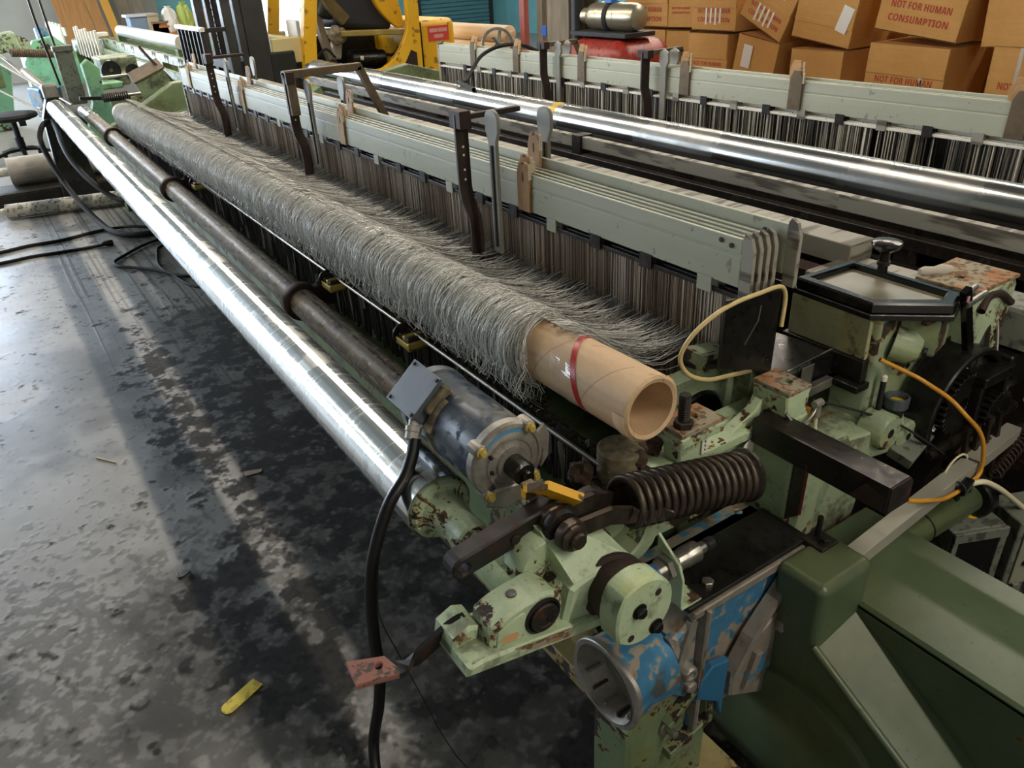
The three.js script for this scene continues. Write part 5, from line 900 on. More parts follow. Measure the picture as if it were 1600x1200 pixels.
{
  const t = thing('switch_box', 'grey switch box with printed strip and round screws beside the windowed control box', 'switch box');
  const ry = -0.42, at = (g) => { g.rotateY(ry); g.translate(1.965, 0, -0.60); return boxUV(g); };
  mesh('case', at(box(-0.085, 0.1, 0.15, 0.4, -0.07, 0.05, 0.006)), M.greyBox, t);
  const fc = mesh('face', at(box(-0.07, 0.085, 0.2, 0.375, 0.05, 0.056)), plain(0x8a8c78, 0.6), t);
  mesh('print_strip', at(box(-0.045, 0.03, 0.34, 0.358, 0.056, 0.058, 0)), M.black, fc);
  for (const [x, y] of [[-0.045, 0.27], [0.03, 0.27], [0.035, 0.225], [-0.05, 0.32]]) mesh('screw', at(cyl([x, y, 0.056], [x, y, 0.061], 0.008, 14)), M.black, fc);
  mesh('lower_tab', [at(box(-0.065, -0.045, 0.165, 0.205, 0.05, 0.066)), at(box(-0.02, 0.075, 0.17, 0.2, 0.05, 0.064))], M.greyBox, t);
}
// ------------------------------------------------ lidded gear housing
{
  const t = thing('gear_housing', 'sage green gear housing with a black rimmed six sided glazed lid', 'housing');
  const lid = [[1.527, -1.10], [1.725, -1.085], [1.72, -0.802], [1.645, -0.775], [1.52, -0.888]];
  const inner = [[1.555, -1.075], [1.705, -1.065], [1.70, -0.825], [1.655, -0.808], [1.545, -0.905]];
  const hole = new THREE.Path(inner.map(p => new THREE.Vector2(...p)));
  const lrm = mesh('lid_rim', [ext(lid, 'xz', 0.972, 0.998, 0.004, [hole])], M.blackGloss, t);
  mesh('lid_flange', ext(lid.map(([x, z]) => [1.62 + (x - 1.62) * 1.05, -0.93 + (z + 0.93) * 1.04]), 'xz', 0.958, 0.972, 0.002, [new THREE.Path(inner.map(p => new THREE.Vector2(...p)))]), M.blackOily, t);
  mesh('lid_pane', ext(inner, 'xz', 0.978, 0.984, 0.0005), surf({ roughTex: true, clearcoat: 0.6, clearcoatRoughness: 0.15 }, 256, 0.3, (u, v) => { const a = fbm(u, v, 5, 5, 511), b = fbm(u, v, 30, 3, 513); return [...mix3(hex(0x5c5848), hex(0x8d8973), a * 0.6 + b * 0.4), mix(0.25, 0.5, b)]; }), t);
  mesh('side_plate', [box(1.522, 1.535, 0.855, 0.958, -1.10, -0.885)], paintChips(hex(0xa2a584), 0.32, 0.4, 256, 523, { dirt: 0.7 }), t);
  mesh('oil_band', box(1.515, 1.54, 0.80, 0.855, -1.11, -0.88), M.greasy, t);
  mesh('drip_lip', box(1.49, 1.54, 0.782, 0.80, -1.12, -0.87), M.blackOily, t);
  mesh('casting', [ext([[1.525, 0.62], [1.80, 0.55], [1.87, 0.70], [1.83, 0.8], [1.80, 0.958], [1.535, 0.958], [1.535, 0.80]], 'xy', -1.09, -0.865, 0.016), ext([[1.60, -0.90], [1.64, -0.79], [1.72, -0.81], [1.79, -0.88]], 'xz', 0.86, 0.958, 0.01)], M.mintOld, t);
  mesh('brown_slot', box(1.60, 1.655, 0.948, 0.957, -0.816, -0.80), M.darkRust, t);
  mesh('shaft_boss', lathe([1.60, 0.885, -0.87], [1.64, 0.87, -0.8], [[0, 0], [0.042, 0], [0.04, 0.04], [0.03, 0.055], [0.026, 0.06], [0.024, 0.055], [0, 0.05]], 28), M.mintOld, t);
  mesh('boss_screw', cyl([1.632, 0.873, -0.812], [1.636, 0.872, -0.805], 0.011, 14), M.blackOily, t);
  mesh('inspection_hole', lathe([1.68, 0.80, -0.866], [1.68, 0.80, 0], [[0, 0.001], [0.0075, 0.001], [0.0075, 0.003], [0, 0.003]], 16), M.black, t);
  mesh('lid_knob', [cyl([1.715, 0.995, -0.995], [1.715, 1.05, -0.995], 0.012, 16), lathe([1.715, 1.045, -0.995], [1.715, 2, -0.995], [[0, 0], [0.014, 0], [0.032, 0.012], [0.036, 0.02], [0.034, 0.026], [0.022, 0.03], [0, 0.031]], 32)], M.knob, lrm);
  mesh('knob_collar', cyl([1.715, 1.012, -0.995], [1.715, 1.022, -0.995], 0.0155, 16), M.oldIron, lrm);
  // filler neck and dip rod
  const fnk = mesh('filler_neck', [cyl([1.61, 0.63, -0.835], [1.61, 0.725, -0.835], 0.019, 24), cyl([1.61, 0.715, -0.835], [1.61, 0.728, -0.835], 0.025, 24)], M.blackOily, t);
  mesh('filler_cup', lathe([1.61, 0.724, -0.835], [1.61, 2, -0.835], [[0.019, 0], [0.027, 0.002], [0.028, 0.028], [0.024, 0.03], [0.022, 0.026], [0.021, 0.012], [0, 0.01]], 28), M.motorGrey, t);
  mesh('cup_floor', cyl([1.61, 0.734, -0.835], [1.61, 0.7385, -0.835], 0.0205, 24), M.yellowTape, fnk);
  mesh('dip_rod', [cyl([1.545, 0.62, -0.84], [1.552, 0.81, -0.845], 0.0065, 10)], M.rubberMatte, t);
  mesh('rod_tip', lathe([1.552, 0.81, -0.845], [1.5525, 2, -0.846], [[0, 0], [0.007, 0], [0.007, 0.012], [0, 0.018]], 12), M.label, t);
}
// end bracket with clamp lever behind the housing
{
  const t = thing('end_bracket', 'pale green bracket with rusty top behind the clamp lever of the gear housing', 'bracket');
  mesh('bracket_body', [ext([[1.80, 0.72], [1.96, 0.72], [1.985, 0.96], [1.93, 0.975], [1.80, 0.965]], 'xy', -0.95, -0.80, 0.008)], M.mintWorn, t);
  mesh('rust_top', ext([[1.79, -0.95], [1.985, -0.96], [1.985, -0.80], [1.79, -0.80]], 'xz', 0.968, 0.978, 0.002, [circleHole(1.86, -0.88, 0.012)]), M.rustTop, t);
  mesh('rag_roll', lathe([1.80, 0.985, -0.95], [1.90, 0.985, -0.90], [[0, 0], [0.008, 0.002], [0.013, 0.015], [0.010, 0.04], [0.015, 0.06], [0.009, 0.085], [0, 0.095]], 18), M.cloth, t);
  mesh('hinge_pin', [cyl([1.72, 0.983, -0.80], [1.81, 0.985, -0.815], 0.0075, 12), cyl([1.72, 0.972, -0.785], [1.82, 0.972, -0.795], 0.0085, 12)], M.steel, t);
}
{
  const t = thing('clamp_lever', 'tapered black clamp lever with a pink dab by the lid corner', 'lever');
  mesh('lever_bar', strap([[1.712, 1.01, -0.79], [1.74, 0.95, -0.79], [1.79, 0.845, -0.79], [1.80, 0.81, -0.785]], 0.024, 0.014, [1, 0.3, 0]), M.blackGloss, t);
  mesh('pink_dab', box(1.712, 1.722, 0.982, 0.995, -0.7835, -0.781, 0.001), plain(0xc98a96, 0.5), t);
  mesh('foot_ball', lathe([1.80, 0.82, -0.785], [1.81, 0.75, -0.77], [[0, 0], [0.014, 0.003], [0.017, 0.014], [0.014, 0.026], [0, 0.03]], 18), M.blackOily, t);
}
{
  const t = thing('oil_canister', 'dark bellows shaped canister with a steel bail beside the clamp lever', 'canister');
  mesh('body', lathe([1.87, 0.72, -0.80], [1.91, 0.92, -0.84], [[0, 0], [0.03, 0], [0.033, 0.02], [0.028, 0.17], [0.02, 0.19], [0, 0.195]], 24), M.greasy, t);
  mesh('bail', tube([[1.93, 0.91, -0.82], [1.935, 0.86, -0.80], [1.915, 0.79, -0.775], [1.895, 0.73, -0.76]], 0.004, 24, 8), M.steel, t);
  mesh('handle', tube([[1.81, 0.93, -0.79], [1.85, 0.952, -0.80], [1.91, 0.945, -0.80], [1.95, 0.915, -0.79]], 0.010, 24, 8), M.darkRust, t);
}
{
  const t = thing('drive_cover', 'small grey green capped drive cover with a white end above the dark gear train', 'cover');
  mesh('cap', [ext([[1.955, 0.80], [2.12, 0.76], [2.14, 0.86], [2.07, 0.90], [1.97, 0.885]], 'xy', -0.86, -0.72, 0.012)], M.greyBox, t);
  mesh('neck_block', box(1.93, 2.12, 0.69, 0.79, -0.85, -0.74, 0.01), M.blackOily, t);
}
// ------------------------------------------------ oily gear train
{
  const t = thing('gear_train', 'tangle of oily black gears shafts and levers behind the aluminium rail', 'gears');
  const gear = (x, y, z, r, w, n) => { const s = new THREE.Shape(); for (let i = 0; i < n * 4; i++) { const an = TAU * i / (n * 4), q = (i % 4 < 2) ? r : r * 0.9; const px = x + Math.cos(an) * q, py = y + Math.sin(an) * q; i ? s.lineTo(px, py) : s.moveTo(px, py); } s.closePath(); return ext(s, 'xy', z - w / 2, z + w / 2, 0.001, [circleHole(x, y, r * 0.22)]); };
  mesh('gear', gear(1.78, 0.70, -0.775, 0.085, 0.03, 30), M.blackOily, t);
  mesh('gear', gear(1.92, 0.64, -0.75, 0.06, 0.028, 22), M.blackOily, t);
  mesh('gear', gear(1.86, 0.53, -0.74, 0.05, 0.03, 20), M.greasy, t);
  mesh('guard_arch', ext((() => { const s = new THREE.Shape(); s.absarc(1.80, 0.68, 0.16, 0.3, Math.PI + 0.7, false); s.absarc(1.80, 0.68, 0.142, Math.PI + 0.7, 0.3, true); return s; })(), 'xy', -0.85, -0.76, 0.004, [], 24), M.blackOily, t);
  mesh('yoke', [box(1.80, 1.94, 0.745, 0.775, -0.79, -0.73, 0.006), box(1.92, 1.945, 0.62, 0.77, -0.78, -0.735, 0.006), box(1.80, 1.82, 0.64, 0.76, -0.78, -0.735, 0.006)], M.blackOily, t);
  mesh('cross_shaft', [cyl([1.66, 0.60, -0.76], [2.06, 0.60, -0.76], 0.014, 16), cyl([1.70, 0.52, -0.72], [2.06, 0.55, -0.72], 0.011, 14)], M.greasy, t);
  for (let i = 0; i < 4; i++) mesh('finger_lever', strap([[1.74 + i * 0.05, 0.66, -0.72], [1.73 + i * 0.05, 0.56, -0.705], [1.715 + i * 0.05, 0.47, -0.69]], 0.014, 0.01, [1, 0, 0]), M.greasy, t);
  mesh('return_spring', tube(Array.from({ length: 90 }, (_, i) => { const f = i / 89, an = f * TAU * 11; return [1.86 + f * 0.12 + Math.cos(an) * 0.004, 0.50 + f * 0.07 + Math.sin(an) * 0.014, -0.68 + Math.cos(an) * 0.014]; }), 0.0025, 180, 6), M.darkRust, t);
  mesh('back_plate', box(1.45, 2.08, 0.15, 0.62, -1.05, -0.90, 0.01), M.greasy, t);
  mesh('brown_cam', ext([[1.74, 0.585], [1.82, 0.61], [1.87, 0.595], [1.83, 0.57], [1.76, 0.565]], 'xy', -0.74, -0.71, 0.004), M.darkRust, t);
  mesh('white_cap', [cyl([2.0, 0.655, -0.71], [2.03, 0.665, -0.71], 0.010, 14)], M.label, t);
  mesh('blue_cap', cyl([1.755, 0.455, -0.70], [1.755, 0.475, -0.70], 0.016, 18), plain(0x2c4a9c, 0.4), t);
  mesh('floor_tray', box(1.52, 2.08, 0.0, 0.14, -0.95, 0.1, 0.005), M.greasy, t);
}
{
  const t = thing('circuit_box', 'opened grey junction box with a green chip and a white tag', 'junction box');
  mesh('box_base', rbox([1.63, 0.628, -0.79], [0.12, 0.03, 0.06], [0.3, 0.2, 0.1], 0.004), M.greyBox, t);
  mesh('green_chip', rbox([1.655, 0.65, -0.775], [0.02, 0.01, 0.02], [0.3, 0.2, 0.1], 0.002), plain(0x2f9a78, 0.4), t);
  mesh('white_tag', rbox([1.71, 0.655, -0.79], [0.028, 0.004, 0.028], [0.6, 0.2, 0.1], 0.001), M.label, t);
}
{
  const S = (x, y, z) => [x * z / -0.72, 1.7 + (y - 1.7) * z / -0.72, z];
  single('amber_hose', tube([S(1.293, 0.998, -0.85), S(1.45, 0.905, -0.79), S(1.499, 0.873, -0.77), S(1.62, 0.79, -0.735), S(1.715, 0.712, -0.70), S(1.81, 0.63, -0.68), S(1.857, 0.564, -0.67), S(1.876, 0.477, -0.665), S(1.815, 0.463, -0.66)], 0.0052, 80, 10), M.hoseAmber, 'amber plastic hose arching over the oily gears to the hose joint', 'hose');
  single('slack_hose', tube([S(1.80, 0.46, -0.66), S(1.72, 0.468, -0.655), S(1.635, 0.501, -0.65), S(1.55, 0.54, -0.65), S(1.479, 0.582, -0.66), S(1.40, 0.632, -0.69), S(1.319, 0.686, -0.73), S(1.23, 0.755, -0.80), S(1.174, 0.805, -0.84)], 0.005, 70, 10), M.hoseAmber, 'amber hose drooping under the square black beam', 'hose');
  single('pale_hose', tube([S(1.83, 0.462, -0.66), S(1.90, 0.44, -0.645), S(2.0, 0.38, -0.635), S(2.26, 0.18, -0.62)], 0.007, 40, 10), M.hosePale, 'pale cream hose leaving the black hose joint', 'hose');
  const j = S(1.80, 0.466, -0.66);
  const t = thing('hose_joint', 'small black hose joint strapped to the aluminium rail', 'fitting');
  mesh('body', rbox([j[0] + 0.012, j[1] - 0.002, j[2]], [0.05, 0.022, 0.024], [0, 0.1, 0.15], 0.004), M.blackGloss, t);
  mesh('tie', lathe([j[0] - 0.02, j[1] + 0.004, j[2]], [j[0] + 1, j[1], j[2]], [[0.016, 0], [0.018, 0], [0.018, 0.006], [0.016, 0.006]], 18), M.rubberMatte, t);
  single('loop_hose', tube([[1.305, 0.98, -0.96], [1.312, 1.05, -0.965], [1.297, 1.072, -0.965], [1.22, 1.076, -0.965], [1.15, 1.074, -0.965], [1.10, 1.06, -0.97], [1.055, 1.02, -0.985], [1.044, 0.97, -1.0], [1.068, 0.927, -1.0], [1.13, 0.891, -1.0], [1.202, 0.877, -1.0], [1.27, 0.866, -1.0]], 0.0048, 90, 10), M.hose, 'pale yellow hose looping round the black upright plate', 'hose');
  single('white_wire_loop', tube([[1.66, 0.56, -0.70], [1.635, 0.585, -0.70], [1.66, 0.615, -0.70], [1.70, 0.62, -0.70], [1.73, 0.60, -0.70], [1.725, 0.565, -0.70]], 0.0028, 40, 6), M.hosePale, 'thin white wire loop above the aluminium rail', 'wire');
  single('black_wire', tube([[1.40, 0.78, -0.92], [1.50, 0.74, -0.86], [1.58, 0.70, -0.80], [1.64, 0.65, -0.76], [1.70, 0.60, -0.74]], 0.003, 40, 6), M.rubberMatte, 'thin black wire crossing the casting bosses', 'wire');
}
// black upright plate and tray at the heddle frame ends
{
  const t = thing('black_shield', 'upright black sheet shield at the near end of the heddle frames', 'shield');
  mesh('sheet', ext([[1.128, 0.93], [1.30, 0.87], [1.305, 1.063], [1.133, 1.083]], 'xy', -0.976, -0.968, 0.001), M.blackOily, t);
  mesh('scratch', strap([[1.20, 0.965, -0.9675], [1.235, 1.01, -0.9675], [1.24, 1.045, -0.9675]], 0.004, 0.001, [1, 0, 0]), M.steel, t);
}
{
  const t = thing('oil_tray', 'black oil tray with a bright steel lip beside the lidded housing', 'tray');
  mesh('tray_floor', ext([[1.29, -1.11], [1.50, -1.15], [1.525, -0.965], [1.345, -0.95]], 'xz', 0.835, 0.85, 0.002), M.blackOily, t);
  mesh('steel_lip', strap([[1.338, 0.855, -0.952], [1.526, 0.855, -0.962]], 0.014, 0.004, [0, 1, 0]), M.chrome, t);
  mesh('steel_tab', ext([[1.385, 0.79], [1.425, 0.785], [1.43, 0.853], [1.388, 0.853]], 'xy', -0.952, -0.948, 0.001), M.steel, t);
  mesh('lower_rail', [box(1.40, 1.53, 0.775, 0.80, -0.955, -0.935)], M.steel, t);
  mesh('tray_side', ext([[1.34, 0.70], [1.53, 0.68], [1.526, 0.848], [1.342, 0.848]], 'xy', -0.975, -0.96, 0.002), M.blackOily, t);
}
// ---------------------------------------------------------------- cartons against the right side
function textMask(lines, w = 512, h = 256, font = 'bold 92px sans-serif') {
  const c = document.createElement('canvas'); c.width = w; c.height = h; const x = c.getContext('2d');
  x.fillStyle = '#000'; x.fillRect(0, 0, w, h); x.fillStyle = '#fff'; x.font = font; x.textAlign = 'center'; x.textBaseline = 'middle';
  lines.forEach((s, i) => { const wd = x.measureText(s).width; x.save(); x.translate(w / 2, h * (i + 0.5) / lines.length); x.scale(Math.min(1, w * 0.96 / wd), 1); x.fillText(s, 0, 0); x.restore(); });
  const t = new THREE.CanvasTexture(c); return t;
}
const printMat = new THREE.MeshPhysicalMaterial({ color: 0xb0452f, roughness: 0.85, alphaMap: textMask(['NOT FOR HUMAN', 'CONSUMPTION']), transparent: true });
{
  // carton: local frame, face towards -x, width along z. opts: top 'shut' | 'open', text height, tape, paper
  const carton = (lab, z0, z1, y0, h, o = {}) => {
    const w = z1 - z0, d = o.depth ?? 0.5, t = thing('cardboard_carton', lab, 'carton', 'cartons stacked behind the rear loom');
    const mat = M.carton, th = 0.006, gs = [];
    const T = g => { g.rotateX(-(o.tilt ?? 0)); g.rotateY(o.turn ?? 0); g.translate(o.x ?? 5.2, y0, (z0 + z1) / 2); return g; };
    const fw = mesh('front_wall', T(box(0, th, 0, h, -w / 2, w / 2, 0.001)), mat, t);
    mesh('back_wall', T(box(d - th, d, 0, h, -w / 2, w / 2, 0.001)), mat, t);
    for (const s of [-1, 1]) mesh('side_wall', T(box(0, d, 0, h, s * w / 2 - th / 2, s * w / 2 + th / 2, 0.001)), mat, t);
    mesh('bottom', T(box(0, d, 0, th, -w / 2, w / 2, 0)), mat, t);
    if (o.open) {
      mesh('flap', T(rbox([-0.05, h + 0.06, 0], [0.006, 0.16, w * 0.96], [0, 0, 0.6], 0.001)), mat, t);
      mesh('flap', T(rbox([d / 2, h + 0.07, w / 2 + 0.05], [d * 0.9, 0.16, 0.006], [0.6, 0, 0], 0.001)), mat, t);
      mesh('flap', T(rbox([d / 2, h + 0.05, -w / 2 - 0.06], [d * 0.9, 0.16, 0.006], [-0.9, 0, 0], 0.001)), mat, t);
      mesh('flap', T(rbox([d + 0.05, h + 0.06, 0], [0.006, 0.16, w * 0.96], [0, 0, -0.6], 0.001)), mat, t);
    } else {
      mesh('top_flap', T(box(0, d / 2 - 0.003, h - th, h, -w / 2, w / 2, 0.001)), mat, t); mesh('top_flap', T(box(d / 2 + 0.003, d, h - th, h, -w / 2, w / 2, 0.001)), mat, t);
    }
    if (o.overlap) mesh('outer_flap', T(box(-0.007, 0, h * (1 - o.overlap), h, -w / 2, w / 2, 0.001)), mat, t);
    if (o.text !== undefined) { const g = new THREE.PlaneGeometry(w * 0.78, w * 0.78 * 0.36); g.rotateY(-Math.PI / 2); g.translate(-0.0015 - (o.textOut ?? 0), o.text, o.textZ ?? 0); mesh('red_print', T(clean(g)), printMat, fw); }
    if (o.drips) for (let i = 0; i < 4; i++) mesh('white_drip', T(box(-0.0025, -0.0005, o.text - 0.07 + 0.012 * (i % 2), o.text + 0.06, -0.09 + i * 0.05, -0.072 + i * 0.05, 0)), M.paper, fw);
    if (o.paper) mesh('paper_label', T(rbox([-0.009, o.paper[1], o.paper[0]], [0.002, 0.17, 0.09], [o.paper[2] ?? 0, 0, 0], 0)), M.paper, fw);
    if (o.tape) mesh('tape_strip', T(box(-0.0015, 0, 0, h, o.tape - 0.012, o.tape + 0.012, 0)), M.cloth, fw);
    return t;
  };
  // floor row
  const zz = [[-5.95, -5.4], [-5.38, -4.88], [-4.86, -4.36], [-4.34, -3.84], [-3.82, -3.24], [-3.22, -2.68], [-2.66, -2.05], [-2.0, -1.4]];
  const beneath = ['under the carton beside the steel column', 'under the plain narrow carton', 'under the carton with clear red print', 'under the leaning carton with white paper', 'under the plain upright carton', 'under the carton with a torn slit', 'under the open taped carton', 'at the end of the row past the open carton'];
  zz.forEach(([a, b], i) => carton('floor level carton ' + beneath[i], a, b, 0, 0.575, {}));
  // middle row
  carton('carton with low red print beside the steel column, in the lower visible row', -5.93, -5.40, 0.577, 0.54, { text: 0.27, overlap: 0.36 });
  carton('narrow plain carton in the lower row with its corner turned out', -5.36, -5.14, 0.577, 0.54, { turn: 0.25 });
  carton('square carton in the lower row with a red line of print along its foot', -5.11, -4.68, 0.577, 0.53, { text: 0.27, overlap: 0.36 });
  carton('carton leaning sideways with a white paper stuck on its face', -4.64, -4.24, 0.64, 0.46, { tilt: -0.16, paper: [-0.08, 0.31], depth: 0.48 });
  carton('plain upright carton in the lower row under the carton with the hanging tag', -4.06, -3.60, 0.577, 0.46, { overlap: 0.0, turn: -0.06 });
  carton('carton with a vertical slit in the lower row under the tilted printed carton', -3.42, -2.86, 0.577, 0.52, { tilt: -0.03, text: 0.26, overlap: 0.36, tape: 0.12 });
  carton('lower carton with part of a red NOT FOR print behind trailing tape', -2.60, -2.05, 0.577, 0.54, { text: 0.28, turn: -0.12, tape: -0.1 });
  // upper row
  carton('upper carton with two lines of red print beside the gas cylinder', -5.92, -5.39, 1.14, 0.5, { text: 0.10, overlap: 0.63 });
  carton('upper narrow carton with a folded corner in the stack', -5.35, -5.11, 1.145, 0.5, { text: 0.13, turn: 0.22 });
  carton('upper carton with clear red print and white spots', -5.09, -4.62, 1.13, 0.5, { text: 0.115, drips: true, overlap: 0.66 });
  carton('steeply tilted carton with red print and white paint drips', -4.60, -4.16, 1.16, 0.46, { tilt: -0.44, text: 0.1, drips: true, paper: [0.08, 0.36, 0.1], overlap: 0.6 });
  carton('tilted carton with a white tag hanging from its corner', -4.07, -3.58, 1.085, 0.46, { tilt: -0.14, paper: [0.17, 0.18, 0.2], overlap: 0.75 });
  carton('tilted carton reading NOT FOR HUMAN CONSUMPTION above the slit carton', -3.40, -2.83, 1.155, 0.40, { tilt: -0.12, text: 0.13, open: true });
  carton('open carton with trailing tapes at the end of the stack', -2.70, -2.12, 1.12, 0.36, { tilt: 0.05, turn: -0.2, open: true, tape: 0.05 });
  for (let i = 0; i < 6; i++) for (let k = 0; k < 3; k++) carton('plain carton in the back row behind the front stack', -6.0 + i * 0.8, -5.22 + i * 0.8, k * 0.6, 0.595, { x: 5.95 });
  const ph = thing('phone_card', 'small dark glossy card lying in the tilted printed carton', 'card');
  mesh('card', rbox([5.18, 1.60, -3.02], [0.012, 0.12, 0.13], [0.3, 0, 0.5], 0.002), M.blackGloss, ph);
  const bags = [[-4.0, 0.13], [-3.75, 0.11], [-3.45, 0.12]];
  bags.forEach(([z, r], i) => { const g = new THREE.IcosahedronGeometry(r, 3), p = g.attributes.position; for (let k = 0; k < p.count; k++) { const v = V().fromBufferAttribute(p, k), n = 1 + 0.22 * (vnoise(v.x * 22 + 50, v.y * 22 + v.z * 13 + 50, 9999, 601 + i) - 0.5); p.setXYZ(k, v.x * n, v.y * n * 0.7, v.z * n); } g.translate(5.5, 1.62, z); g.computeVertexNormals(); single('rag_bundle', B(g), M.cloth, ['crumpled grey rag bundle on the carton with the hanging tag', 'crumpled rag bundle between the tagged carton and the printed one', 'crumpled rag bundle lying by the tilted printed carton'][i], 'rags', 'rag bundles on the cartons'); });
}
// ---------------------------------------------------------------- yellow lift truck
{
  const t = thing('lift_truck', 'yellow lift truck with open engine bay and dark mast', 'lift truck');
  const z0 = -7.6, z1 = -8.65;
  for (const z of [z0 - 0.06, z1 + 0.06]) {
    mesh('mast_rail', [box(2.02, 2.10, 0.05, 2.6, z - 0.05, z + 0.05, 0.004), box(2.13, 2.19, 0.05, 2.5, z - 0.045, z + 0.045, 0.004)], M.forkMast, t);
    mesh('mast_web', box(2.20, 2.40, 0.35, 2.45, z - 0.03, z + 0.03, 0.006), M.forkMast, t);
  }
  for (const y of [0.3, 0.95, 1.9, 2.5]) mesh('mast_tie', box(2.05, 2.15, y, y + 0.08, z1 + 0.06, z0 - 0.06, 0.004), M.forkMast, t);
  for (const dz of [-0.25, -0.55]) mesh('lift_chain', Array.from({ length: 40 }, (_, i) => box(2.08, 2.095, 0.3 + i * 0.055, 0.345 + i * 0.055, z0 + dz - 0.012, z0 + dz + 0.012, 0)), M.oldIron, t);
  mesh('carriage', [box(1.92, 2.0, 0.45, 0.53, z1 + 0.05, z0 - 0.05), box(1.92, 2.0, 0.85, 0.93, z1 + 0.05, z0 - 0.05)], M.forkMast, t);
  mesh('backrest_top', box(1.80, 1.84, 1.30, 1.335, z1 + 0.1, z0 + 0.02), M.label, t);
  for (let i = 0; i < 7; i++) mesh('backrest_bar', box(1.80, 1.825, 0.55, 1.31, z0 - 0.02 - i * 0.14, z0 + 0.01 - i * 0.14), M.forkDark, t);
  mesh('backrest_side', [box(1.80, 2.0, 0.52, 0.56, z0 - 0.04, z0), box(1.80, 2.03, 1.29, 1.325, z0 - 0.04, z0)], M.forkDark, t);
  for (const z of [z0 - 0.25, z1 + 0.25]) mesh('fork', [box(0.9, 1.9, 0.06, 0.10, z - 0.06, z + 0.06), box(1.86, 1.92, 0.06, 0.9, z - 0.06, z + 0.06)], M.forkDark, t);
  // tilt cylinder and axle clutter behind the mast
  mesh('tilt_cylinder', [cyl([2.40, 0.85, z0 - 0.1], [2.75, 0.72, z0 - 0.1], 0.05, 18), box(2.38, 2.62, 0.72, 1.08, z0 - 0.12, z0 - 0.02, 0.02)], M.forkDark, t);
  mesh('wheel', [lathe([2.62, 0.33, z0 - 0.22], [2.62, 0.33, 5], [[0.12, 0], [0.3, 0], [0.34, 0.03], [0.34, 0.2], [0.3, 0.22], [0.2, 0.2], [0.18, 0.12], [0, 0.12]], 36), lathe([2.62, 0.33, z1], [2.62, 0.33, 5], [[0, 0], [0.3, 0], [0.34, 0.03], [0.34, 0.2], [0.3, 0.22], [0, 0.22]], 36)], M.rubberMatte, t);
  mesh('wheel', [lathe([3.75, 0.27, z0 - 0.2], [3.75, 0.27, 5], [[0, 0], [0.24, 0], [0.27, 0.03], [0.27, 0.17], [0.24, 0.19], [0.14, 0.17], [0, 0.16]], 32), lathe([3.75, 0.27, z1], [3.75, 0.27, 5], [[0, 0], [0.24, 0], [0.27, 0.03], [0.27, 0.17], [0.24, 0.19], [0, 0.19]], 32)], M.rubberMatte, t);
  // cream cowl seen through the frame, windscreen side
  mesh('front_cowl', [box(2.55, 2.62, 0.98, 1.20, z1, z0 - 0.1, 0.02), box(2.50, 2.9, 0.93, 1.19, z1 - 0.02, z1 + 0.03, 0.02), box(2.42, 2.70, 0.97, 1.19, z0 - 0.08, z0 - 0.04, 0.01)], M.cream, t);
  mesh('dash', box(2.60, 2.82, 0.85, 0.97, z1 + 0.1, z0 - 0.1, 0.03), M.forkDark, t);
  // yellow guard frame
  const pillar = (z) => strap([[2.92, 2.2, z], [2.83, 1.5, z], [2.76, 1.15, z], [2.73, 0.9, z], [2.74, 0.72, z]], 0.09, 0.12, [0, 0, 1]);
  mesh('guard_pillar', pillar(z0), M.forkYellow, t); mesh('guard_pillar', pillar(z1), M.forkYellow, t);
  mesh('thin_pillar', strap([[2.62, 2.2, z1], [2.55, 1.2, z1]], 0.05, 0.05, [0, 0, 1]), M.forkYellow, t);
  const side = new THREE.Shape([[2.70, 0.62], [3.92, 0.55], [3.94, 2.2], [3.82, 2.2], [3.80, 1.25]].map(p => new THREE.Vector2(...p))); side.quadraticCurveTo(3.75, 0.98, 3.48, 0.84); side.lineTo(3.05, 0.78); side.quadraticCurveTo(2.86, 0.82, 2.80, 0.95); side.lineTo(2.70, 0.9);
  mesh('side_frame', ext(side, 'xy', z0 - 0.04, z0 + 0.03, 0.01), M.forkYellow, t);
  mesh('side_frame', ext(side, 'xy', z1 - 0.03, z1 + 0.04, 0.01), M.forkYellow, t);
  mesh('counterweight', [B(new RoundedBoxGeometry(0.46, 0.80, 1.06, 4, 0.07)).translate(4.12, 0.84, (z0 + z1) / 2)].map(boxUV), M.forkYellow, t);
  mesh('panel_gap', box(3.925, 3.935, 0.55, 1.22, z0 + 0.012, z0 + 0.034, 0), M.black, t);
  mesh('hinge_pocket', ext([[3.72, 0.86], [3.80, 0.98], [3.86, 0.95], [3.86, 0.78]], 'xy', z0 + 0.026, z0 + 0.034, 0), M.darkRust, t);
  // engine bay
  mesh('engine', [cyl([3.25, 0.93, z0 - 0.25], [3.62, 0.90, z0 - 0.25], 0.085, 24), box(3.05, 3.7, 0.45, 0.82, z1 + 0.2, z0 - 0.15, 0.03), box(2.85, 3.15, 0.72, 0.9, z1 + 0.3, z0 - 0.1, 0.04), cyl([3.05, 0.8, z0 - 0.3], [3.05, 1.02, z0 - 0.35], 0.05, 16)], M.blackOily, t);
  mesh('engine_cap', cyl([3.33, 0.935, z0 - 0.17], [3.36, 0.933, z0 - 0.155], 0.022, 16), M.label, t);
  mesh('bay_back', box(2.85, 3.85, 0.4, 1.12, z1 + 0.08, z1 + 0.12, 0), M.black, t);
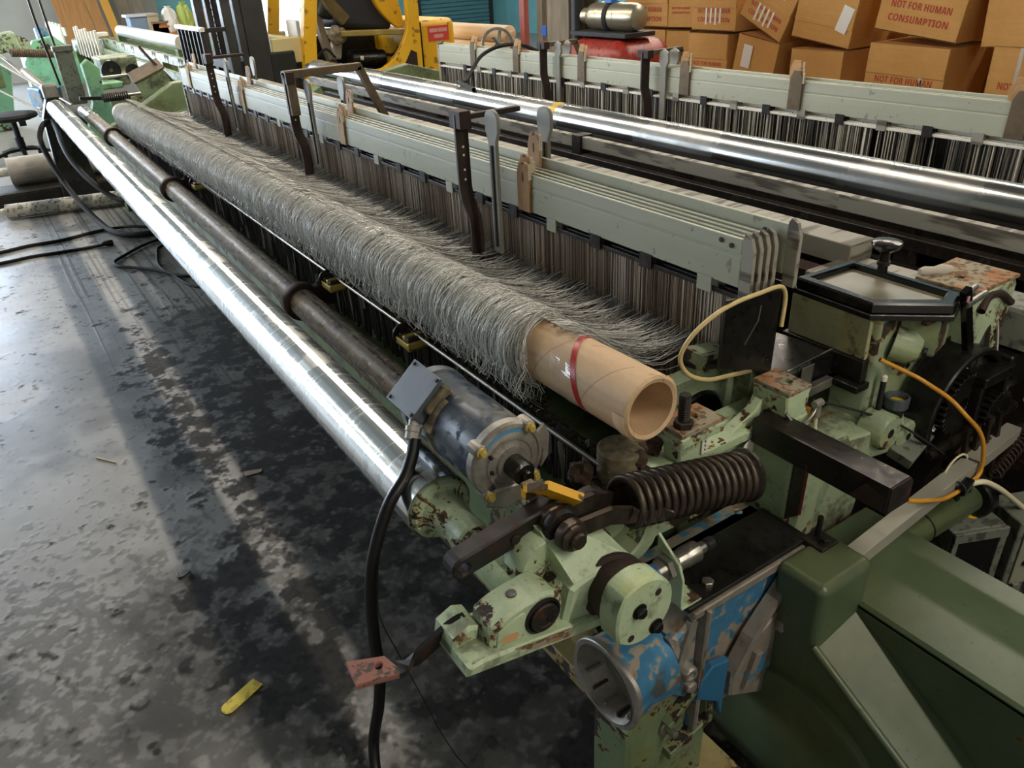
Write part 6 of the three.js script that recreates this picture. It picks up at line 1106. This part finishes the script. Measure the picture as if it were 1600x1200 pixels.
  mesh('hose', [tube([[2.9, 0.85, z0 - 0.12], [3.02, 0.95, z0 - 0.12], [3.1, 0.83, z0 - 0.1], [3.25, 0.8, z0 - 0.08]], 0.014, 24, 8), tube([[2.86, 0.98, z0 - 0.14], [2.97, 1.05, z0 - 0.13], [3.05, 0.97, z0 - 0.12]], 0.012, 20, 8), tube([[3.5, 1.1, z0 - 0.3], [3.55, 0.98, z0 - 0.25], [3.72, 0.93, z0 - 0.22], [3.78, 1.0, z0 - 0.2]], 0.016, 20, 8)], M.rubberMatte, t);
  mesh('white_tank', [rbox([3.16, 1.03, z0 - 0.35], [0.10, 0.2, 0.1], [0, 0, -0.2], 0.03), box(2.86, 2.9, 0.98, 1.3, z1 + 0.2, z1 + 0.5, 0.02)], M.label, t);
  mesh('grey_column_pipe', strap([[2.96, 1.6, z0 - 0.3], [3.0, 1.2, z0 - 0.28], [3.05, 0.85, z0 - 0.2]], 0.1, 0.06, [0, 0, 1]), M.column, t);
  // hood tipped up: khaki underside, black seat, yellow shell
  mesh('seat', [rbox([3.42, 1.36, z0 - 0.45], [0.62, 0.34, 0.6], [0, 0, -0.12], 0.06), rbox([3.12, 1.55, z0 - 0.45], [0.16, 0.5, 0.55], [0, 0, -0.35], 0.05)], plain(0x23262a, 0.55), t);
  mesh('hood_tray', [rbox([3.48, 1.16, z0 - 0.4], [0.75, 0.05, 0.75], [0, 0, -0.05], 0.01)], surf({ roughness: 0.6 }, 128, 0.5, (u, v) => mix3(hex(0x7f6f38), hex(0xb19a4e), fbm(u, v, 5, 4, 621))), t);
  const shell = new THREE.Shape(); shell.moveTo(3.46, 1.62); shell.quadraticCurveTo(3.5, 1.34, 3.74, 1.18); shell.lineTo(3.80, 1.19); shell.quadraticCurveTo(3.82, 1.4, 3.66, 1.62); shell.closePath();
  mesh('hood_shell', ext(shell, 'xy', z0 - 0.16, z0 - 0.08, 0.015), M.forkYellow, t);
  mesh('khaki_cover', strap([[2.98, 1.62, z0 - 0.2], [3.08, 1.42, z0 - 0.18], [3.2, 1.28, z0 - 0.16]], 0.2, 0.1, [0, 0, 1]), surf({ roughness: 0.9 }, 128, 0.4, (u, v) => mix3(hex(0x4a3f20), hex(0x766634), fbm(u, v, 6, 4, 623))), t);
  const glove = new THREE.IcosahedronGeometry(0.085, 3), gp = glove.attributes.position; for (let k = 0; k < gp.count; k++) { const v = V().fromBufferAttribute(gp, k), n = 1 + 0.5 * (vnoise(v.x * 30 + 50, v.y * 30 + v.z * 17 + 50, 9999, 633) - 0.5); gp.setXYZ(k, v.x * n * 1.1, v.y * n, v.z * n); } glove.translate(3.1, 1.17, z0 - 0.12); glove.computeVertexNormals();
  mesh('rag', B(glove), M.lint, t);
  const wt = new THREE.MeshPhysicalMaterial({ color: 0xf3dcd2, roughness: 0.7, alphaMap: (() => { const c = document.createElement('canvas'); c.width = 256; c.height = 128; const x = c.getContext('2d'); x.fillStyle = '#000'; x.fillRect(0, 0, 256, 128); x.fillStyle = '#777'; x.fillRect(8, 14, 108, 38); x.fillRect(126, 14, 122, 38); x.fillRect(66, 74, 124, 36); return new THREE.CanvasTexture(c); })(), transparent: true });
  const sg = mesh('red_notice', box(4.02, 4.26, 1.035, 1.175, z0 + 0.005, z0 + 0.009, 0), plain(0xd0463e, 0.5), t);
  const tg = new THREE.PlaneGeometry(0.22, 0.12); tg.translate(4.14, 1.105, z0 + 0.0105); mesh('notice_print', clean(tg), wt, sg);
}
// ---------------------------------------------------------------- column, gas cylinder and red tank
{
  const t = thing('steel_column', 'weathered steel roof column behind the rear loom', 'column');
  mesh('flange', box(3.92, 3.95, 0, 6, -5.40, -5.12, 0.004), M.column, t); mesh('flange', box(4.18, 4.21, 0, 6, -5.40, -5.12, 0.004), M.column, t); mesh('web', box(3.95, 4.18, 0, 6, -5.275, -5.245, 0), M.column, t);
  mesh('base_plate', box(3.85, 4.28, 0, 0.025, -5.47, -5.03), M.column, t);
  mesh('dark_conduit', cyl([3.96, 0, -5.06], [3.96, 6, -5.06], 0.05, 18), M.forkDark, t);
}
{
  const t = thing('gas_cylinder', 'ribbed steel gas cylinder strapped above the red counterweight', 'gas cylinder');
  const z0 = -4.93, z1 = -4.38, y = 1.325, x = 3.98;
  mesh('shell', lathe([x, y, z0], [x, y, 5], [[0, 0], [0.05, 0.005], [0.085, 0.04], [0.094, 0.09], [0.094, 0.15], [0.097, 0.155], [0.094, 0.16], [0.094, 0.34], [0.097, 0.345], [0.094, 0.35], [0.094, 0.48], [0.08, 0.53], [0.045, 0.55], [0, 0.55]], 40), M.tankSteel, t);
  mesh('collar', lathe([x, y, z0 - 0.06], [x, y, 5], [[0.045, 0], [0.055, 0], [0.055, 0.07], [0.045, 0.07]], 24), M.tankSteel, t);
  mesh('strap', lathe([x, y, -4.69], [x, y, 5], [[0.095, 0], [0.101, 0], [0.101, 0.04], [0.095, 0.04]], 32), M.rubberMatte, t);
  mesh('blue_clip', box(x - 0.05, x + 0.01, y + 0.09, y + 0.115, -4.71, -4.64), plain(0x2c6fc0, 0.4), t);
  mesh('cradle', [box(x - 0.16, x + 0.12, 1.205, 1.235, -4.97, -4.36)], M.forkDark, t);
}
{
  const t = thing('red_truck', 'rear end of a red lift truck with rounded counterweight below the gas cylinder', 'lift truck');
  mesh('counterweight', [B(new RoundedBoxGeometry(0.55, 0.95, 0.64, 5, 0.13)).translate(4.0, 0.715, -4.64)].map(boxUV), M.redPaint, t);
  mesh('chassis', box(3.8, 4.5, 0.12, 0.5, -4.98, -4.3, 0.02), M.forkDark, t);
  mesh('wheel', [lathe([3.98, 0.2, -4.33], [3.98, 0.2, 5], [[0, 0], [0.18, 0], [0.2, 0.02], [0.2, 0.12], [0.17, 0.14], [0, 0.12]], 28)], M.rubberMatte, t);
  mesh('wheel', [lathe([3.98, 0.2, -4.99], [3.98, 0.2, 5], [[0, 0], [0.18, 0], [0.2, 0.02], [0.2, 0.12], [0.17, 0.14], [0, 0.12]], 28)], M.rubberMatte, t);
}
// clutter between the yellow truck and the column
{
  [[0.98, 'upper'], [0.81, 'lower']].forEach(([y, w], i) => { const t = thing('paper_roll', `${w} pale paper covered roll lying behind the yellow truck`, 'roll'); mesh('roll_body', cyl([4.75, y + 0.08, -8.4], [4.75, y + 0.08, -7.2], 0.082, 28), plain(0xdcc3a0, 0.7), t); mesh('core', cyl([4.75, y + 0.08, -7.2], [4.75, y + 0.08, -7.12], 0.03, 16), M.cardTube, t); });
  const r = thing('roll_rack', 'low dark rack carrying the paper covered rolls', 'rack'); mesh('shelf', box(4.62, 4.9, 0.74, 0.805, -8.4, -7.15), M.forkDark, r); for (const z of [-8.3, -7.25]) for (const x of [4.65, 4.87]) mesh('leg', box(x - 0.02, x + 0.02, 0, 0.74, z - 0.02, z + 0.02), M.forkDark, r);
  const w = thing('hand_wheel', 'pale spoked hand wheel leaning beside the paper rolls', 'wheel'); const c = [4.45, 1.0, -6.95];
  mesh('rim', lathe([c[0], c[1], c[2] - 0.02], [c[0] - 0.6, c[1] + 0.02, c[2] + 1], [[0.13, 0], [0.155, 0], [0.16, 0.02], [0.155, 0.04], [0.13, 0.04], [0.13, 0]], 32), M.castAlu, w);
  for (let i = 0; i < 5; i++) { const a = i * TAU / 5; mesh('spoke', strap([c, [c[0] + Math.cos(a) * 0.13, c[1] + Math.sin(a) * 0.14, c[2] - Math.cos(a) * 0.08]], 0.03, 0.014, [0.5, 0, 1]), M.castAlu, w); }
  mesh('stand', box(4.43, 4.47, 0, 1.0, -6.99, -6.95), M.forkDark, w);
  const post = (x, z, m, lab, wd = 0.06, lean = 0) => { const t = thing('rack_upright', lab, 'upright'); mesh('post', strap([[x, 0, z], [x + lean, 3, z]], wd, wd * 0.7, [0, 0, 1]), m, t); mesh('foot', box(x - 0.07, x + 0.07, 0, 0.015, z - 0.07, z + 0.07), m, t); };
  post(4.7, -6.85, plain(0xa85a52, 0.6), 'red painted rack upright behind the rear loom', 0.08);
  post(4.75, -6.62, M.column, 'bare grey rack upright beside the red one', 0.09);
  post(4.8, -6.3, M.forkDark, 'dark leaning upright before the column', 0.06, 0.15);
  post(4.75, -5.85, M.forkDark, 'dark straight upright close to the column', 0.07);
  const m = thing('pallet_jack', 'black hand pallet truck standing between the uprights', 'pallet truck'); mesh('pump', [cyl([4.5, 0.1, -5.8], [4.5, 0.95, -5.8], 0.09, 20), box(4.35, 4.62, 0.75, 1.1, -5.98, -5.6, 0.06)], M.blackOily, m); mesh('handle', tube([[4.5, 0.95, -5.8], [4.42, 1.25, -5.9], [4.4, 1.42, -5.95]], 0.02, 16, 8), M.forkDark, m); mesh('fork', box(4.5, 5.1, 0.05, 0.11, -5.95, -5.65), M.forkDark, m); mesh('blue_tag', box(4.33, 4.35, 1.12, 1.2, -6.05, -5.98), plain(0x3566c4, 0.5), m);
  single('loose_cable', tube([[2.32, 1.09, -3.9], [2.40, 1.10, -4.2], [2.6, 1.07, -4.45], [2.85, 1.18, -4.65], [2.95, 1.22, -4.62], [3.05, 1.23, -4.5], [3.2, 1.15, -4.4]], 0.012, 60, 10), M.rubberMatte, 'thin black cable curving from the dark roller over the rear boards', 'cable');
}
// ---------------------------------------------------------------- left side: chair, cloth roll, cables
{
  const t = thing('office_stool', 'black swivel office chair seat on a five armed base by the cloth roll', 'chair'); const cx = 0.28, cz = -10.5;
  const seat = lathe([cx, 0.43, cz], [cx, 2, cz], [[0, 0], [0.18, 0.0], [0.25, 0.02], [0.27, 0.045], [0.25, 0.07], [0.15, 0.085], [0, 0.085]], 36); mesh('seat', seat, M.rubberMatte, t);
  mesh('gas_lift', [cyl([cx, 0.1, cz], [cx, 0.43, cz], 0.03, 16), cyl([cx, 0.1, cz], [cx, 0.25, cz], 0.045, 16), box(cx + 0.05, cx + 0.12, 0.36, 0.42, cz - 0.02, cz + 0.02)], M.black, t);
  for (let i = 0; i < 5; i++) { const a = 0.3 + i * TAU / 5, e = [cx + Math.cos(a) * 0.3, 0.075, cz + Math.sin(a) * 0.3]; mesh('base_arm', strap([[cx, 0.12, cz], [cx + Math.cos(a) * 0.15, 0.115, cz + Math.sin(a) * 0.15], e], 0.045, 0.03, [-Math.sin(a), 0, Math.cos(a)]), M.black, t); mesh('caster', lathe([e[0] - 0.02, 0.03, e[2]], [e[0] + 1, 0.03, e[2]], [[0, 0], [0.025, 0], [0.03, 0.005], [0.03, 0.035], [0.025, 0.04], [0, 0.04]], 18), M.black, t); }
}
{
  const t = thing('cloth_roll', 'fat roll of off white cloth lying in a dark trough', 'cloth roll');
  mesh('cloth_winding', lathe([0.06, 0.235, -8.55], [2, 0.235, -8.45], [[0.03, 0], [0.117, 0], [0.122, 0.006], [0.122, 1.0], [0.117, 1.01], [0.03, 1.01]], 44), M.cloth, t);
  mesh('core_tube', pipe([-0.12, 0.235, -8.57], [1.2, 0.235, -8.44], 0.038, 0.03), M.label, t);
  const s = thing('roll_trough', 'dark green trough cradling the cloth roll', 'trough');
  mesh('floor_plate', rbox([0.5, 0.06, -8.33], [1.7, 0.10, 0.5], [0, -0.05, 0], 0.006), M.greasy, s);
  mesh('lip', rbox([0.5, 0.11, -8.12], [1.7, 0.02, 0.05], [0, -0.05, 0], 0.004), M.greasy, s);
}
{
  const t = thing('white_pipe', 'scuffed white pipe lying on the floor before the cloth roll', 'pipe');
  const m = surf({ roughness: 0.4 }, 256, 0.5, (u, v) => { const a = fbm(u, v, 6, 5, 651), b = fbm(u, v, 24, 3, 653); return mix3(mix3(hex(0xb9b7ac), hex(0xdcdad0), a), hex(0x5b564a), sstep(0.6, 0.7, b) * 0.7); });
  mesh('pipe', pipe([-0.06, 0.066, -7.70], [1.0, 0.066, -7.45], 0.06, 0.048), m, t);
  mesh('end_cap', cyl([-0.10, 0.066, -7.71], [-0.055, 0.066, -7.70], 0.03, 18), M.label, t);
}
{
  const t = thing('roller_end_bearing', 'dark bearing stand at the far end of the chrome roller', 'bearing stand');
  mesh('stand', [ext([[0.40, 0], [0.72, 0], [0.64, 0.72], [0.60, 0.86], [0.50, 0.86], [0.44, 0.72]], 'xy', -8.12, -7.97, 0.01)], M.blackOily, t);
  mesh('lamp_cap', [box(0.50, 0.62, 0.86, 0.98, -8.14, -8.0, 0.02)], M.steel, t);
}
single('thick_black_cable', tube([[0.47, 0.70, -7.95], [0.41, 0.68, -7.86], [0.36, 0.60, -7.8], [0.37, 0.43, -7.65], [0.43, 0.22, -7.35], [0.52, 0.06, -6.9], [0.6, 0.024, -6.5], [0.72, 0.024, -6.35], [0.86, 0.024, -6.3]], 0.022, 70, 12), M.rubberMatte, 'thick black cable sagging from the roller end to the floor', 'cable');
single('roller_side_cable', tube([[0.5, 0.70, -7.95], [0.49, 0.66, -7.6], [0.47, 0.60, -7.2], [0.48, 0.52, -6.9], [0.55, 0.40, -6.6], [0.66, 0.3, -6.4], [0.8, 0.32, -6.2]], 0.02, 60, 12), M.rubberMatte, 'black cable hugging the underside of the chrome roller', 'cable');
single('floor_lead', tube([[-0.9, 0.012, -6.75], [-0.19, 0.012, -6.65], [0.0, 0.012, -6.68], [0.24, 0.012, -6.66], [0.48, 0.012, -6.72], [0.66, 0.02, -6.67], [0.72, 0.03, -6.6], [0.84, 0.02, -6.5]], 0.012, 60, 10), M.rubberMatte, 'black lead lying straight across the floor to the loom', 'cable');
{
  const t = thing('plug_lead', 'black lead on the floor ending in a loose plug', 'cable');
  mesh('lead', tube([[-0.9, 0.011, -6.5], [-0.2, 0.011, -6.36], [0.0, 0.011, -6.37], [0.16, 0.011, -6.34], [0.33, 0.011, -6.31], [0.47, 0.014, -6.285]], 0.011, 50, 10), M.rubberMatte, t);
  mesh('plug', lathe([0.46, 0.022, -6.287], [0.9, 0.022, -6.22], [[0, 0], [0.014, 0], [0.02, 0.02], [0.022, 0.06], [0.018, 0.075], [0, 0.075]], 18), M.black, t);
}
single('looped_lead', tube([[0.86, 0.014, -6.15], [0.7, 0.014, -6.06], [0.56, 0.014, -5.92], [0.465, 0.014, -5.8], [0.47, 0.014, -5.68], [0.55, 0.014, -5.58], [0.68, 0.014, -5.38], [0.79, 0.014, -5.16], [0.9, 0.014, -5.1]], 0.011, 60, 10), M.rubberMatte, 'black lead looping out from under the loom onto the floor', 'cable');
single('thin_lead', tube([[0.9, 0.008, -6.0], [0.8, 0.008, -5.97], [0.735, 0.008, -5.75], [0.7, 0.008, -5.5], [0.74, 0.008, -5.2], [0.79, 0.008, -4.95], [0.9, 0.008, -4.8]], 0.008, 50, 8), M.rubberMatte, 'thinner black lead curling beside the looped one', 'cable');
// litter
{
  const s = new THREE.Shape(); s.moveTo(0.118, -0.019); s.lineTo(0.118, 0.021); s.lineTo(0.02, 0.0205); s.absarc(0.02, 0.0, 0.0205, Math.PI / 2, Math.PI * 1.5, false); s.closePath();
  const g = ext(s, 'xz', 0.001, 0.004, 0.0008, [], 14); g.rotateY(0.42); g.translate(0.055, 0, -1.60); single('yellow_tag', g, M.yellowTag, 'yellow plastic tag with one rounded end lying on the floor', 'tag');
  single('paper_scrap', ext([[0.435, -2.69], [0.50, -2.665], [0.49, -2.645], [0.43, -2.655]], 'xz', 0.001, 0.003, 0), M.scrap, 'torn buff paper scrap on the greasy floor under the roller', 'scrap');
  single('wood_splinter', strap([[-0.03, 0.003, -3.17], [0.03, 0.003, -3.08]], 0.006, 0.004, [0, 1, 0]), M.woodPale, 'thin pale splinter lying on the concrete', 'splinter');
  single('hook_offcut', tube([[0.30, 0.002, -1.62 - 0.57], [0.305, 0.004, -2.16], [0.34, 0.004, -2.17]].map(p => [p[0] - 0.22, p[1], p[2] - 0.05]), 0.0035, 16, 6), M.black, 'small black hooked offcut on the concrete', 'offcut');
}
// ---------------------------------------------------------------- looms further down the row
{
  const t = thing('next_loom', 'turquoise green loom end beyond the front loom with a coil spring and grey panel', 'loom');
  mesh('bed', [box(0.75, 1.85, 0.2, 0.6, -11.9, -8.75, 0.01)], M.greasy, t);
  mesh('side_casting', [ext([[0.82, 0], [1.1, 0], [1.12, 0.5], [1.04, 0.8], [1.06, 1.02], [0.98, 1.1], [0.92, 1.06], [0.92, 0.72], [0.82, 0.5]], 'xy', -8.75, -8.6, 0.012)], M.turquoise, t);
  mesh('side_casting', ext([[1.1, 0], [1.86, 0], [1.82, 0.75], [1.6, 0.8], [1.3, 0.72], [1.1, 0.7]], 'xy', -8.95, -8.8, 0.012), M.frameGreen, t);
  mesh('grey_panel', [box(0.78, 0.94, 0.66, 1.15, -9.3, -9.2, 0.006), box(0.77, 0.95, 1.15, 1.2, -9.32, -9.18, 0.006)], M.greyBox, t);
  mesh('top_cover', [rbox([1.10, 0.84, -8.9], [0.28, 0.06, 0.3], [0, 0.1, 0], 0.025)], M.turquoise, t);
  mesh('olive_gearcase', [rbox([1.32, 0.98, -9.4], [0.34, 0.16, 0.5], [0, 0, 0], 0.02), rbox([1.25, 0.86, -9.3], [0.25, 0.12, 0.4], [0, 0, 0], 0.02)], M.mintOld, t);
  mesh('wheel', [lathe([1.22, 0.95, -9.1], [1.22, 0.95, 5], [[0.02, 0], [0.09, 0], [0.095, 0.01], [0.09, 0.03], [0.02, 0.03]], 24), lathe([1.42, 0.92, -9.1], [1.42, 0.92, 5], [[0.02, 0], [0.07, 0], [0.07, 0.03], [0.02, 0.03]], 24)], M.blackOily, t);
  mesh('spring', tube(Array.from({ length: 110 }, (_, i) => { const f = i / 109, a = f * TAU * 13; return [0.98 + f * 0.24, 0.78 + Math.sin(a) * 0.035, -8.4 + Math.cos(a) * 0.035]; }), 0.007, 220, 6), M.oldIron, t);
  mesh('spring_arm', [strap([[0.80, 0.80, -8.4], [0.98, 0.78, -8.4]], 0.04, 0.03, [0, 0, 1])], M.blackOily, t);
  mesh('cross_rod', [cyl([0.95, 0.905, -8.9], [1.45, 0.905, -8.95], 0.015, 12), cyl([1.1, 0.77, -8.5], [1.4, 0.77, -8.5], 0.014, 12)], M.steel, t);
  mesh('heddle_board', [box(1.30, 1.315, 1.08, 1.19, -11.9, -9.9, 0.002)], M.board, t);
  for (let i = 0; i < 8; i++) mesh('comb_post', box(1.27, 1.295, 0.95, 1.28 - (i % 3) * 0.015, -10.0 - i * 0.24, -9.96 - i * 0.24), M.label, t);
  mesh('whip_roller', [cyl([0.62, 0.80, -9.4], [0.62, 0.80, -11.9], 0.05, 24)], M.pipeRust, t);
  mesh('upright_bar', [strap([[0.75, 0.85, -9.3], [0.70, 1.45, -9.2], [0.69, 2.0, -9.2]], 0.045, 0.02, [0, 0, 1])], M.darkRust, t);
  mesh('upright_bar', [strap([[0.86, 0.95, -9.8], [0.84, 1.45, -9.8], [0.83, 2.0, -9.8]], 0.05, 0.02, [0, 0, 1])], M.darkRust, t);
  mesh('blue_gearbox', [rbox([0.62, 0.72, -9.6], [0.22, 0.2, 0.3], [0, 0.3, 0], 0.02), rbox([0.55, 0.62, -9.3], [0.12, 0.1, 0.12], [0, 0.3, 0], 0.02)], M.blueWorn, t);
  mesh('slack_rod', [cyl([0.28, 1.1, -9.6], [0.75, 0.72, -8.7], 0.012, 10), cyl([0.0, 1.0, -9.8], [0.55, 0.62, -9.0], 0.01, 10)], M.steel, t);
}
{
  const t = thing('tilted_tray', 'olive tilted tray box on a bent arm past the far heddle frame end', 'tray');
  mesh('box', rbox([1.31, 0.965, -7.62], [0.26, 0.14, 0.22], [0.25, 0, 0.38], 0.01), M.mintOld, t);
  mesh('rim', rbox([1.285, 1.04, -7.60], [0.28, 0.016, 0.24], [0.25, 0, 0.38], 0.004), M.brownIron, t);
  mesh('arm', strap([[1.30, 1.22, -7.7], [1.36, 1.1, -7.6], [1.42, 1.02, -7.55], [1.5, 0.88, -7.5], [1.5, 0.5, -7.45]], 0.04, 0.02, [0, 0, 1]), M.darkRust, t);
  mesh('lug', [rbox([1.5, 0.86, -7.45], [0.14, 0.05, 0.1], [0, 0, 0], 0.006), lathe([1.44, 0.74, -7.35], [1.44, 0.74, 5], [[0, 0], [0.06, 0], [0.06, 0.05], [0, 0.06]], 24)], M.mintWorn, t);
  mesh('support', strap([[1.3, 0.9, -7.7], [1.3, 0.3, -7.55]], 0.06, 0.04, [0, 0, 1]), M.greasy, t);
}
{
  const t = thing('left_loom', 'pale green loom end with sloping rods past the office chair', 'loom');
  mesh('casting', [ext([[-0.9, 0], [0.35, 0], [0.52, 0.72], [0.42, 0.95], [0.2, 1.02], [-0.1, 1.2], [-0.9, 1.2]], 'xy', -13.4, -13.0, 0.02)], M.turquoise, t);
  mesh('cover', [rbox([0.12, 0.72, -12.8], [0.5, 0.3, 0.4], [0, 0.2, 0], 0.03)], M.frameGreen, t);
  mesh('gear_block', [rbox([0.5, 1.05, -13.8], [0.5, 0.24, 0.6], [0, 0, 0.1], 0.03), rbox([0.15, 1.25, -14.2], [0.3, 0.24, 0.4], [0, 0, 0.1], 0.03), lathe([0.75, 1.0, -13.6], [0.75, 1.0, 5], [[0, 0], [0.14, 0], [0.14, 0.05], [0, 0.06]], 24)], M.mintWorn, t);
  mesh('hose_rod', [tube([[-0.2, 1.2, -12.6], [0.25, 1.08, -12.6], [0.4, 1.0, -12.5], [0.75, 0.55, -12.0]], 0.022, 40, 8)], M.steel, t);
  mesh('crank', [strap([[0.2, 1.3, -13.6], [0.22, 1.55, -13.6], [0.16, 1.6, -13.6]], 0.04, 0.03, [0, 0, 1]), lathe([0.0, 1.35, -13.8], [0.0, 1.9, -13.8], [[0, 0], [0.1, 0], [0.1, 0.25], [0, 0.3]], 20)], M.mintOld, t);
  mesh('ribbed_hose', tube(Array.from({ length: 120 }, (_, i) => { const f = i / 119, a = f * TAU * 20; return [0.55 + f * 0.5, 1.0 - f * 0.06 + Math.sin(a) * 0.04, -12.4 + Math.cos(a) * 0.04]; }), 0.014, 240, 6), M.brownIron, t);
}
{
  const t = thing('row_loom', 'green loom bed under the distant bright roller', 'loom');
  mesh('bed', box(2.0, 3.4, 0.0, 0.86, -15.6, -10.6, 0.01), M.frameGreen, t);
  mesh('top_rail', [box(2.0, 2.06, 0.86, 0.95, -15.6, -9.2, 0.004), box(1.9, 1.96, 0.74, 0.82, -15.6, -9.2, 0.004)], M.mintOld, t);
  for (let i = 0; i < 16; i++) mesh('lever_post', box(2.02, 2.06, 0.84, 0.94 - (i % 3) * 0.02, -10.8 - i * 0.28, -10.74 - i * 0.28), M.label, t);
  mesh('bearing', [box(2.3, 2.42, 0.86, 1.0, -15.45, -15.3), box(2.3, 2.42, 0.86, 0.94, -11.2, -11.05)], M.frameGreen, t);
}
{
  const t = thing('crowded_loom', 'distant green loom with a row of pale comb posts before the leaning boards', 'loom');
  mesh('bed', box(0.9, 2.3, 0, 0.75, -17.2, -14.9, 0.01), M.frameGreen, t);
  mesh('side_casting', ext([[0.8, 0], [1.6, 0], [1.55, 0.8], [1.3, 1.05], [1.0, 1.0], [0.8, 0.7]], 'xy', -14.95, -14.75, 0.02), M.turquoise, t);
  mesh('heddle_board', box(1.5, 1.52, 1.02, 1.14, -17.2, -14.9), M.board, t);
  for (let i = 0; i < 14; i++) mesh('comb_post', box(1.44, 1.47, 0.75, 1.2 - (i % 3) * 0.03, -15.0 - i * 0.16, -14.96 - i * 0.16), M.label, t);
  mesh('motor_block', [rbox([1.75, 0.86, -14.9], [0.35, 0.24, 0.3], [0, 0.2, 0], 0.04), rbox([2.1, 0.84, -15.1], [0.2, 0.2, 0.2], [0, 0.2, 0], 0.03)], M.mintOld, t);
  mesh('blue_drum', cyl([1.2, 1.0, -15.2], [1.2, 1.16, -15.2], 0.1, 20), M.blueWorn, t);
  mesh('tool_tray', box(1.75, 2.1, 0.98, 1.03, -15.2, -14.9), M.label, t);
}
// boards and clutter along the back wall
{
  const plank = (x, w, z, m, lab, lean = 0.3, h = 2.6, tl = 0) => { const t = thing('leaning_board', lab, 'board'); mesh('board', strap([[x, 0, z], [x + tl, h, z - lean]], w, 0.03, [1, 0, 0]), m, t); mesh('end_cleat', box(x - w / 2, x + w / 2, 0, 0.04, z + 0.016, z + 0.04), m, t); };
  plank(2.15, 0.3, -19.1, M.plank, 'brown plank leaning on the back wall next to the dark uprights', 0.4, 2.6, -0.25);
  plank(2.45, 0.28, -19.1, M.plank, 'brown plank leaning beside the first brown one', 0.4, 2.6, -0.28);
  plank(2.72, 0.22, -19.1, M.plank, 'brown plank nearest the yellow timber', 0.4, 2.5, -0.28);
  plank(2.98, 0.16, -19.05, plain(0xd39a3a, 0.6), 'bright yellow timber leaning on the back wall', 0.4, 2.5, -0.3);
  plank(3.25, 0.3, -19.15, M.column, 'grey board leaning beside the yellow timber', 0.4, 2.5, -0.15);
  plank(3.5, 0.2, -19.1, M.column, 'narrow grey board leaning at the end of the boards', 0.4, 2.4, -0.1);
  const b = thing('blue_bin', 'blue grey storage bin on a low table by the back wall', 'bin'); mesh('tub', box(2.95, 3.4, 0.72, 1.12, -18.2, -17.8, 0.03), plain(0x7d8fa3, 0.6), b); mesh('lid', box(2.9, 3.45, 1.12, 1.17, -18.25, -17.75, 0.01), plain(0xcfd2d2, 0.5), b);
  const tb = thing('work_table', 'low table with clutter by the back wall', 'table'); mesh('top', box(2.8, 5.5, 0.66, 0.72, -18.4, -17.5), M.plank, tb); for (const x of [2.9, 4.15, 5.4]) for (const z of [-18.3, -17.6]) mesh('leg', box(x - 0.04, x + 0.04, 0, 0.66, z - 0.04, z + 0.04), M.forkDark, tb);
  const items = [[4.3, 0.30, 0.28, 0x8a6a4a, 'brown box with a tan lid on the work table'], [4.65, 0.34, 0.2, 0xc07a3c, 'orange cardboard tray on the work table'], [4.2, 0.2, 0.42, 0xb9a788, 'tan upright box behind the orange tray'], [5.0, 0.3, 0.5, 0xe6e0d2, 'white bag on the work table'], [5.3, 0.3, 0.56, 0xaab85a, 'lime green sack on the work table'], [5.6, 0.32, 0.46, 0xe8cfc0, 'pale pink bag on the work table'], [5.85, 0.3, 0.42, 0xd8d6d0, 'grey white bag at the table end'], [6.1, 0.28, 0.22, 0xc9a183, 'buff bag at the very end of the table']];
  items.forEach(([x0, w, h, c, lab], i) => { const x = i > 2 ? 3.72 + (i - 3) * 0.3 : x0 - 0.72 - (i === 1 ? 0.3 : 0.1); const t = thing(i > 2 ? 'sack' : 'box', lab, i > 2 ? 'sack' : 'box'); if (i > 2) { const g = new THREE.IcosahedronGeometry(0.5, 3), p = g.attributes.position; for (let k = 0; k < p.count; k++) { const v = V().fromBufferAttribute(p, k), n = 1 + 0.35 * (vnoise(v.x * 6 + 50, v.y * 6 + v.z * 5 + 50, 9999, 701 + i) - 0.5); p.setXYZ(k, v.x * n, v.y * n, v.z * n); } g.scale(w * 1.1, h * 1.1, 0.35); g.translate(x, 0.72 + h * 0.5, -17.9); g.computeVertexNormals(); mesh('body', B(g), plain(c, 0.6), t); mesh('tied_neck', lathe([x, 0.72 + h * 0.95, -17.9], [x, 3, -17.9], [[0.03, 0], [0.03, 0.03], [0.07, 0.08], [0, 0.06]], 14), plain(c, 0.6), t); } else { mesh('body', box(x - w / 2, x + w / 2, 0.72, 0.72 + h, -18.1, -17.75, 0.01), plain(c, 0.8), t); mesh('lid', box(x - w / 2 - 0.01, x + w / 2 + 0.01, 0.70 + h, 0.74 + h, -18.12, -17.73, 0.005), plain(c, 0.7), t); } });
  const sh = thing('roller_shutter', 'dark teal roller shutter on the wall behind the yellow truck', 'shutter'); for (let i = 0; i < 30; i++) mesh('slat', box(10.3, 12.4, 0.05 + i * 0.1, 0.14 + i * 0.1, -19.78, -19.74, 0.01), plain(0x4f7f88, 0.5), sh); mesh('guide_rail', [box(10.2, 10.3, 0, 3.1, -19.79, -19.7), box(12.4, 12.5, 0, 3.1, -19.79, -19.7)], M.forkDark, sh);
}
// ---------------------------------------------------------------- hand over
seatAll();
renderer.render(scene, camera);
